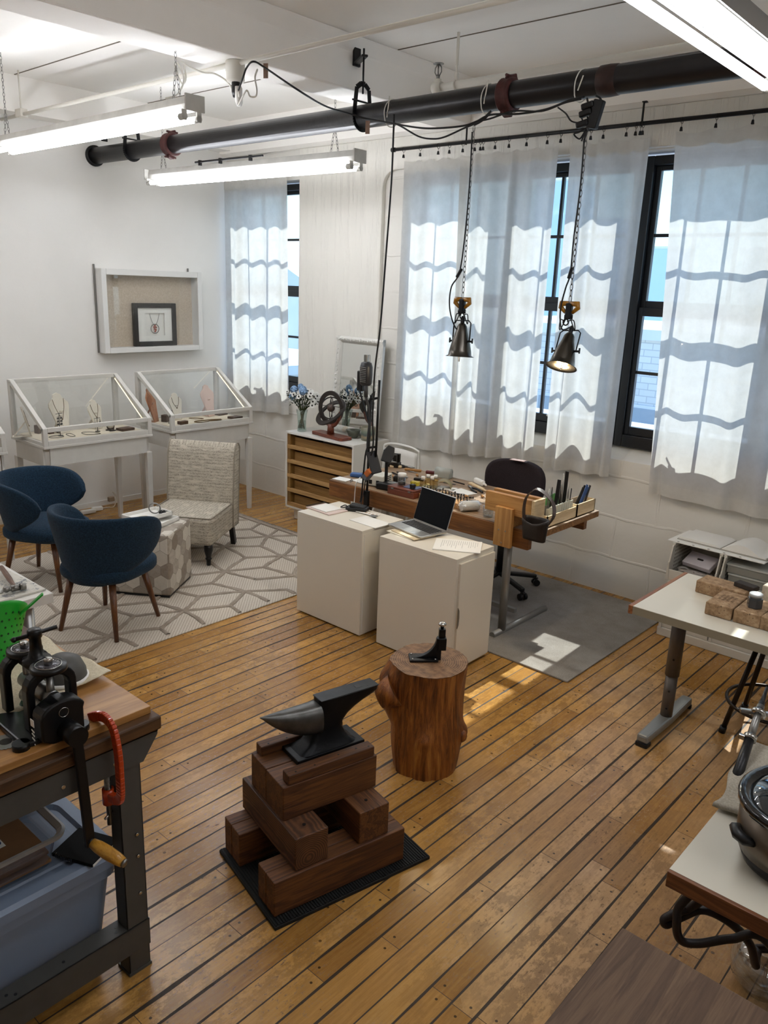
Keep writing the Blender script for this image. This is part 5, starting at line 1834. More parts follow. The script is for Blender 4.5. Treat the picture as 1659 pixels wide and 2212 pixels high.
for k, (y, hgt, lean, m_, wide) in enumerate(((4.30, .125, .01, M_steel, 0), (4.335, .13, -.01, M_dkmet, 0), (4.395, .165, .02, M_blkm, 1), (4.435, .15, .03, M_dkmet, 0), (4.46, .20, .0, M_steel, 0), (4.50, .205, .005, M_blkm, 1), (4.545, .12, .01, M_steel, 0))):
    b = MB()
    z0_ = .102
    if wide:
        b.bar((0, 0, 0), (0, lean, hgt), .004, .024, up=(1, 0, 0))
        nm, lab = 'flat_file', ('broad black flat file, the wider of the two in the tweezer rack' if k == 2 else 'black flat file toward the window end of the tweezer rack')
    else:
        for s in (-1, 1):
            b.tube([(0, s * .002, hgt), (0, s * .008, hgt * .4), (0, s * .006 + lean * .4, 0)], [.0015, .003, .004], 5)
        nm, lab = 'tweezers', ['', 'dark tweezers, second from the clamping box end of the rack', '', 'dark tweezers between the two black files', 'tall silver tweezers between the two black files', '', 'short silver tweezers at the window end of the rack'][k] or 'silver tweezers at the clamping box end of the rack'
    tag(b.build(nm, m_, None, (-2.43, y, DZ + .007 + z0_)), lab, 'file' if wide else 'tweezers')
M_grn = mat('green_template', '6fae68', .4)
tag(MB().prism([(-.1, 0), (.09, 0), (.11, .06), (.1, .15), (.06, .17), (-.07, .13), (-.11, .1)], .003, Matrix.Rotation(R(90), 4, 'X') @ Matrix.Rotation(R(0), 4, 'Z')).build('plastic_template', M_grn, None, (-2.475, 4.37, DZ + .008), R(80)), 'translucent green plastic template in the long wooden box', 'template')
tag(MB().box((0, 0, .06), (.08, .006, .12), .001).build('metal_plate', M_steel, None, (-2.44, 4.27, DZ + .008), R(70)), 'small dull metal plate leaning at the near end of the long wooden box', 'plate')
bluem = mat('blue_handle', '2c4f86', .4)
for k, (dx, dy, h_, m_, l) in enumerate(((.0, -.08, .16, M_blk, (-.02, .05)), (.02, -.05, .17, M_blk, (.02, .07)), (.03, -.02, .18, bluem, (.01, .09)), (-.01, 0, .17, M_blk, (.03, .08)), (.01, .03, .16, bluem, (.02, .07)), (.03, .05, .165, M_blk, (0, .08)), (-.02, .06, .15, bluem, (.02, .05)))):
    b = MB()
    b.bar((0, 0, 0), (l[0], l[1], h_), .006, .022, .002)
    tag(b.build('needle_file', m_, None, (-2.455 + dx, 4.70 + dy, DZ + .008)), ('black' if m_ is M_blk else 'blue') + ' handled file bunched in the short wooden box', 'file', 'files in the short wooden box')
# bench top tools
def onb(px, py):
    p = at(px, py, DZ)
    return Vector((min(max(p.x, DX0 + .05), DX1 - .05), min(max(p.y, DY0 + .04), DY1 - .04), DZ + .0005))
p_ = onb(815, 1047)
ps_ = thing('power_supply', 'cream vented power supply box on the left of the workbench', 'power supply', p_, R(14))
b = MB()
b.bb(-.085, .085, -.075, .075, .006, .085, .006)
b.build('case', mat('cream_metal_case', 'c9c6ba', .4), ps_)
b = MB()
for k in range(4):
    b.bb(.084, .087, -.05 + .0, .05, .028 + .014 * k, .033 + .014 * k)
b.bb(-.03, -.005, -.078, -.074, .02, .05)
b.bb(.03, .055, -.078, -.074, .015, .05)
b.cyl((-.06, -.078, .05), (-.06, -.07, .05), .008, seg=8)
b.build('vent', M_blk, ps_)
p_ = onb(838, 1056)
st = thing('microscope_stand', 'black stand with a square base and a tilted black head, beside the power supply', 'stand', p_, R(12))
MB().box((0, 0, .024), (.14, .12, .048), .01).build('base', M_blk, st)
MB().lathe([(.03, .049), (.034, .051), (.02, .052), (.0, .051)], 20, (.03, -.0, 0)).build('dial', M_steel, st)
b = MB()
b.bar((-.03, .02, .04), (-.03, .02, .26), .018, .02, .003)
b.build('post', M_blk, st)
b = MB()
b.prism([(-.035, 0), (.035, 0), (.045, .06), (.03, .12), (-.02, .125), (-.04, .08)], .022, Matrix.Translation((-.03, .0, .19)) @ Euler((R(65), R(15), R(20))).to_matrix().to_4x4(), bev=.005)
b.build('head', M_blk, st)
p_ = onb(880, 1068)
wc = thing('wooden_case', 'closed red brown wooden case at the front of the workbench', 'case', (p_.x, DY0 + .09, DZ + .0005), R(2))
MB().box((0, 0, .022), (.235, .14, .044), .004).build('lower_half', M_red, wc)
MB().box((0, 0, .052), (.235, .14, .014), .004).build('lid', M_red, wc)
for x in (-.07, .08):
    MB().box((x, -.072, .045), (.022, .004, .012), .001).build('clasp', M_steel, wc)
zc = DZ + .0605
tag(MB().box((0, 0, .002), (.11, .08, .004)).build('blue_card', mat('slate_blue_card', '5c6684', .6), None, (p_.x + .05, DY0 + .10, zc), .1), 'slate blue card lying on the closed wooden case', 'card')
tag(MB().box((0, 0, .014), (.06, .035, .028), .002).build('small_box', mat('yellow_box', 'b9a52e', .5), None, (p_.x + .03, DY0 + .145, zc + .0045), .2), 'small yellow box on the blue card', 'box')
b = MB()
b.prism([(-.012, 0), (.012, 0), (.016, .03), (-.016, .03)], .03, Matrix.Rotation(R(90), 4, 'X'))
for s in (-1, 1):
    b.tube([(s * .01, -.015, .03), (s * .022, -.015, .05), (s * .004, -.015, .052)], .0015, 4)
tag(b.build('binder_clip', M_blk, None, (p_.x + .08, DY0 + .075, zc + .0045)), 'black binder clip on the closed wooden case', 'clip')
jr = thing('plastic_jar', 'clear plastic jar with a white lid on the closed wooden case', 'jar', (p_.x - .055, DY0 + .10, zc))
M_clear = pane('clear_plastic', (.88, .9, .9), base=.12)
MB().lathe([(0, 0), (.027, 0), (.029, .004), (.029, .06), (.0, .06)], 20).build('jar_body', M_clear, jr)
MB().lathe([(0, .06), (.031, .06), (.031, .082), (.029, .084), (0, .084)], 20).build('lid', M_white, jr)
MB().lathe([(0, .003), (.026, .003), (.026, .022), (0, .024)], 16).build('contents', M_dkmet, jr)
# bottles
b0 = None
tag(MB().box((0, 0, .004), (.17, .1, .008), .002).build('bottle_tray', M_clear, None, onb(935, 1054), R(20)), 'clear tray under the small bottles on the workbench', 'tray')
M_oil = pane('amber_oil', (.82, .74, .5), base=.1)
for k, (px, py) in enumerate(((913, 1054), (924, 1050), (933, 1054), (940, 1051))):
    q_ = onb(px, py)
    if b0 is None:
        b0 = thing('small_bottle', 'small amber glass bottle with a white cap in the clear tray', 'bottle', q_ + Vector((0, 0, .0085)), 0, 'small bottles on the workbench')
        MB().bb(-.018, .018, -.018, .018, 0, .055, .004).build('bottle_body', M_oil, b0)
        MB().cyl((0, 0, .055), (0, 0, .078), .014, seg=14).build('cap', M_white, b0)
    else:
        dup(b0, q_ + Vector((0, 0, .0085)), .3 * k)
tag(MB().grid(lambda u, v: Vector((.06 * math.cos(2.4 * u), .1 * (v - .5), .06 * math.sin(2.4 * u))), 12, 3).build('plastic_dome', mat('yellowed_plastic', 'c9b98a', .3, trans=.6), None, onb(958, 1054), R(30), solid=.002), 'curved yellowed plastic cover beside the small bottles', 'cover')
# bur block
p_ = onb(985, 1082)
bb_ = thing('bur_block', 'long wooden block drilled full of small rotary burs, behind the laptop', 'tool block', (p_.x, DY0 + .12, DZ + .0005), R(-2))
MB().box((0, 0, .018), (.42, .10, .036), .002).build('block', M_pine, bb_)
rr = random.Random(5)
bur0 = None
for i in range(16):
    for j in range(3):
        h_ = rr.uniform(.03, .05)
        if bur0 is None:
            bur0 = MB().cyl((0, 0, 0), (0, 0, .038), .0016, seg=6).cyl((0, 0, .034), (0, 0, .046), .0042, .0036, seg=8).build('rotary_bur', M_dkmet, None)
            tag(bur0, 'small steel rotary bur standing in the drilled wooden block', 'bur', 'burs in the wooden block')
            o = bur0
        else:
            o = bur0.copy()
            COL.objects.link(o)
        o.location = (p_.x - .195 + .026 * i + rr.uniform(-.004, .004), DY0 + .12 - .033 + .033 * j + rr.uniform(-.004, .004), DZ + .0365)
        o.scale = (rr.uniform(.8, 1.5),) * 2 + (rr.uniform(.7, 1.25),)
# papers, pliers, small things
for px, py, s_, rz, lab in ((966, 1056, (.13, .09), .3, 'small white sheet behind the bur block'), (1000, 1064, (.17, .12), -.2, 'larger white sheet between the bur block and the pliers'), (740, 1036, (.13, .09), .1, 'crumpled silver paper at the left end of the workbench'), (779, 1040, (.12, .09), -.15, 'white paper beside the power supply')):
    q_ = onb(px, py)
    tag(MB().box((0, 0, .003), (s_[0], s_[1], .005), .001).build('paper_sheet', M_paper, None, q_, rz), lab, 'paper')
def pliers(label, px, py, rz, m_, s=1.0, z=None):
    q_ = onb(px, py)
    root = thing('pliers', label, 'pliers', q_, rz)
    b = MB()
    for k in (-1, 1):
        b.tube([(.0, 0, .01), (.05 * s, k * .006, .01), (.07 * s, k * .002, .01)], [.008 * s, .006 * s, .003 * s], 6)
    b.build('jaw', M_steel, root)
    for k in (-1, 1):
        b = MB()
        b.tube(spline([(0, 0, .01), (-.03 * s, k * .02 * s, .01), (-.12 * s, k * .022 * s, .01)], 4), .0065 * s, 6)
        b.build('handle', m_, root)
    return root
pliers('black handled pliers lying behind the white sheets', 1020, 1057, 2.6, M_blk, 1.1)
pliers('long black handled pliers at the far left corner of the workbench', 905, 1004, .3, M_blk, 1.2)
pliers('dull metal pliers beside the power supply', 870, 1030, -.3, M_dkmet)
q_ = onb(1003, 1048)
tag(MB().cyl((0, 0, .006), (.07, .09, .006), .0045, seg=6).cyl((.07, .09, .006), (.08, .103, .006), .0045, .0005, seg=6).build('pencil', M_dkmet, None, q_, R(120)), 'dark pencil lying beside the pliers on the workbench', 'pencil')
q_ = onb(1040, 1046)
gg = thing('hot_glue_gun', 'white plastic tool lying near the chair on the workbench', 'tool', q_, R(-25))
MB().box((0, 0, .022), (.13, .035, .044), .012).build('tool_body', M_white, gg)
MB().cyl((.065, 0, .022), (.1, 0, .02), .012, .007, seg=10).build('nozzle', M_white, gg)
q_ = onb(1022, 1050)
tag(MB().box((0, 0, .006), (.2, .03, .012), .002).build('wooden_stick', M_balsa, None, q_ + Vector((.03, .0, 0)), R(-25)), 'pale wooden strip beside the white plastic tool', 'strip')
q_ = onb(1030, 1100)
pb = thing('paper_roll', 'white roll in a clear bag at the front edge of the workbench', 'roll', (q_.x - .01, DY0 + .09, DZ + .0005), R(60))
MB().cyl((-.06, 0, .034), (.06, 0, .034), .034, seg=20).build('roll', M_white, pb)
MB().grid(lambda u, v: Vector((-.085 + .17 * v, .042 * math.cos(2 * PI * u) * (1 - .5 * abs(2 * v - 1) ** 6), .036 + .036 * math.sin(2 * PI * u) * (1 - .7 * abs(2 * v - 1) ** 6))), 20, 8, closed_u=True).build('bag', pane('bag_film', (.95, .95, .95), base=.2), pb)
q_ = onb(1060, 1114)
tag(MB().lathe([(0, 0), (.032, 0), (.034, .005), (.036, .07), (.033, .07), (.031, .008), (0, .006)], 20).build('glass_cup', M_clear, None, (q_.x, DY0 + .07, DZ + .0005)), 'small clear glass cup between the paper roll and the clamping box', 'cup')
for px, py, s_, m_, lab, nm in ((946, 1022, (.12, .025, .025), mat('dark_red_tool', '5b1f22', .5), 'dark red handled tool at the back of the workbench', 'hand_tool'), (770, 1030, (.09, .06, .03), mat('blue_box', '33588d', .5), 'small blue box at the left end of the workbench', 'small_box'),
                                (855, 1010, (.10, .03, .02), M_balsa, 'pale wooden hammer handle lying behind the black stand', 'wooden_tool'), (892, 1018, (.14, .02, .02), M_pine, 'brown wooden file handle behind the wooden case', 'wooden_tool'),
                                (905, 1038, (.08, .03, .02), M_dkmet, 'row of dark drill bits behind the wooden case', 'drill_bits'), (862, 1042, (.09, .05, .05), M_dkmet, 'dark steel tool rest behind the wooden case', 'tool_rest')):
    q_ = onb(px, py)
    o = MB().box((0, 0, s_[2] / 2), s_, min(s_) * .3).build(nm, m_, None, q_, R(25))
    tag(o, lab, 'tool' if nm != 'small_box' else 'box')
q_ = onb(975, 1027)
lb = thing('metal_box', 'grey metal box with a rounded lid at the back edge of the workbench', 'box', (q_.x, DY1 - .06, DZ + .0005), R(10))
MB().box((0, 0, .02), (.13, .07, .04), .003).build('box_body', mat('grey_green_metal', '9a9c94', .4), lb)
MB().lathe([(0, -.064), (.035, -.064), (.035, .064), (0, .064)], 20, (0, 0, .04), (1, 0, 0)).build('lid', mat('grey_green_lid', '9fa19a', .4), lb)
q_ = onb(862, 996)
vz = thing('small_vise', 'dark bench vise at the far left corner of the workbench', 'vise', (q_.x - .02, DY1 - .08, DZ + .0005), R(20))
b = MB()
b.box((0, 0, .02), (.09, .07, .04), .006)
b.box((0, -.02, .07), (.05, .03, .07), .005)
b.box((0, .03, .07), (.07, .03, .07), .005)
b.build('vise_body', M_dkmet, vz)
MB().cyl((0, -.02, .06), (0, -.1, .06), .009, seg=10).cyl((-.05, -.095, .06), (.05, -.095, .06), .005, seg=8).build('screw_handle', M_steel, vz)
# loose small tools over the bench top
rr = random.Random(21)
for k, (px, py, kind) in enumerate(((900, 1028, 'graver'), (925, 1020, 'graver'), (950, 1042, 'file'), (880, 1018, 'tweezers'), (846, 1030, 'graver'), (885, 1048, 'tweezers'), (962, 1066, 'file'), (1002, 1074, 'graver'), (1018, 1082, 'tweezers'), (1040, 1074, 'graver'), (760, 1036, 'tweezers'), (1048, 1062, 'file'))):
    q_ = onb(px, py)
    rz_ = rr.uniform(-.9, .9)
    where = ['behind the wooden case', 'behind the small bottles', 'beside the plastic cover', 'near the small vise', 'by the microscope stand', 'just behind the wooden case', 'beside the small white sheet', 'before the pliers', 'toward the clamping box', 'near the white plastic tool', 'on the silver paper', 'close to the clamping box'][k]
    if kind == 'graver':
        o = thing('graver', 'graver with a small round wooden handle lying ' + where, 'graver', q_, rz_)
        MB().lathe([(0, 0), (.009, .002), (.011, .012), (.007, .03), (.005, .036), (0, .036)], 12, (0, 0, .011), (1, 0, 0)).build('handle', M_pine, o)
        MB().cyl((.036, 0, .008), (.1, 0, .004), .0025, .0015, seg=6).build('blade', M_steel, o)
    elif kind == 'file':
        o = thing('hand_file', 'slim steel hand file lying ' + where, 'file', q_, rz_)
        MB().bb(.03, .13, -.006, .006, .003, .007).build('blade', M_steel, o)
        MB().cyl((-.04, 0, .008), (.03, 0, .008), .0075, .006, seg=10).build('handle', M_balsa, o)
    else:
        b = MB()
        for s in (-1, 1):
            b.tube([(0, s * .001, .005), (.05, s * .008, .005), (.11, s * .002, .005)], [.003, .003, .0014], 5)
        tag(b.build('tweezers', M_steel, None, q_, rz_), 'pair of steel tweezers lying ' + where, 'tweezers')
# flex shaft stand
fx, fy = -3.74, 4.045
fs = thing('flex_shaft_stand', 'tall black post clamped to the workbench with a flex shaft motor hanging from it', 'stand', (fx, fy, .60))
def F(px, py, y=4.045):
    return aty(px, py, y) - Vector((fx, fy, .60))
b = MB()
b.cyl((0, 0, 0), (.012, 0, .87), .0085, seg=10)
b.cyl((.075, 0, .45), (.085, 0, .98), .0085, seg=10)
b.bar((0, .0, .5), (.08, 0, .52), .02, .016, .003)
b.bar((0.01, .0, .84), (.085, 0, .86), .02, .016, .003)
b.build('post', M_blkm, fs)
b = MB()
b.bb(-.02, .02, -.012, .012, .08, .19, .003)
b.build('clamp', M_blkm, fs)
mz = F(791, 806)
b = MB()
b.lathe([(0, -.085), (.03, -.085), (.042, -.07), (.045, -.02), (.045, .04), (.036, .07), (.018, .078), (0, .078)], 20, mz)
b.build('motor', mat('dark_grey_motor', '2d2d30', .4), fs)
b = MB()
for k in range(9):
    b.box(mz + Vector((.012, -.046, -.055 + .012 * k)), (.05, .006, .005), .001)
b.build('motor_vent', M_steel, fs)
b = MB()
b.tube([mz + Vector((-.02, 0, .07)), mz + Vector((-.022, 0, .12)), mz + Vector((.03, 0, .125)), mz + Vector((.035, 0, .04))], .003, 6)
b.box(mz + Vector((0, 0, .1)), (.025, .02, .05), .003)
b.build('hanging_bracket', M_steel, fs)
MB().box(mz + Vector((-.06, .02, -.06)), (.05, .05, .14), .008).build('second_motor', M_blk, fs)
b = MB()
b.cyl(mz + Vector((.02, -.02, -.08)), mz + Vector((.024, -.02, -.16)), .014, seg=12)
b.tube(spline([mz + Vector((.024, -.02, -.16)), F(799, 900), F(794, 960), F(797, 1000)], 6), .009, 8)
b.build('flex_shaft', mat('ribbed_shaft', '3a3a3c', .5, metal=.3), fs)
b = MB()
b.tube(spline([mz + Vector((-.06, 0, -.12)), F(799, 930), F(789, 985), F(782, 1060), F(778, 1085, 4.03)], 6), .006, 6)
b.tube(spline([F(790, 1030, 4.03), F(786, 1060, 4.03), F(779, 1095, 3.99), F(784, 1100, 3.99)], 6), .004, 6)
b.build('cord', M_cable, fs)
hp = F(812, 1002)
MB().bar(hp + Vector((-.05, 0, .08)), hp + Vector((.03, -.02, -.06)), .075, .016, .006, up=(.5, -.6, .5)).build('black_panel', M_blk, fs)
MB().bar(F(795, 1032) + Vector((0, -.03, 0)), F(809, 1016) + Vector((0, -.03, 0)), .05, .045, .008).build('handpiece_holder', mat('grey_plastic', '5a6068', .5), fs)
MB().bar(F(802, 1024) + Vector((0, -.04, 0)), F(810, 1014) + Vector((0, -.04, 0)), .054, .04, .006).build('orange_cap', mat('orange_plastic', 'b5612a', .5), fs)
wire('charger_cable', 'thin white cable hanging over the front of the workbench to the left cabinet', 'cable', [onb(778, 1034) + Vector((0, 0, .01)), aty(770, 1042, 4.08), aty(767, 1060, 4.075), aty(765, 1085, 4.06), Vector((-3.77, 3.93, .72))], .0035, M_wcable)
# white folding chair by the wall
wch = thing('folding_chair', 'white folding chair behind the workbench, only its back showing', 'chair', (-4.43, 5.22, 0))
M_wch = mat('white_enamel', 'd4d2cc', .4)
b = MB()
b.tube(spline([(-.21, 0, .0), (-.205, 0, .4), (-.2, 0, .78), (-.17, .0, .85), (0, .0, .868), (.17, 0, .85), (.2, 0, .78), (.205, 0, .4), (.21, 0, 0)], 6), .011, 8)
b.build('back_frame', M_wch, wch)
MB().grid(lambda u, v: Vector((-.185 + .37 * u, -.005 - .02 * math.sin(PI * u), .62 + .2 * v + .02 * math.sin(PI * u) * v)), 12, 5).build('back_panel', M_wch, wch, solid=.01)
MB().bb(-.19, .19, -.36, .0, .42, .44, .008).build('seat', M_wch, wch)
for s in (-1, 1):
    MB().cyl((s * .19, -.0, .43), (s * .2, -.33, .0), .01, seg=8).build('leg', M_wch, wch)
# office chair
oc = thing('office_chair', 'dark grey office chair on black castors behind the workbench', 'office chair', (-3.13, 4.90, .013), R(8))
M_oc = clothmat('charcoal_upholstery', '1e191c', '332b2f', 220)
def obk(u, v):
    a, c = 2 * u - 1, 2 * v - 1
    k = (abs(a) ** 3 + abs(c) ** 3) ** (1 / 3) if (a or c) else 0
    m_ = max(abs(a), abs(c)) or 1
    f = 1 if k == 0 else m_ / k
    return Vector((.245 * a * f, .17 - .04 * (a * f) ** 2, .80 + .165 * c * f))
b = MB()
b.grid(obk, 20, 20)
o = b.build('backrest', M_oc, oc, solid=.06, sub=1)
MB().box((0, -.03, .50), (.46, .44, .08), .035, seg=4).build('seat', M_oc, oc)
MB().bar((0, .16, .46), (0, .20, .75), .06, .012, .004).build('back_bracket', M_blk, oc)
MB().cyl((0, 0, .1), (0, 0, .46), .028, seg=14).build('gas_lift', M_blk, oc)
for k in range(5):
    a = R(-28) + 2 * PI * k / 5
    e = Vector((.30 * math.cos(a), .30 * math.sin(a), 0))
    lg = MB().bar((0, 0, .115), e + Vector((0, 0, .075)), .04, .03, .008).build('base_arm', M_blk, oc)
    b = MB()
    t_ = Vector((-math.sin(a), math.cos(a), 0))
    for s in (-1, 1):
        b.cyl(e + t_ * (s * .008) + Vector((0, 0, .026)), e + t_ * (s * .03) + Vector((0, 0, .026)), .026, seg=14)
    b.box(e + Vector((0, 0, .05)), (.03, .03, .03), .006)
    b.build('castor', M_blk, lg)
tag(MB().box((0, 0, .0), (.12, .05, .004), .001).build('cloth_strip', mat('pinkish_strap', '9a8480', .8), None, (-3.12, 5.02, .985), R(8)), 'pinkish strip lying over the top of the office chair', 'strip')
# ------------------------------------------------------------------ anvil on its timber stand
M_tim = wood('dark_oak_timber', '341b0a', '553114', '714721', axis=1, scale=1.3, rough=.6, contrast=1.2, bump=.2)
M_timx = wood('dark_oak_cross_timber', '341b0a', '563216', '744a24', axis=0, scale=1.3, rough=.6, contrast=1.2, bump=.2)
AO, AR = (-1.92, 1.897), R(-13.2)
mt_ = thing('rubber_mat', 'black ribbed rubber mat under the timber anvil stand', 'mat', (AO[0], AO[1], 0), AR)
M_rub = mat('black_rubber', '101010', .7, bump=.1)
b = MB()
b.bb(-.24, .24, -.345, .345, 0, .014, .002)
b.build('sheet', M_rub, mt_)
b = MB()
for k in range(64):
    y = -.338 + .676 * k / 63
    b.bb(-.236, .236, y - .0028, y + .0028, .013, .018)
b.build('ribs', M_rub, mt_)
ts = thing('anvil_stand', 'stand of stacked dark wooden timbers carrying the anvil', 'anvil stand', (AO[0], AO[1], .018), AR)
def timber(x0, x1, y0, y1, z0, z1, m, nm='timber'):
    b = MB()
    cx, cy, cz = (x0 + x1) / 2, (y0 + y1) / 2, (z0 + z1) / 2
    b.box((0, 0, 0), (x1 - x0, y1 - y0, z1 - z0), .004)
    return b.build(nm, m, ts, (cx, cy, cz - .018))
for a in ((.072, .135), (.136, .2)):
    timber(a[0], a[1], -.328, .242, .018, .163, M_tim)
for a in ((-.235, -.172), (-.171, -.10)):
    timber(a[0], a[1], -.322, .242, .018, .163, M_tim)
# end grain with growth rings on the cross timbers
def ringmat():
    m, nt, out = newmat('ringed_cross_timber')
    tc = nd(nt, 'TexCoord')
    v = nd(nt, 'Mapping', {0: tc.outputs['Object'], 1: (0, .012, .03), 3: (.12, 1, 1)}).outputs[0]
    ln = nd(nt, 'VectorMath', {0: v}, operation='LENGTH').outputs['Value']
    nz = nd(nt, 'TexNoise', {'Vector': tc.outputs['Object'], 'Scale': 16, 'Detail': 3}).outputs[0]
    s = mth(nt, 'SINE', mth(nt, 'MULTIPLY', mth(nt, 'ADD', ln, mth(nt, 'MULTIPLY', nz, .01)), 850))
    c = ramp(nt, mth(nt, 'ADD', mth(nt, 'MULTIPLY', s, .3), mth(nt, 'MULTIPLY', nz, .8)), [(.15, lin('3a2110')), (.5, lin('52321b')), (.8, lin('6e4729'))])
    p = nd(nt, 'BsdfPrincipled', {'Base Color': c, 'Roughness': .6})
    nt.links.new(p.outputs[0], out.inputs[0])
    return m
M_ring = ringmat()
timber(-.25, .188, -.238, -.101, .1635, .299, M_ring)
timber(-.22, .188, .036, .17, .1635, .299, M_timx)
timber(-.06, .078, -.228, .182, .2995, .44, M_tim)
timber(-.19, -.064, -.226, .18, .2995, .44, M_tim)
timber(.027, .077, -.205, .17, .4405, .482, M_tim, 'cleat')
timber(-.19, -.142, -.205, .162, .4405, .482, M_tim, 'cleat')
for x, z in ((.052, .482), (-.166, .482)):
    for y in (-.17, -.09, .02, .1, .15):
        MB().cyl((0, 0, -.0002), (0, 0, .001), .004, seg=8).build('screw_head', M_blkm, ts, (x + .012 * ((y * 100) % 2), y, z - .018))
for y in (-.17, .1):
    MB().cyl((0, 0, -.0005), (0, 0, .002), .007, seg=8).build('bolt_head', M_blkm, ts, (.13, y, .299 - .018))
M_anv = mat('blackened_anvil_iron', '17181a', .42, metal=.65, var=.3, vs=14, bump=.12, bs=40)
M_anvf = mat('worn_anvil_steel', '5d5c59', .36, metal=.8, var=.35, vs=18, bump=.06, bs=60)
an = thing('anvil', 'black iron anvil with a bright worn horn on the timber stand', 'anvil', (AO[0], AO[1], .4405), AR)
AX = -.081
def sect(mb, rows, n=28, ex=5):
    def fn(u, v):
        t = v * (len(rows) - 1)
        i = min(int(t), len(rows) - 2)
        f = t - i
        A = [rows[i][k] * (1 - f) + rows[i + 1][k] * f for k in range(4)]
        z, hx, ya, yb = A
        a = 2 * PI * u
        c, s = math.cos(a), math.sin(a)
        k = (abs(c) ** ex + abs(s) ** ex) ** (-1 / ex)
        return Vector((AX + hx * k * c, (ya + yb) / 2 + (yb - ya) / 2 * k * s, z))
    mb.grid(fn, n, len(rows), closed_u=True)
    for row, flip in ((rows[0], 1), (rows[-1], 0)):
        z, hx, ya, yb = row
        ps = []
        for i in range(n):
            a = 2 * PI * i / n
            c, s = math.cos(a), math.sin(a)
            k = (abs(c) ** ex + abs(s) ** ex) ** (-1 / ex)
            ps.append(Vector((AX + hx * k * c, (ya + yb) / 2 + (yb - ya) / 2 * k * s, z)))
        mb._add(ps[::-1] if flip else ps, [tuple(range(n))])
    return mb
b = MB()
b.bb(AX - .068, AX + .068, -.117, .184, 0, .02, .003)
sect(b, [(.015, .062, -.1, .166), (.026, .056, -.085, .15), (.04, .047, -.055, .13), (.06, .04, -.035, .115), (.09, .034, -.022, .102), (.115, .033, -.02, .108), (.14, .0345, -.016, .13), (.16, .036, -.01, .16), (.178, .0365, -.004, .2), (.19, .037, 0, .235), (.2, .037, 0, .258), (.205, .037, 0, .268), (.221, .037, 0, .27)], 32, 7)
b.build('body', M_anv, an)
b = MB()
def horn(u, v):
    t = v
    y = .004 - .245 * t
    w = .05 * (1 - t ** 2.0) + .0015
    top = .205 - .003 * t + .010 * t * t
    bot = .078 + .02 * t + .113 * t ** 2.3
    if t > .985:
        bot = top - .004
    hz = (top - bot) / 2
    a = 2 * PI * u
    c, s = math.cos(a), math.sin(a)
    ex = 2.0
    return Vector((AX + w * math.copysign(abs(c) ** (2 / 2.7), c), y, (top + bot) / 2 + hz * math.copysign(abs(s) ** (2 / 2.7), s)))
b.grid(horn, 28, 24, closed_u=True)
b._add([horn(i / 28, 1) for i in range(28)], [tuple(range(28))])
b.build('horn', M_anvf, an)
MB().bb(AX - .034, AX + .034, .002, .268, .2205, .2225, .001).build('face_plate', mat('dark_anvil_face', '2d2f31', .36, metal=.75, var=.25, vs=20), an)
MB().bb(AX - .012, AX + .012, .175, .199, .2215, .2231).build('hardy_hole', M_blk, an)
MB().cyl((AX + .012, .228, .2215), (AX + .012, .228, .2231), .005, seg=12).build('pritchel_hole', M_blk, an)

# ------------------------------------------------------------------ log stump with a small stake
def barkmat():
    m, nt, out = newmat('peeled_log_wood')
    v = coord(nt, (17, 17, 1.5))
    n1 = nd(nt, 'TexNoise', {'Vector': v, 'Scale': 2.2, 'Detail': 6, 'Roughness': .7, 'Distortion': .5}).outputs[0]
    n2 = nd(nt, 'TexNoise', {'Vector': coord(nt, (3, 3, 1.2)), 'Scale': 2, 'Detail': 3}).outputs[0]
    t = mth(nt, 'ADD', mth(nt, 'MULTIPLY', n1, .7), mth(nt, 'MULTIPLY', n2, .3))
    c = ramp(nt, t, [(.34, lin('2c1407')), (.44, lin('663611')), (.54, lin('8f531f')), (.68, lin('b37a36'))])
    p = nd(nt, 'BsdfPrincipled', {'Base Color': c, 'Roughness': .45})
    nt.links.new(bumpn(nt, n1, .7, .012), p.inputs['Normal'])
    nt.links.new(p.outputs[0], out.inputs[0])
    return m
M_bark = barkmat()
lg_ = thing('log_stump', 'upright peeled log with a side branch stub and knots, beside the anvil', 'stump', (-2.05, 2.685, 0))
HS = .5
vi = Vector((-.75, -.66, 0))          # towards the branch stub
vk = Vector((.80, .55, 0)).normalized()
vf = Vector((.6, -.8, 0))
def stump(u, v):
    a = 2 * PI * u
    z = HS * v
    d = Vector((math.cos(a), math.sin(a), 0))
    r = .152 + .028 * v + .006 * math.sin(v * 7)
    nz = noise.noise(Vector((d.x * 2.2, d.y * 2.2, z * 3)))
    nf = noise.noise(Vector((d.x * 9, d.y * 9, z * 2)))
    nf2 = noise.noise(Vector((d.x * 16, d.y * 16, z * 2.5)))
    r += .009 * nz + .004 * nf + .005 * nf2
    zs = max(0, 1 - abs(z - .345) / .10)
    k = max(0, d.dot(vi)) ** 6
    up_ = max(0, min(1, (z - .20) / .1)) * max(0, min(1, (.5 - z) / .08))
    r += .055 * k * up_
    r += .028 * max(0, d.dot(vk)) ** 40 * math.exp(-((z - .175) / .035) ** 2)
    r += .012 * max(0, d.dot(vf)) ** 60 * math.exp(-((z - .19) / .03) ** 2)
    r -= .006 * math.exp(-((z - .30) / .06) ** 2) * max(0, d.dot(Vector((.7, -.7, 0)))) ** 40
    return Vector((d.x * r + (-.05) * v, d.y * r + .06 * v, z - (.0 if v < 1 else 0)))
b = MB()
b.grid(stump, 90, 60, closed_u=True)
b._add([stump(i / 90, 0) for i in range(90)][::-1], [tuple(range(90))])
b.build('log', M_bark, lg_)
m, nt, out = newmat('log_cut_face')
tc = nd(nt, 'TexCoord')
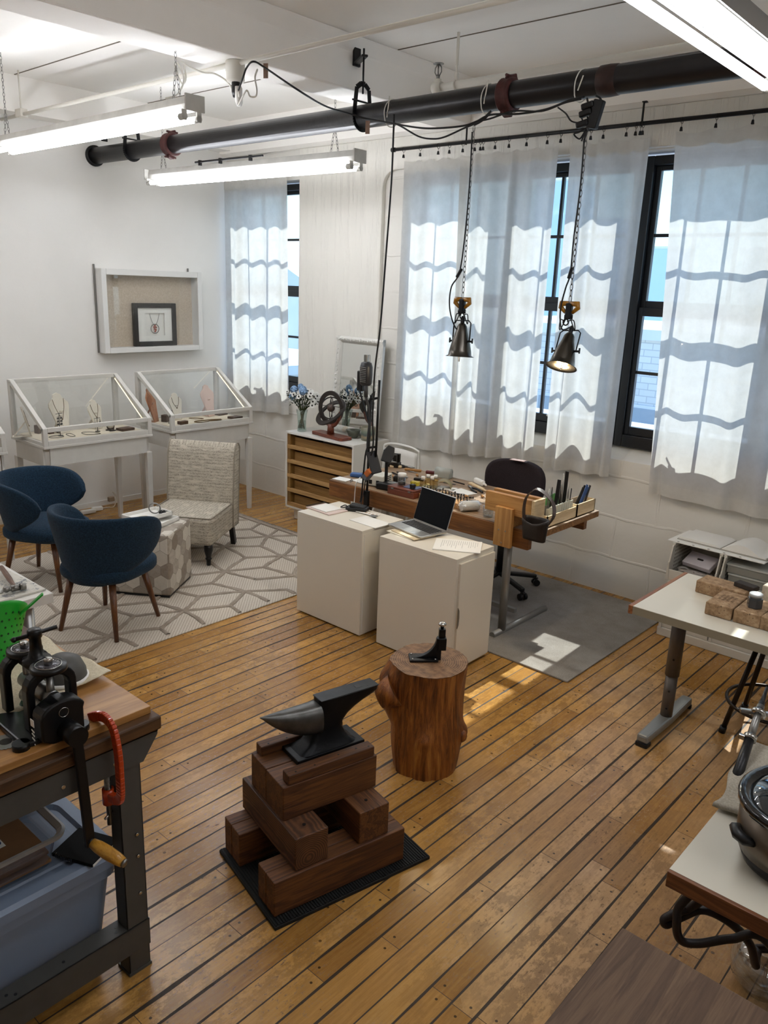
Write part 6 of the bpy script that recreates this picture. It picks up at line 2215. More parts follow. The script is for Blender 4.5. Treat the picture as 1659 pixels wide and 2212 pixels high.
ln = nd(nt, 'VectorMath', {0: nd(nt, 'Mapping', {0: tc.outputs['Object'], 1: (.05, -.06, 0), 3: (1, 1, 0)}).outputs[0]}, operation='LENGTH').outputs['Value']
nz = nd(nt, 'TexNoise', {'Vector': tc.outputs['Object'], 'Scale': 30, 'Detail': 4}).outputs[0]
s = mth(nt, 'SINE', mth(nt, 'MULTIPLY', mth(nt, 'ADD', ln, mth(nt, 'MULTIPLY', nz, .012)), 600))
c = ramp(nt, mth(nt, 'ADD', mth(nt, 'MULTIPLY', s, .15), nz), [(.3, lin('5a3e28')), (.5, lin('7d5a3c')), (.8, lin('97724f'))])
p = nd(nt, 'BsdfPrincipled', {'Base Color': c, 'Roughness': .6})
nt.links.new(p.outputs[0], out.inputs[0])
b = MB()
ring_ = [stump(i / 90, 1) for i in range(90)]
cc = sum(ring_, Vector()) / 90
b._add([cc + (q - cc) * .995 + Vector((0, 0, .0015)) for q in ring_], [tuple(range(90))])
b.build('cut_face', m, lg_)
b = MB()
q0 = Vector((vi.x * .15, vi.y * .15, .38))
q1 = Vector((vi.x * .225, vi.y * .225, .335))
b.tube([q0, (q0 + q1) / 2, q1], [.085, .072, .055], 14)
b.build('branch_stub', M_bark, lg_)
MB().cyl(q1, q1 + (q1 - q0).normalized() * .003, .053, seg=14).build('stub_cut', mat('pale_cut_wood', 'b08a5a', .6, var=.2, vs=40), lg_)
MB().ball(Vector((vk.x * .168, vk.y * .168, .165)), .03, 12, (.9, .9, 1.1)).build('knot', M_bark, lg_)
# stake
sb = at(885, 1424, HS)
se = at(957, 1424, HS)
ang = math.atan2(se.y - sb.y, se.x - sb.x)
L_ = (se - sb).length
sk = thing('bench_stake', 'small black cast stake with a bright mushroom head, screwed to the top of the log', 'stake', ((sb.x + se.x) / 2, (sb.y + se.y) / 2, HS + .002), ang)
M_cast = mat('black_cast_iron', '0f0f10', .38, metal=.3)
b = MB()
b.bb(-L_ * .52, L_ * .32, -.04, .04, 0, .011, .003)
b.build('base_plate', M_cast, sk)
b = MB()
pr = [(-L_ * .45, .011)] + [(-L_ * .45 + L_ * .72 * math.sin(t * PI / 2), .011 + .098 * (1 - math.cos(t * PI / 2))) for t in [i / 8 for i in range(1, 9)]] + [(L_ * .5, .109), (L_ * .5, .05), (L_ * .38, .045), (L_ * .38, .011)]
b.prism(pr, .026, Matrix(((1, 0, 0, 0), (0, 0, 1, -.013), (0, 1, 0, 0), (0, 0, 0, 1))), bev=.003)
b.bb(L_ * .3, L_ * .56, -.02, .02, .05, .112, .004)
b.bb(L_ * .28, L_ * .42, -.016, .016, 0.0, .06, .003)
b.build('column', M_cast, sk)
MB().bb(L_ * .33, L_ * .52, -.014, .014, .115, .156, .002).build('tool_block', M_cast, sk)
MB().lathe([(0, 0), (.008, 0), (.009, .012), (.019, .02), (.019, .026), (.012, .032), (0, .034)], 16, (L_ * .42, 0, .156)).build('mushroom_head', M_chrome, sk)
b = MB()
for x, y in ((-L_ * .44, -.028), (-L_ * .44, .028), (L_ * .24, -.03), (L_ * .24, .03)):
    b.lathe([(0, 0), (.006, 0), (.005, .004), (0, .006)], 8, (x, y, .011))
b.build('screw', M_chrome, sk)

# ------------------------------------------------------------------ left work bench with the rolling mill
M_slab = wood('oily_bench_slab', '2a1a0d', '4d3219', '6e4a26', axis=1, scale=.8, rough=.55, contrast=.8)
M_ply = wood('birch_plywood', '8c5f32', 'a87840', 'bb8c52', axis=1, scale=.5, rough=.4, contrast=.9, bump=.02)
M_grey = mat('grey_bench_steel', '4b4a47', .5, metal=.15, var=.12, vs=10)
BX1, BY1, BZ = -1.945, 1.205, .90
bn = thing('steel_workbench', 'grey steel legged workbench with a thick dark wooden top, carrying the rolling mill', 'workbench', (BX1, BY1, 0))
MB().bb(-1.5, 0, -1.6, 0, BZ - .045, BZ, .006).build('slab', M_slab, bn)
b = MB()
b.bb(-.05, -.008, -1.58, -.01, BZ - .052, BZ - .0455, .001)
b.prism([(-1.58, BZ - .046), (-.012, BZ - .046), (-.012, BZ - .06), (-.065, BZ - .135), (-1.58, BZ - .135)], .004, Matrix(((0, 0, 1, -.012), (1, 0, 0, 0), (0, 1, 0, 0), (0, 0, 0, 1))))
b.prism([(-1.48, BZ - .046), (-.02, BZ - .046), (-.02, BZ - .06), (-.08, BZ - .135), (-1.48, BZ - .135)], .004, Matrix(((1, 0, 0, 0), (0, 0, -1, -.014), (0, 1, 0, 0), (0, 0, 0, 1))))
b.build('top_rail', M_grey, bn)
def channel_leg(x, y, nm='leg'):
    b = MB()
    b.bb(x - .004, x, y - .075, y, 0, BZ - .052, .001)
    b.bb(x - .06, x, y - .004, y, 0, BZ - .052, .001)
    b.bb(x - .06, x, y - .075, y - .071, 0, BZ - .052, .001)
    b.bb(x - .07, x + .003, y - .078, y + .003, 0, .01)
    return b.build(nm, M_grey, bn)
channel_leg(-.012, -.075)
channel_leg(-1.42, -.075)
channel_leg(-.012, -1.5)
b = MB()
b.bb(-.013, -.009, -1.575, -.072, .085, .185, .001)
b.bb(-.075, -.009, -1.575, -.072, .181, .185, .001)
b.build('lower_rail', M_grey, bn)
b = MB()
for y, z in ((-.16, BZ - .1), (-.32, BZ - .1), (-.54, BZ - .1), (-.83, BZ - .1)):
    b.cyl((-.012, y, z), (-.005, y, z), .006, seg=10)
for y, z in ((-.1, .52), (-.1, .44), (-.1, .3)):
    b.cyl((-.012, y, z), (-.006, y, z), .005, seg=10)
b.build('bolt_heads', M_chrome, bn)
b = MB()
for x, y in ((-.03, -.14), (-.05, -.17), (-.03, -.18), (-.04, -.35), (-.03, -.5), (-.045, -.52)):
    b.cyl((x, y, .184), (x, y, .1858), .005, seg=10)
b.build('rail_holes', M_blk, bn)
tag(MB().bb(0, -.72, -.95, 0, 0, .024, .002).build('plywood_board', M_ply, None, (BX1 - .035, 1.195 - .005, BZ + .0005)), 'warm brown plywood board under the rolling mill on the left workbench', 'board')
ZB = BZ + .025
o = MB().bb(-.55, 0, -.6, 0, 0, .03, .002).build('plywood_board', M_ply, None, (-2.785, 1.155, BZ + .0005))
tag(o, 'small plywood board at the far end of the left workbench, beside the green strainer', 'board')
# rolling mill
M_mill = mat('black_mill_casting', '101011', .33, metal=.2, bump=.03, bs=60)
M_dial = mat('engraved_dial', '57555a', .3, metal=.6)
rm = thing('rolling_mill', 'black hand cranked rolling mill with two dials, clamped to the left workbench', 'rolling mill', (-2.145, .925, ZB))
b = MB()
b.bb(-.115, .135, -.115, .06, 0, .018, .005)
for x, y in ((-.1, -.12), (.12, -.115), (.14, .05)):
    b.cyl((x, y, 0), (x, y, .018), .024, seg=14)
b.build('base', M_mill, rm)
def arch(x):
    b = MB()
    outer = [(-.074, .0), (-.074, .125)] + [(-.074 * math.cos(t), .125 + .055 * math.sin(t)) for t in [PI * i / 10 for i in range(1, 10)]] + [(.074, .125), (.074, 0)]
    inner = [(.05, 0), (.05, .115)] + [(.05 * math.cos(t), .115 + .038 * math.sin(t)) for t in [PI * i / 8 for i in range(1, 8)]] + [(-.05, .115), (-.05, 0)]
    b.prism(outer + inner, .036, Matrix(((0, 0, 1, x - .022), (1, 0, 0, 0), (0, 1, 0, .016), (0, 0, 0, 1))), bev=.005)
    b.build('frame_arch', M_mill, rm)
    MB().lathe([(0, .183), (.046, .183), (.051, .186), (.051, .197), (.048, .2), (0, .2)], 32, (x, 0, 0)).build('dial_gear', M_mill, rm)
    d_ = MB().lathe([(.0, .2), (.036, .2), (.036, .2012), (0, .2012)], 28, (x, 0, 0)).build('dial', M_dial, rm)
    b = MB()
    b.tube([(x + .036 * math.cos(t), .036 * math.sin(t), .2014) for t in [2 * PI * i / 28 for i in range(28)]], .0014, 4, closed=True)
    for i in range(20):
        t = 2 * PI * i / 20
        b.bar((x + .025 * math.cos(t), .025 * math.sin(t), .2014), (x + .031 * math.cos(t), .031 * math.sin(t), .2014), .0012, .0006)
    b.build('dial_ring', M_chrome, d_)
    MB().lathe([(0, .2), (.012, .2), (.012, .218), (.0105, .221), (0, .221)], 16, (x, 0, 0)).build('dial_screw', M_chrome, rm)
    MB().cyl((x, 0, .07), (x, 0, .165), .011, seg=14).cyl((x, 0, .07), (x, 0, .115), .014, seg=14).build('spindle', M_steel, rm)
arch(.075)
arch(-.075)
for z in (.045, .095):
    b = MB()
    b.cyl((-.09, 0, z), (.09, 0, z), .024, seg=24)
    for k in range(9):
        b.lathe([(.024, -.002), (.0265, 0), (.024, .002)], 24, (-.045 + .008 * k, 0, z), (1, 0, 0))
    b.build('roller', M_steel, rm)
MB().bb(-.06, .06, -.03, .03, .165, .182, .004).build('bridge', M_mill, rm)
b = MB()
b.lathe([(0, .183), (.04, .183), (.04, .195), (.024, .2), (.018, .225), (.016, .26), (.02, .262), (.02, .282), (.017, .286), (0, .286)], 20, (.003, 0, 0))
b.bar((.003, 0, .19), (.06, .035, .19), .03, .01, .002)
b.build('drive_post', M_mill, rm)
b = MB()
b.cyl((-.008, -.055, .266), (.014, .062, .278), .0062, seg=10)
b.ball((-.008, -.055, .266), .0085, 10)
b.build('t_bar', M_mill, rm)
b = MB()
gp = [(-.072, .0), (-.072, .075)] + [(-.072 * math.cos(t) * 1.0, .075 + .05 * math.sin(t)) for t in [PI * i / 9 for i in range(1, 9)]] + [(.062, .075), (.062, .0), (.04, -.022), (-.03, -.025)]
b.prism([(x * .94, z * .86) for x, z in gp], .058, Matrix(((0, 0, 1, .102), (1, 0, 0, -.004), (0, 1, 0, .014), (0, 0, 0, 1))), bev=.006)
b.build('gear_cover', M_mill, rm)
MB().tube([(.1605, -.006 + .014 * math.cos(t), .085 + .014 * math.sin(t)) for t in [2 * PI * i / 20 for i in range(20)]], .0013, 5, closed=True).build('cover_ring', M_chrome, rm)
b = MB()
b.box((.13, -.0835, .07), (.02, .002, .022), .0008)
for z in (.045, .033, .02, .006):
    b.box((.13, -.0835, z), (.016, .002, .004), .0004, rot=Euler((0, .25, 0)))
b.build('maker_plate', M_white, rm)
b = MB()
b.cyl((.155, .0, .03), (.225, .0, .03), .03, seg=22)
b.build('crank_hub', M_mill, rm)
b = MB()
b.bar((.215, .0, .03), (.222, .012, -.335), .03, .014, .004, up=(1, 0, 0))
b.build('crank_arm', M_mill, rm)
b = MB()
b.lathe([(0, 0), (.012, 0), (.013, .008), (.0, .008)], 14, (.222, .012, -.32), (1, .35, -.28))
b.build('handle_collar', M_blkm, rm)
M_maple = wood('maple_handle', '9a6a22', 'b8842e', 'c9983f', axis=0, scale=3, rough=.3, bump=.02)
b = MB()
b.lathe([(0, .008), (.014, .008), (.018, .03), (.02, .065), (.018, .1), (.014, .122), (.0, .122)], 18, (.222, .012, -.32), (1, .35, -.28))
b.build('wooden_grip', M_maple, rm)
MB().lathe([(0, .122), (.0125, .122), (.0125, .13), (0, .131)], 14, (.222, .012, -.32), (1, .35, -.28)).build('handle_cap', M_steel, rm)
# saw blade
p_ = at(12, 1603, ZB)
b = MB()
bl = []
for i in range(48):
    a = 2 * PI * i / 48
    r = .042 if i % 2 else .0385
    bl.append((r * math.cos(a), r * math.sin(a)))
b.prism(bl, .0015)
o = tag(b.build('saw_blade', M_steel, None, (p_.x, p_.y, ZB)), 'small toothed circular saw blade lying beside the rolling mill', 'saw blade')
MB().cyl((0, 0, .0012), (0, 0, .002), .017, seg=20).build('blade_hub', M_dkmet, o)
# clamp
cl = thing('c_clamp', 'orange red C clamp gripping the edge of the left workbench', 'clamp', (-1.925, 1.035, .80))
M_ored = mat('orange_red_enamel', 'b03a10', .3, coat=.4)
b = MB()
pts = spline([(-.115, -.012, .128), (-.08, -.006, .145), (-.045, 0, .15), (-.005, 0, .13), (.014, 0, .06), (.016, 0, -.03), (.014, 0, -.08), (.0, 0, -.105), (-.03, 0, -.115)], 5)
for p1_, p2_ in zip(pts, pts[1:]):
    b.bar(p1_, p2_ + (p2_ - p1_) * .25, .016, .03, .004, up=(-.3, 0, 1) if abs((p2_ - p1_).normalized().z) < .7 else (1, 0, 0))
b.cyl((-.06, 0, -.145), (-.06, 0, -.095), .018, seg=14)
b.bar((-.06, 0, -.12), (-.01, 0, -.11), .022, .03, .005)
b.build('frame', M_ored, cl)
b = MB()
b.cyl((-.06, 0, -.22), (-.06, 0, .045), .0085, seg=12)
for k in range(32):
    z = -.14 + .005 * k
    b.lathe([(.0085, -.0016), (.0105, 0), (.0085, .0016)], 12, (-.06, 0, z))
b.lathe([(0, 0), (.014, 0), (.016, .01), (0, .01)], 14, (-.06, 0, .042))
b.build('screw', M_steel, cl)
b = MB()
b.cyl((-.09, .03, -.20), (-.03, -.03, -.17), .004, seg=8)
b.build('sliding_bar', M_chrome, cl)
# cloth, green strainer, dome
b = MB()
rr = random.Random(8)
def cl_f(u, v):
    x = -.2 + .4 * u
    y = -.25 + .5 * v
    n1 = noise.noise(Vector((x * 7, y * 7, 1)))
    n2 = noise.noise(Vector((x * 22, y * 22, 4)))
    return Vector((x + .025 * noise.noise(Vector((y * 8, 2, 0))), y + .02 * noise.noise(Vector((x * 9, 5, 0))), .006 + .016 * (n1 + .6) + .006 * (n2 + .5)))
b.grid(cl_f, 50, 60)
M_towel = clothmat('cream_terry', 'c2b599', 'ddd2ba', 160)
tag(b.build('shop_towel', M_towel, None, (-2.40, .93, ZB + .001), .1, solid=.003), 'crumpled cream cloth on the plywood board behind the rolling mill', 'cloth')
M_green = mat('green_silicone', '1f9a2b', .35)
M_hole = mat('dark_perforation', '0c3a12', .6)
p_ = at(6, 1440, ZB)
gs = thing('silicone_strainer', 'bright green perforated silicone strainer at the picture edge, behind the rolling mill', 'strainer', (-2.62, .95, ZB + .003))
def pet(u, v, off=0):
    a = -1.0 + 2.0 * u
    r = .10 + off
    h = .235 * v
    return Vector((-.02 + (r + .04 * v) * math.cos(a), (r + .04 * v) * math.sin(a) * 1.2, .01 + h * (1 - .25 * (2 * u - 1) ** 2)))
b = MB()
b.grid(pet, 24, 14)
b.lathe([(0, .0), (.1, .0), (.11, .012)], 24)
b.build('bowl_wall', M_green, gs, solid=.004)
b = MB()
for i in range(11):
    for j in range(7):
        u, v = (i + .5 + .5 * (j % 2)) / 11.5, .12 + .8 * j / 7
        c_ = pet(u, v, .0025)
        n_ = (pet(u, v, .01) - pet(u, v, 0)).normalized()
        b.cyl(c_, c_ + n_ * .0012, .0038, seg=8)
b.build('perforations', M_hole, gs)
MB().bar((.09, .1, .17), (.12, .17, .235), .02, .006, .002).build('handle_loop', M_green, gs)
dm = thing('domed_cover', 'dark grey domed cover with a white rim lying on the cream cloth', 'cover', (-2.29, 1.07, ZB + .0))
b = MB()
b.lathe([(.072, .022), (.07, .05), (.055, .085), (.03, .1), (0, .104)], 24)
b.build('dome', mat('dark_grey_dome', '4a4844', .5), dm)
MB().lathe([(.07, .02), (.076, .02), (.077, .03), (.072, .032)], 24).build('rim', M_white, dm)

# ------------------------------------------------------------------ tote, bin and notebook under the bench
M_tote = mat('blue_grey_tote', '7b8ba3', .4, bump=.02)
tt = thing('storage_tote', 'large blue grey plastic storage tote with a lid under the left workbench', 'tote', (-2.22, .69, 0))
def rrect(hx, hy, r, n=5):
    o = []
    for cx, cy, a0 in ((hx - r, hy - r, 0), (-hx + r, hy - r, PI / 2), (-hx + r, -hy + r, PI), (hx - r, -hy + r, 3 * PI / 2)):
        for i in range(n + 1):
            a = a0 + PI / 2 * i / n
            o.append((cx + r * math.cos(a), cy + r * math.sin(a)))
    return o
def loft(mb, secs, cap0=True, cap1=True, smooth=False):
    rings = []
    for pts, z in secs:
        rings.append([mb.bm.verts.new((x, y, z)) for x, y in pts])
    n = len(rings[0])
    for A, B in zip(rings, rings[1:]):
        for k in range(n):
            f = mb.bm.faces.new((A[k], A[(k + 1) % n], B[(k + 1) % n], B[k]))
            f.smooth = smooth
    if cap0:
        mb.bm.faces.new(rings[0][::-1])
    if cap1:
        mb.bm.faces.new(rings[-1])
    return mb
b = MB()
loft(b, [(rrect(.145, .33, .03), 0), (rrect(.185, .37, .04), .36), (rrect(.2, .385, .045), .365), (rrect(.203, .388, .045), .415)])
b.build('tub', M_tote, tt)
b = MB()
loft(b, [(rrect(.212, .397, .05), .405), (rrect(.216, .4, .05), .44), (rrect(.205, .39, .05), .452), (rrect(.17, .355, .05), .452), (rrect(.16, .345, .05), .44)])
b.build('lid', M_tote, tt)
b = MB()
loft(b, [(rrect(.135, .32, .05), .4405), (rrect(.13, .315, .05), .4465)])
b.build('lid_panel', M_tote, tt)
M_binp = pane('frosted_plastic', (.86, .87, .88), base=.16)
M_card = mat('brown_cardboard', '7e5a37', .75, var=.15, vs=12)
bi = thing('clear_bin', 'clear plastic bin of cardboard envelopes on the lid of the blue tote', 'bin', (-2.235, .60, .453))
b = MB()
loft(b, [(rrect(.14, .3, .03), 0), (rrect(.155, .325, .04), .1)], True, False)
b.build('tub', M_binp, bi)
b = MB()
loft(b, [(rrect(.155, .325, .04), .095), (rrect(.172, .342, .045), .097), (rrect(.175, .345, .045), .112), (rrect(.168, .338, .045), .114), (rrect(.155, .325, .04), .1)], False, False)
b.build('rim', mat('milky_rim', 'b4b2ae', .3, trans=.4), bi)
rr = random.Random(6)
for k in range(6):
    z = .462 + .014 * k
    lab = ['lowest', 'second from the bottom', 'third from the bottom', 'third from the top', 'second from the top', 'topmost'][k]
    o = MB().box((0, 0, .006), (.23, .42, .011), .002).build('cardboard_envelope', M_card, None, (-2.215 + rr.uniform(-.012, .012), .675 + rr.uniform(-.02, .015), z), rr.uniform(-.05, .05))
    tag(o, lab + ' brown cardboard envelope of the pile in the clear bin' + (', with a white shipping label' if k == 5 else ''), 'envelope')
    if k == 5:
        lab_ = MB().box((.0, .09, .0122), (.11, .075, .0006)).build('shipping_label', M_paper, o)
        MB().prism(rrect(.04, .008, .008), .0004, Matrix.Translation((-.0, .115, .0126))).build('blue_logo', mat('label_blue', '24466e', .6), lab_)
        b = MB()
        for q in range(5):
            b.box((-.005 - .006 * (q % 2), .1 - .008 * q, .0127), (.06 - .012 * (q % 3), .0016, .0003))
        b.box((.02, .064, .0127), (.03, .008, .0003))
        b.build('label_print', M_blk, lab_)
tag(MB().box((0, 0, .004), (.02, .14, .006), .001).build('torn_paper', M_paper, None, (-2.085, .56, .535), .3), 'torn white paper edge sticking out of the envelope pile', 'paper')
nbk = thing('black_notebook', 'black spiral notebook lying on the blue tote lid under the crank handle', 'notebook', (-2.085, 1.0, .4535), R(24))
MB().box((0, 0, .006), (.15, .13, .012), .0015).build('cover', mat('matte_black_cover', '0a0a0a', .75, spec=.2), nbk)
b = MB()
b.box((.0765, 0, .006), (.002, .126, .007))
b.build('page_edge', M_paper, nbk)
b = MB()
for k in range(12):
    b.tube([(-.06 + .0, -.062 + .0 - .004 * math.cos(a), .006 + .008 * math.sin(a)) for a in [2 * PI * i / 8 for i in range(8)]], .001, 4, closed=True) if k == 0 else b.box((-.065 + .006 * k, -.066, .006), (.002, .004, .012))
b.build('spiral', M_chrome, nbk)

# ------------------------------------------------------------------ white table at the left edge
wt = thing('white_table', 'white table on a round silver leg at the left picture edge, behind the steel workbench', 'table', (-3.475, 1.605, 0))
MB().bb(-1.1, 0, -.75, 0, .70, .748, .002).build('tabletop', M_lam, wt)
for x, y in ((-.09, -.09), (-1.0, -.09), (-.09, -.66)):
    MB().cyl((x, y, 0), (x, y, .70), .03, seg=18).build('leg', mat('silver_leg', '9a9a98', .35, metal=.7) if x == -.09 and y == -.09 else bpy.data.materials['silver_leg'], wt)
ZW = .7485
m, nt, out = newmat('newsprint')
v = coord(nt)
n_ = nd(nt, 'TexNoise', {'Vector': v, 'Scale': 9, 'Detail': 6, 'Roughness': .8}).outputs[0]
c = ramp(nt, n_, [(.40, lin('6f7276')), (.47, lin('c9c5ba')), (.8, lin('d6d2c6'))])
p = nd(nt, 'BsdfPrincipled', {'Base Color': c, 'Roughness': .8})
nt.links.new(p.outputs[0], out.inputs[0])
tag(MB().box((0, 0, .005), (.62, .30, .009), .001).build('newspaper', m, None, (-3.83, 1.43, ZW), R(3)), 'folded newspaper spread over the white table under the hammer', 'newspaper')
b = MB()
b.grid(lambda u, v: Vector((-.16 + .32 * u, -.09 + .2 * v, .004 + .055 * max(0, 1 - v * 1.6) ** 2)), 6, 16)
tag(b.build('curled_paper', M_paper, None, (-3.78, 1.36, ZW + .0105), R(-14), solid=.001), 'white sheet curling up beside the hammer on the newspaper', 'paper')
hm = thing('ball_peen_hammer', 'ball peen hammer with a worn wooden handle on the newspaper', 'hammer', (-3.575, 1.475, ZW + .032), R(168))
MB().tube([(0, 0, 0), (.05, .0, 0), (.12, 0, .003), (.3, .0, .006)], [.011, .009, .013, .012], 10).build('handle', wood('worn_handle', '4a3527', '66493a', '7d5f4d', axis=0, scale=3), hm)
b = MB()
b.cyl((0, -.045, 0), (0, -.02, 0), .017, seg=14)
b.cyl((0, -.02, 0), (0, .02, 0), .015, .0165, seg=6)
b.ball((0, .04, 0), .0165, 12)
b.cyl((0, .015, 0), (0, .035, 0), .012, seg=12)
b.build('head', M_steel, hm)
tag(MB().box((0, 0, .02), (.25, .12, .04), .002).build('wood_block', M_ply, None, (-3.80, 1.20, ZW + .0005), R(8)), 'light wooden block at the edge of the white table, below the hammer', 'block')
# ------------------------------------------------------------------ right hand table with fire bricks
TZ = .72
M_beige = mat('cream_laminate_top', 'd3cdbd', .3)
M_beigee = mat('beige_edge', '8d846f', .5)
M_edgew = wood('table_edge_wood', '6b3d1d', '8a5530', 'a8744a', axis=1, scale=2)
tb = thing('laminate_table', 'cream topped table on a grey metal leg, carrying the fire bricks', 'table', (-1.525, 3.59, 0))
MB().bb(.022, 2.2, 0, .69, TZ - .003, TZ, .001).build('tabletop', M_beige, tb)
MB().bb(.022, 2.2, 0, .69, TZ - .042, TZ - .003).build('table_core', M_beigee, tb)
MB().bb(0, .022, -.004, .694, TZ - .044, TZ + .001, .003).build('wood_edge', M_edgew, tb)
M_tleg = mat('taupe_metal_leg', '5d5650', .4, metal=.4)
M_tfoot = mat('grey_metal_foot', '8c8d8a', .4, metal=.5)
def tleg(x):
    root = MB().cyl((x, .27, .05), (x, .27, .30), .031, seg=20).cyl((x, .27, .30), (x, .27, TZ - .042), .036, seg=20).build('leg', M_tleg, tb)
    b = MB()
    b.prism([(-.03, -.02), (.03, -.02), (.038, .28), (.03, .56), (-.03, .56), (-.038, .28)], .045, Matrix.Translation((x, 0, .022)), bev=.012)
    f = b.build('foot', M_tfoot, tb)
    f.location = (.0, 0, 0)
    f.rotation_euler = (0, 0, 0)
    MB().prism([(-.032, -.022), (.032, -.022), (.034, .03), (-.034, .03)], .026, Matrix.Translation((x, -.002, .0)), bev=.006).build('rubber_foot', M_blk, f)
    MB().prism([(-.032, .54), (.032, .54), (.032, .562), (-.032, .562)], .026, Matrix.Translation((x, 0, 0)), bev=.006).build('rubber_foot', M_blk, f)
tleg(.165)
tleg(1.9)
b = MB()
for z in (.4, .22, .12):
    b.cyl((.165 + .031 * .3, .27 - .034, z), (.165 + .031 * .3, .27 - .0365, z), .006, seg=8)
b.build('leg_bolt', M_blk, tb)
# fire bricks
def brickmat(name, dark, mid, lite):
    m, nt, out = newmat(name)
    v = coord(nt)
    n1 = nd(nt, 'TexNoise', {'Vector': v, 'Scale': 22, 'Detail': 6, 'Roughness': .75}).outputs[0]
    vo = nd(nt, 'TexVoronoi', {'Vector': v, 'Scale': 70}).outputs[0]
    c = ramp(nt, n1, [(.32, lin(dark)), (.5, lin(mid)), (.68, lin(lite))])
    pit = mth(nt, 'LESS_THAN', vo, .16)
    gate = mth(nt, 'GREATER_THAN', nd(nt, 'TexNoise', {'Vector': v, 'Scale': 30}).outputs[0], .5)
    c = mixc(nt, mth(nt, 'MULTIPLY', mth(nt, 'MULTIPLY', pit, gate), .75), c, lin('33261b'))
    p = nd(nt, 'BsdfPrincipled', {'Base Color': c, 'Roughness': .9})
    nt.links.new(bumpn(nt, mth(nt, 'ADD', n1, mth(nt, 'MULTIPLY', pit, -.4)), .5, .006), p.inputs['Normal'])
    nt.links.new(p.outputs[0], out.inputs[0])
    return m
M_fb = brickmat('fire_brick', '6a5236', '97795a', 'b49a78')
M_fbw = brickmat('pale_fire_brick', 'a0927c', 'c2b6a2', 'd4cab8')
def brick(label, x, y, z, s, rz, m=M_fb):
    b = MB()
    b.box((0, 0, s[2] / 2), s, .006, seg=3)
    return tag(b.build('fire_brick', m, None, (x, y, z), rz), label, 'brick', None)
by = 3.755
brick('stamped fire brick at the left end of the front row, beside the jar', -1.152, by + .115, TZ + .0005, (.126, .23, .064), 0)
brick('fire brick carrying the dark glass jar', -1.023, by + .118, TZ + .0005, (.122, .23, .064), R(1))
brick('fire brick right of the jar at the picture edge', -.898, by + .12, TZ + .0005, (.122, .23, .064), R(-1))
brick('fire brick lying lengthways behind the front row, with a scorched top', -1.235, 4.075, TZ + .0005, (.25, .13, .066), R(-3))
brick('pale fire brick standing behind the jar', -.93, 4.12, TZ + .0005, (.24, .14, .115), R(-4), M_fbw)
b = MB()
rr = random.Random(9)
for i in range(4):
    for j in range(7):
        b.box((-.03 + .02 * i + rr.uniform(-.003, .003), -.03 + .012 * j, .0645), (.012, .0035, .0006))
o = b.build('stamped_marks', mat('burnt_mark', '4c3926', .9), [x for x in bpy.data.objects if x.name == 'fire_brick'][0])
tag(MB().box((0, 0, .012), (.11, .055, .024), .004).build('charcoal_block', mat('scorched_charcoal', '2f2722', .85, var=.4, vs=30, bump=.2), None, (-1.135, 4.085, TZ + .0675), R(-14)), 'dark scorched charcoal block on the lengthways fire brick', 'block')
jr2 = thing('glass_jar', 'hexagonal dark grey glass jar with a white lid on the middle fire brick', 'jar', (-1.022, by + .10, TZ + .0655), 0)
b = MB()
hx = hexpts(.036)
b.prism([(x, y) for x, y in hx], .048, bev=.003)
b.build('jar_body', mat('dark_grey_jar', '3e4144', .2, coat=.5), jr2)
MB().lathe([(0, .048), (.026, .048), (.026, .056), (.031, .057), (.031, .068), (.029, .07), (0, .07)], 24).build('lid', mat('white_jar_lid', 'b9bcbc', .35, var=.1, vs=60), jr2)

# ------------------------------------------------------------------ stacked plastic bins by the window wall
M_bin = mat('off_white_plastic_bin', 'cac6bc', .4)
M_binhole = mat('bin_perforation', '7d786d', .7)
def stack_bin(label, x0, z0, w=.33, d=.38, h=.24):
    root = thing('stacking_bin', label, 'storage bin', (x0, 4.985, z0), 0, 'white stacking bins by the window wall')
    b = MB()
    b.bb(.01, w - .01, .01, d, 0, .008)
    b.bb(.01, w - .01, d - .008, d, .008, h)
    b.bb(.01, w - .01, .0, .008, .0, .075, .003)
    b.build('bin_shell', M_bin, root)
    for x in (.008, w - .016):
        s_ = MB()
        pr = [(.0, .0), (d, .0), (d, h), (.05, h), (.03, h - .015), (.0, .12)]
        s_.prism(pr, .008, Matrix(((0, 0, 1, x), (1, 0, 0, 0), (0, 1, 0, 0), (0, 0, 0, 1))))
        sd_ = s_.build('side_panel', M_bin, root)
        q = MB()
        for i in range(12):
            for j in range(7):
                q.bb(x + .0078, x + .0086, .07 + .024 * i, .082 + .024 * i, .05 + .026 * j, .062 + .026 * j)
                q.bb(x - .0006, x + .0002, .07 + .024 * i, .082 + .024 * i, .05 + .026 * j, .062 + .026 * j)
        q.build('perforations', M_binhole, sd_)
    for x in (.0, w - .022):
        b = MB()
        b.prism([(.04, h - .012), (d, h - .012), (d, h + .006), (.04, h + .006)], .022, Matrix(((0, 0, 1, x), (1, 0, 0, 0), (0, 1, 0, 0), (0, 0, 0, 1))), bev=.004)
        b.prism([(0, 0), (.022, 0), (.015, .125), (.006, .125)], .022, Matrix(((1, 0, 0, x), (0, 0, -1, .015), (0, 1, 0, 0), (0, 0, 0, 1))), bev=.003)
        b.build('rim', M_bin, root)
    return root
cb = MB()
cb.bb(0, 1.2, 0, .39, 0, .06, .006)
cb.bb(.02, .03, -.01, 0, .06, .12)
tag(cb.build('bin_base', M_bin, None, (-1.90, 4.975, 0)), 'long off white plastic base under the stacking bins, on the floor by the wall', 'base')
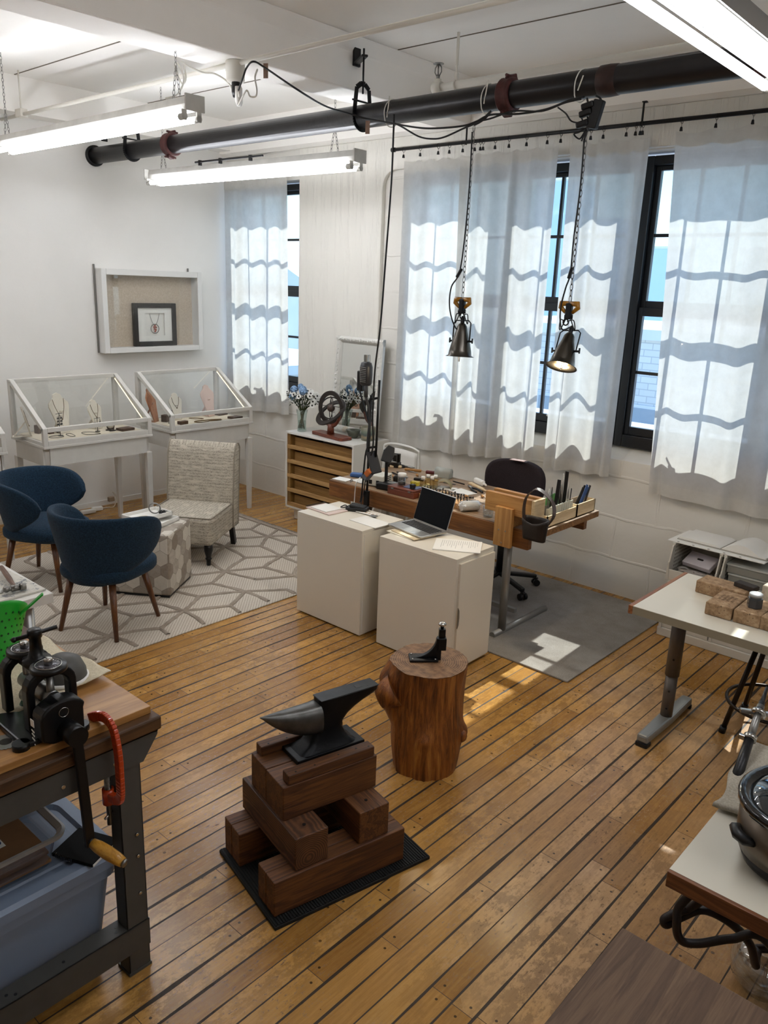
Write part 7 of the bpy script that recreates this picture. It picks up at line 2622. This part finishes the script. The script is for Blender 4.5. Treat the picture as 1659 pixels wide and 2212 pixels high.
for k, (x, z, lab) in enumerate(((-1.895, .061, 'lower white bin at the rug end of the stack'), (-1.56, .061, 'lower white bin, second from the rug end'), (-1.225, .061, 'lower white bin farthest from the rug'),
                                 (-1.895, .395, 'upper white bin holding a white pouch and tangled film'), (-1.56, .395, 'upper white bin holding clear plastic boxes'), (-1.225, .395, 'upper white bin at the far right of the stack'))):
    stack_bin(lab, x, z, h=.30 if z < .2 else .24)
pz = .404
o = MB().box((0, 0, .0), (.2, .12, .035), .004, rot=Euler((R(28), 0, R(-12)))).build('pouch', mat('pale_lilac_pouch', 'bdb9c0', .5), None, (-1.73, 5.13, pz + .12))
tag(o, 'pale pouch with an oval handle slot leaning in the upper left bin', 'pouch')
MB().prism(rrect(.022, .007, .007), .003, Matrix.Rotation(R(-12), 4, 'Z') @ Matrix.Rotation(R(28), 4, 'X') @ Matrix.Translation((0, -.0, .0172))).build('handle_slot', M_blk, o)
b = MB()
rr = random.Random(15)
for k in range(16):
    P = [Vector((rr.uniform(-.11, .11), rr.uniform(-.05, .05), rr.uniform(.0, .055))) for _ in range(4)]
    b.tube(spline(P, 5), rr.uniform(.006, .012), 5)
tag(b.build('plastic_film', mat('tangled_clear_film', 'c4bdb8', .25, trans=.5), None, (-1.73, 5.07, pz + .012)), 'tangle of clear plastic film in the upper left bin', 'film')
for k, (dz, dx) in enumerate(((0, 0), (.062, .01), (.124, -.005))):
    bx = thing('plastic_box', ['lowest', 'middle', 'topmost'][k] + ' clear plastic box stacked in the bin under the open book', 'box', (-1.40 + dx, 5.17, pz + .001 + dz))
    MB().bb(-.13, .13, -.13, .13, 0, .048, .004).build('box_body', mat('cloudy_plastic', 'b1b2aa', .25, trans=.45) if k == 0 else bpy.data.materials['cloudy_plastic'], bx)
    MB().bb(-.134, .134, -.134, .134, .048, .06, .003).build('lid', mat('cloudy_lid', 'c3c5bf', .3, trans=.25) if k == 0 else bpy.data.materials['cloudy_lid'], bx)
# board and open book on top
bt = .642
tag(MB().bb(-.31, .31, -.17, .17, 0, .006, .001).build('white_board', M_white, None, (-1.62, 5.20, bt), R(-2)), 'white perforated board lying across the tops of the bins', 'board')
b = MB()
for k in range(5):
    b.cyl((-.24 + .1 * k, -.158, .006), (-.24 + .1 * k, -.158, .0066), .008, seg=10)
b.build('board_holes', M_binhole, [o for o in bpy.data.objects if o.name == 'white_board'][0])
bk = thing('open_book', 'open book with blank white pages on the board over the bins', 'book', (-1.60, 5.22, bt + .0065), R(-3))
MB().bb(-.29, .29, -.135, .135, 0, .006, .002).build('cover', mat('grey_cover', '9a968c', .6), bk)
for s in (-1, 1):
    b = MB()
    def pg(u, v, s=s):
        x = s * (.004 + .275 * u)
        z = .008 + (.012 if s < 0 else .045 * math.sin(PI * min(1, u * 1.15)) ** 1.2 + .006) * (1 - (1 - min(1, u * 8)) ** 2)
        return Vector((x, -.125 + .25 * v, z))
    b.grid(pg, 20, 2)
    n_ = 20
    for y in (-.125, .125):
        top = [pg(i / 19, 0 if y < 0 else 1) for i in range(20)]
        for A, B in zip(top, top[1:]):
            b._add([A, B, Vector((B.x, B.y, .006)), Vector((A.x, A.y, .006))], [(0, 1, 2, 3)])
    A, B = pg(1, 0), pg(1, 1)
    b._add([A, B, Vector((B.x, B.y, .006)), Vector((A.x, A.y, .006))], [(0, 1, 2, 3)])
    b.build('pages', M_paper, bk)

# ------------------------------------------------------------------ stool under the table
so_ = thing('metal_stool', 'dark metal stool with a ring footrest, tucked under the laminate table', 'stool', (-.945, 4.19, 0))
M_stool = mat('dark_bronze_metal', '2f2720', .4, metal=.6)
MB().lathe([(0, .49), (.15, .49), (.17, .5), (.172, .515), (.16, .525), (0, .528)], 32).build('seat', M_stool, so_)
for k in range(4):
    a = R(225 + 90 * k)
    u_ = Vector((math.cos(a), math.sin(a), 0))
    lgx = MB().cyl(u_ * .13 + Vector((0, 0, .49)), u_ * .24 + Vector((0, 0, .012)), .0135, seg=12).build('leg', M_stool, so_)
    MB().cyl(u_ * .236 + Vector((0, 0, .035)), u_ * .243, .018, seg=12).build('rubber_tip', M_blk, lgx)
b = MB()
b.tube([(.218 * math.cos(t), .218 * math.sin(t), .165) for t in [2 * PI * i / 40 for i in range(40)]], .0095, 8, closed=True)
b.build('foot_ring', M_stool, so_)

# ------------------------------------------------------------------ near right table with the cooker
w2 = thing('work_table', 'white topped table with a thick brown wooden edge at the right, under the cooker', 'table', (-.565, 1.775, 0))
Z2 = .80
MB().bb(0, 1.6, .012, 1.0, Z2 - .003, Z2, .001).build('tabletop', M_beige, w2)
MB().bb(0, 1.6, 0, .014, Z2 - .045, Z2 + .0005, .002).build('front_edge', wood('brown_table_edge', '4b2a14', '6c4022', '865531', axis=0, scale=1.5), w2)
MB().bb(.0, 1.6, .014, 1.0, Z2 - .045, Z2 - .003).build('table_core', M_edgew, w2)
for x, y in ((.75, .1), (1.5, .1), (1.5, .9), (.75, .9)):
    MB().bb(x - .03, x + .03, y - .03, y + .03, 0, Z2 - .045, .003).build('leg', M_tleg, w2)
ck = thing('slow_cooker', 'oval steel slow cooker with a black rim on the brown edged table', 'slow cooker', (-.285, 2.075, Z2 + .001), R(-43))
M_ss = mat('brushed_cooker_steel', '6e6458', .34, metal=.8, var=.15, vs=20)
def oval(rx, ry, n=40):
    return [(rx * math.cos(2 * PI * i / n), ry * math.sin(2 * PI * i / n)) for i in range(n)]
b = MB()
loft(b, [(oval(.135, .185), 0), (oval(.15, .2), .012), (oval(.165, .215), .045)], smooth=True)
b.build('base', M_blk, ck)
b = MB()
loft(b, [(oval(.165, .215), .045), (oval(.172, .222), .08), (oval(.174, .224), .165)], smooth=True)
b.build('housing', M_ss, ck)
b = MB()
loft(b, [(oval(.174, .224), .165), (oval(.182, .232), .17), (oval(.184, .234), .185), (oval(.176, .226), .192), (oval(.155, .205), .188), (oval(.15, .2), .175)], False, False, smooth=True)
b.build('crock_rim', mat('black_glaze', '0c0c0d', .12, coat=.6), ck)
b = MB()
loft(b, [(oval(.152, .202), .182), (oval(.14, .19), .196), (oval(.1, .14), .21), (oval(.05, .07), .218)], False, True, smooth=True)
b.build('glass_lid', mat('dark_glass_lid', '1c2226', .05, coat=1), ck)
MB().tube([(-.09, -.02, .21), (-.085, -.015, .25), (-.05, 0, .285), (.0, .0, .29), (.05, .0, .275), (.07, .0, .22)], [.016, .022, .024, .024, .022, .016], 12).build('lid_handle', mat('slate_handle', '1f2226', .4), ck)
for s in (-1, 1):
    MB().tube([(-.032, s * .21, .10), (-.024, s * .236, .105), (0, s * .242, .105), (.024, s * .236, .105), (.032, s * .21, .10)], [.01, .014, .015, .014, .01], 8).build('side_handle', M_blk, ck)
b = MB()
b.grid(lambda u, v: Vector((-.2 + .36 * u + .02 * noise.noise(Vector((v * 3, 1, 0))), -.19 + .42 * v + .03 * noise.noise(Vector((u * 3, 7, 0))), .012 + .012 * (noise.noise(Vector((u * 5, v * 5, 2))) + .6) + .02 * math.exp(-((u - .5) / .2) ** 2) * v)), 36, 40)
M_gtow = clothmat('grey_terry', '8d8577', 'aca496', 170)
tag(b.build('folded_towel', M_gtow, None, (-.39, 2.31, Z2 + .002), R(4), solid=.012), 'rumpled grey terry towel on the table behind the slow cooker', 'towel')
tag(MB().box((0, 0, .04), (.16, .14, .08), .006).build('white_box', M_white, None, (-.33, 2.63, Z2 + .0005), R(10)), 'white box at the picture edge beyond the grey towel', 'box')
# stand pole
p0, p1 = at(1584, 1700, Z2), aty(1657, 1485, 2.62)
tp = thing('handpiece_stand', 'slanted metal and black tube stand with clamps behind the grey towel', 'stand', p0)
d_ = p1 - p0
MB().cyl((0, 0, 0), d_ * .48, .017, .014, seg=14).build('foam_grip', M_blk, tp)
MB().cyl(d_ * .48, d_ * .8, .012, .012, seg=12).build('metal_tube', M_steel, tp)
b = MB()
b.cyl(d_ * .8, d_ * 1.0, .008, .005, seg=10)
b.cyl(d_ * .72, d_ * .84, .014, .009, seg=12)
b.build('tip', M_blk, tp)
MB().lathe([(.012, -.008), (.02, -.008), (.02, .008), (.012, .008)], 14, d_ * .47, d_).box(d_ * .47 + Vector((-.02, -.01, 0)), (.02, .014, .016), .002).build('hose_clamp', M_chrome, tp)
b = MB()
b.lathe([(.012, -.006), (.024, -.006), (.024, .006), (.012, .006)], 14, d_ * .72, d_)
b.bar(d_ * .72 + Vector((-.05, -.02, .0)), d_ * .72 + Vector((.03, .02, .0)), .016, .014, .003)
b.build('clamp', M_chrome, tp)
# hose, jar and tin below
def hz(px, py, y):
    return aty(px, py, y)
M_hose = mat('dark_rubber_hose', '19100d', .45)
hp_ = [Vector((-.47, 2.02, .752)), hz(1478, 1945, 2.0), hz(1462, 1990, 1.98), hz(1470, 2030, 1.98), hz(1510, 2038, 2.0), hz(1580, 2028, 2.03), hz(1659, 2036, 2.06), Vector((-.2, 2.2, .2)), Vector((-.25, 2.45, .03)), Vector((-.4, 2.55, .012)), Vector((-.3, 2.7, .012))]
wire('rubber_hose', 'thick dark rubber hose looping out from under the brown edged table', 'hose', hp_, .0125, M_hose, seg=10)
hp_ = [Vector((-.43, 2.04, .752)), hz(1500, 1955, 2.04), hz(1470, 1968, 2.02), hz(1436, 1985, 2.0), hz(1440, 1997, 2.0), hz(1470, 1982, 2.03), hz(1520, 1966, 2.06), hz(1580, 1995, 2.1), hz(1620, 2040, 2.14), hz(1632, 2085, 2.2), hz(1636, 2060, 2.26), hz(1659, 2050, 2.3), Vector((-.1, 2.5, .3)), Vector((.0, 2.6, .012))]
wire('rubber_hose', 'second loop of dark rubber hose, curling lower under the brown edged table', 'hose', hp_, .0125, M_hose, seg=10)
gj = at(1650, 2128, .0)
tag(MB().lathe([(0, .0), (.06, .0), (.1, .05), (.11, .1), (.1, .15), (.07, .18), (.066, .18), (.095, .15), (.105, .1), (.095, .05), (0, .01)], 28).build('glass_bowl', pane('thick_clear_glass', (.9, .92, .92), base=.18), None, (-.43, 2.47, 0.0)), 'round clear glass bowl on the floor below the brown edged table', 'bowl')
tag(MB().lathe([(0, 0), (.05, 0), (.05, .16), (.052, .162), (.048, .162), (.046, .01), (0, .01)], 24).build('metal_tin', mat('tin_grey', '8d887e', .35, metal=.6), None, (-.27, 2.42, 0)), 'grey metal tin on the floor beside the glass bowl', 'tin')
# dark wooden tabletop in the corner
M_wal = wood('brown_veneer', '432f1f', '5a4330', '6f573f', axis=1, scale=1.5, rough=.7, contrast=.9, bump=.02)
w3 = thing('wooden_table', 'dark brown wood grained table filling the near right corner', 'table', (-.543, 1.468, 0))
MB().bb(0, 1.3, -1.0, 0, .82, .85, .004).build('tabletop', M_wal, w3)
for x, y in ((.5, -.25), (1.2, -.25), (.5, -.9), (1.2, -.9)):
    MB().bb(x - .025, x + .025, y - .025, y + .025, 0, .82, .002).build('leg', M_wal, w3)

# ------------------------------------------------------------------ view outside the windows
M_con = mat('pale_concrete', 'd2d6d6', .8, var=.08, vs=.6)
M_roof = mat('light_roof', 'c3c9cc', .8, var=.1, vs=.4)
M_pbrick = None
m, nt, out = newmat('white_brick_facade')
v = coord(nt, (1, 1, 1), (R(-90), 0, 0))
bkn = nd(nt, 'TexBrick', {'Vector': v, 'Color1': lin('d6d6d2'), 'Color2': lin('c9cbc9'), 'Mortar': lin('b2b5b6'), 'Scale': 1, 'Mortar Size': .012, 'Brick Width': .42, 'Row Height': .16})
p = nd(nt, 'BsdfPrincipled', {'Base Color': bkn.outputs[0], 'Roughness': .85})
nt.links.new(p.outputs[0], out.inputs[0])
M_wbrick = m
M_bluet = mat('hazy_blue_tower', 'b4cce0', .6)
M_win = mat('far_window_glass', '8a9aa6', .15)
gp_ = MB().bb(-160, 90, 7.5, 260, -9.2, -9).build('ground', M_con)
struct(gp_)
def building(label, x0, x1, y0, y1, zt, m, rows=(), gable=0, cat='building', zb=-9):
    root = thing('building', label, cat, ((x0 + x1) / 2, y0, zb))
    w, d, h = x1 - x0, y1 - y0, zt - zb
    MB().bb(-w / 2, w / 2, 0, d, 0, h).build('wall', m, root)
    if gable:
        MB().prism([(-w / 2 - .2, 0), (w / 2 + .2, 0), (0, gable)], d + .4, Matrix(((1, 0, 0, 0), (0, 0, 1, -.2), (0, 1, 0, h), (0, 0, 0, 1)))).build('roof', M_roof, root)
    else:
        MB().bb(-w / 2 - .1, w / 2 + .1, -.1, d, h, h + .25).build('parapet', M_con, root)
    for (xc, zc, ww, hh) in rows:
        f = MB().bb(xc - ww / 2 - .08, xc + ww / 2 + .08, -.05, .02, zc - zb - .08, zc + hh - zb + .08).build('window', M_con, root)
        MB().bb(xc - ww / 2, xc + ww / 2, -.07, -.04, zc - zb, zc + hh - zb).build('pane', M_win, f)
    return root
building('white brick building with a flat roof, facing the bank of windows', -14.5, -4.2, 19, 26, 1.15, M_wbrick, [(-3.5, -1.8, .9, 1.3), (-1.5, -1.8, .9, 1.3), (1.2, -1.8, .9, 1.3), (3.4, -1.8, .9, 1.3)])
building('low grey building with a pale band, in front of the white brick one', -12.5, -3.2, 12.5, 15.5, -.55, M_con)
building('pale grey block with a lighter corner, right of the white brick building', -9.9, -7.6, 29, 34, 3.6, M_con, [(-.6, 1.2, .5, 1.2)])
building('gabled pale house with a pointed window, beyond the corner window', -34.5, -26.5, 25, 33, 1.9, M_con, [(0, .4, .8, 1.2), (-1.6, -1.2, .7, 1.1), (1.6, -1.2, .7, 1.1)], gable=1.9)
building('low white building in front of the gabled house', -27, -17, 15, 19, -.3, M_wbrick, [(-2, -2.2, 1, 1), (0, -2.2, 1, 1), (2, -2.2, 1, 1)])
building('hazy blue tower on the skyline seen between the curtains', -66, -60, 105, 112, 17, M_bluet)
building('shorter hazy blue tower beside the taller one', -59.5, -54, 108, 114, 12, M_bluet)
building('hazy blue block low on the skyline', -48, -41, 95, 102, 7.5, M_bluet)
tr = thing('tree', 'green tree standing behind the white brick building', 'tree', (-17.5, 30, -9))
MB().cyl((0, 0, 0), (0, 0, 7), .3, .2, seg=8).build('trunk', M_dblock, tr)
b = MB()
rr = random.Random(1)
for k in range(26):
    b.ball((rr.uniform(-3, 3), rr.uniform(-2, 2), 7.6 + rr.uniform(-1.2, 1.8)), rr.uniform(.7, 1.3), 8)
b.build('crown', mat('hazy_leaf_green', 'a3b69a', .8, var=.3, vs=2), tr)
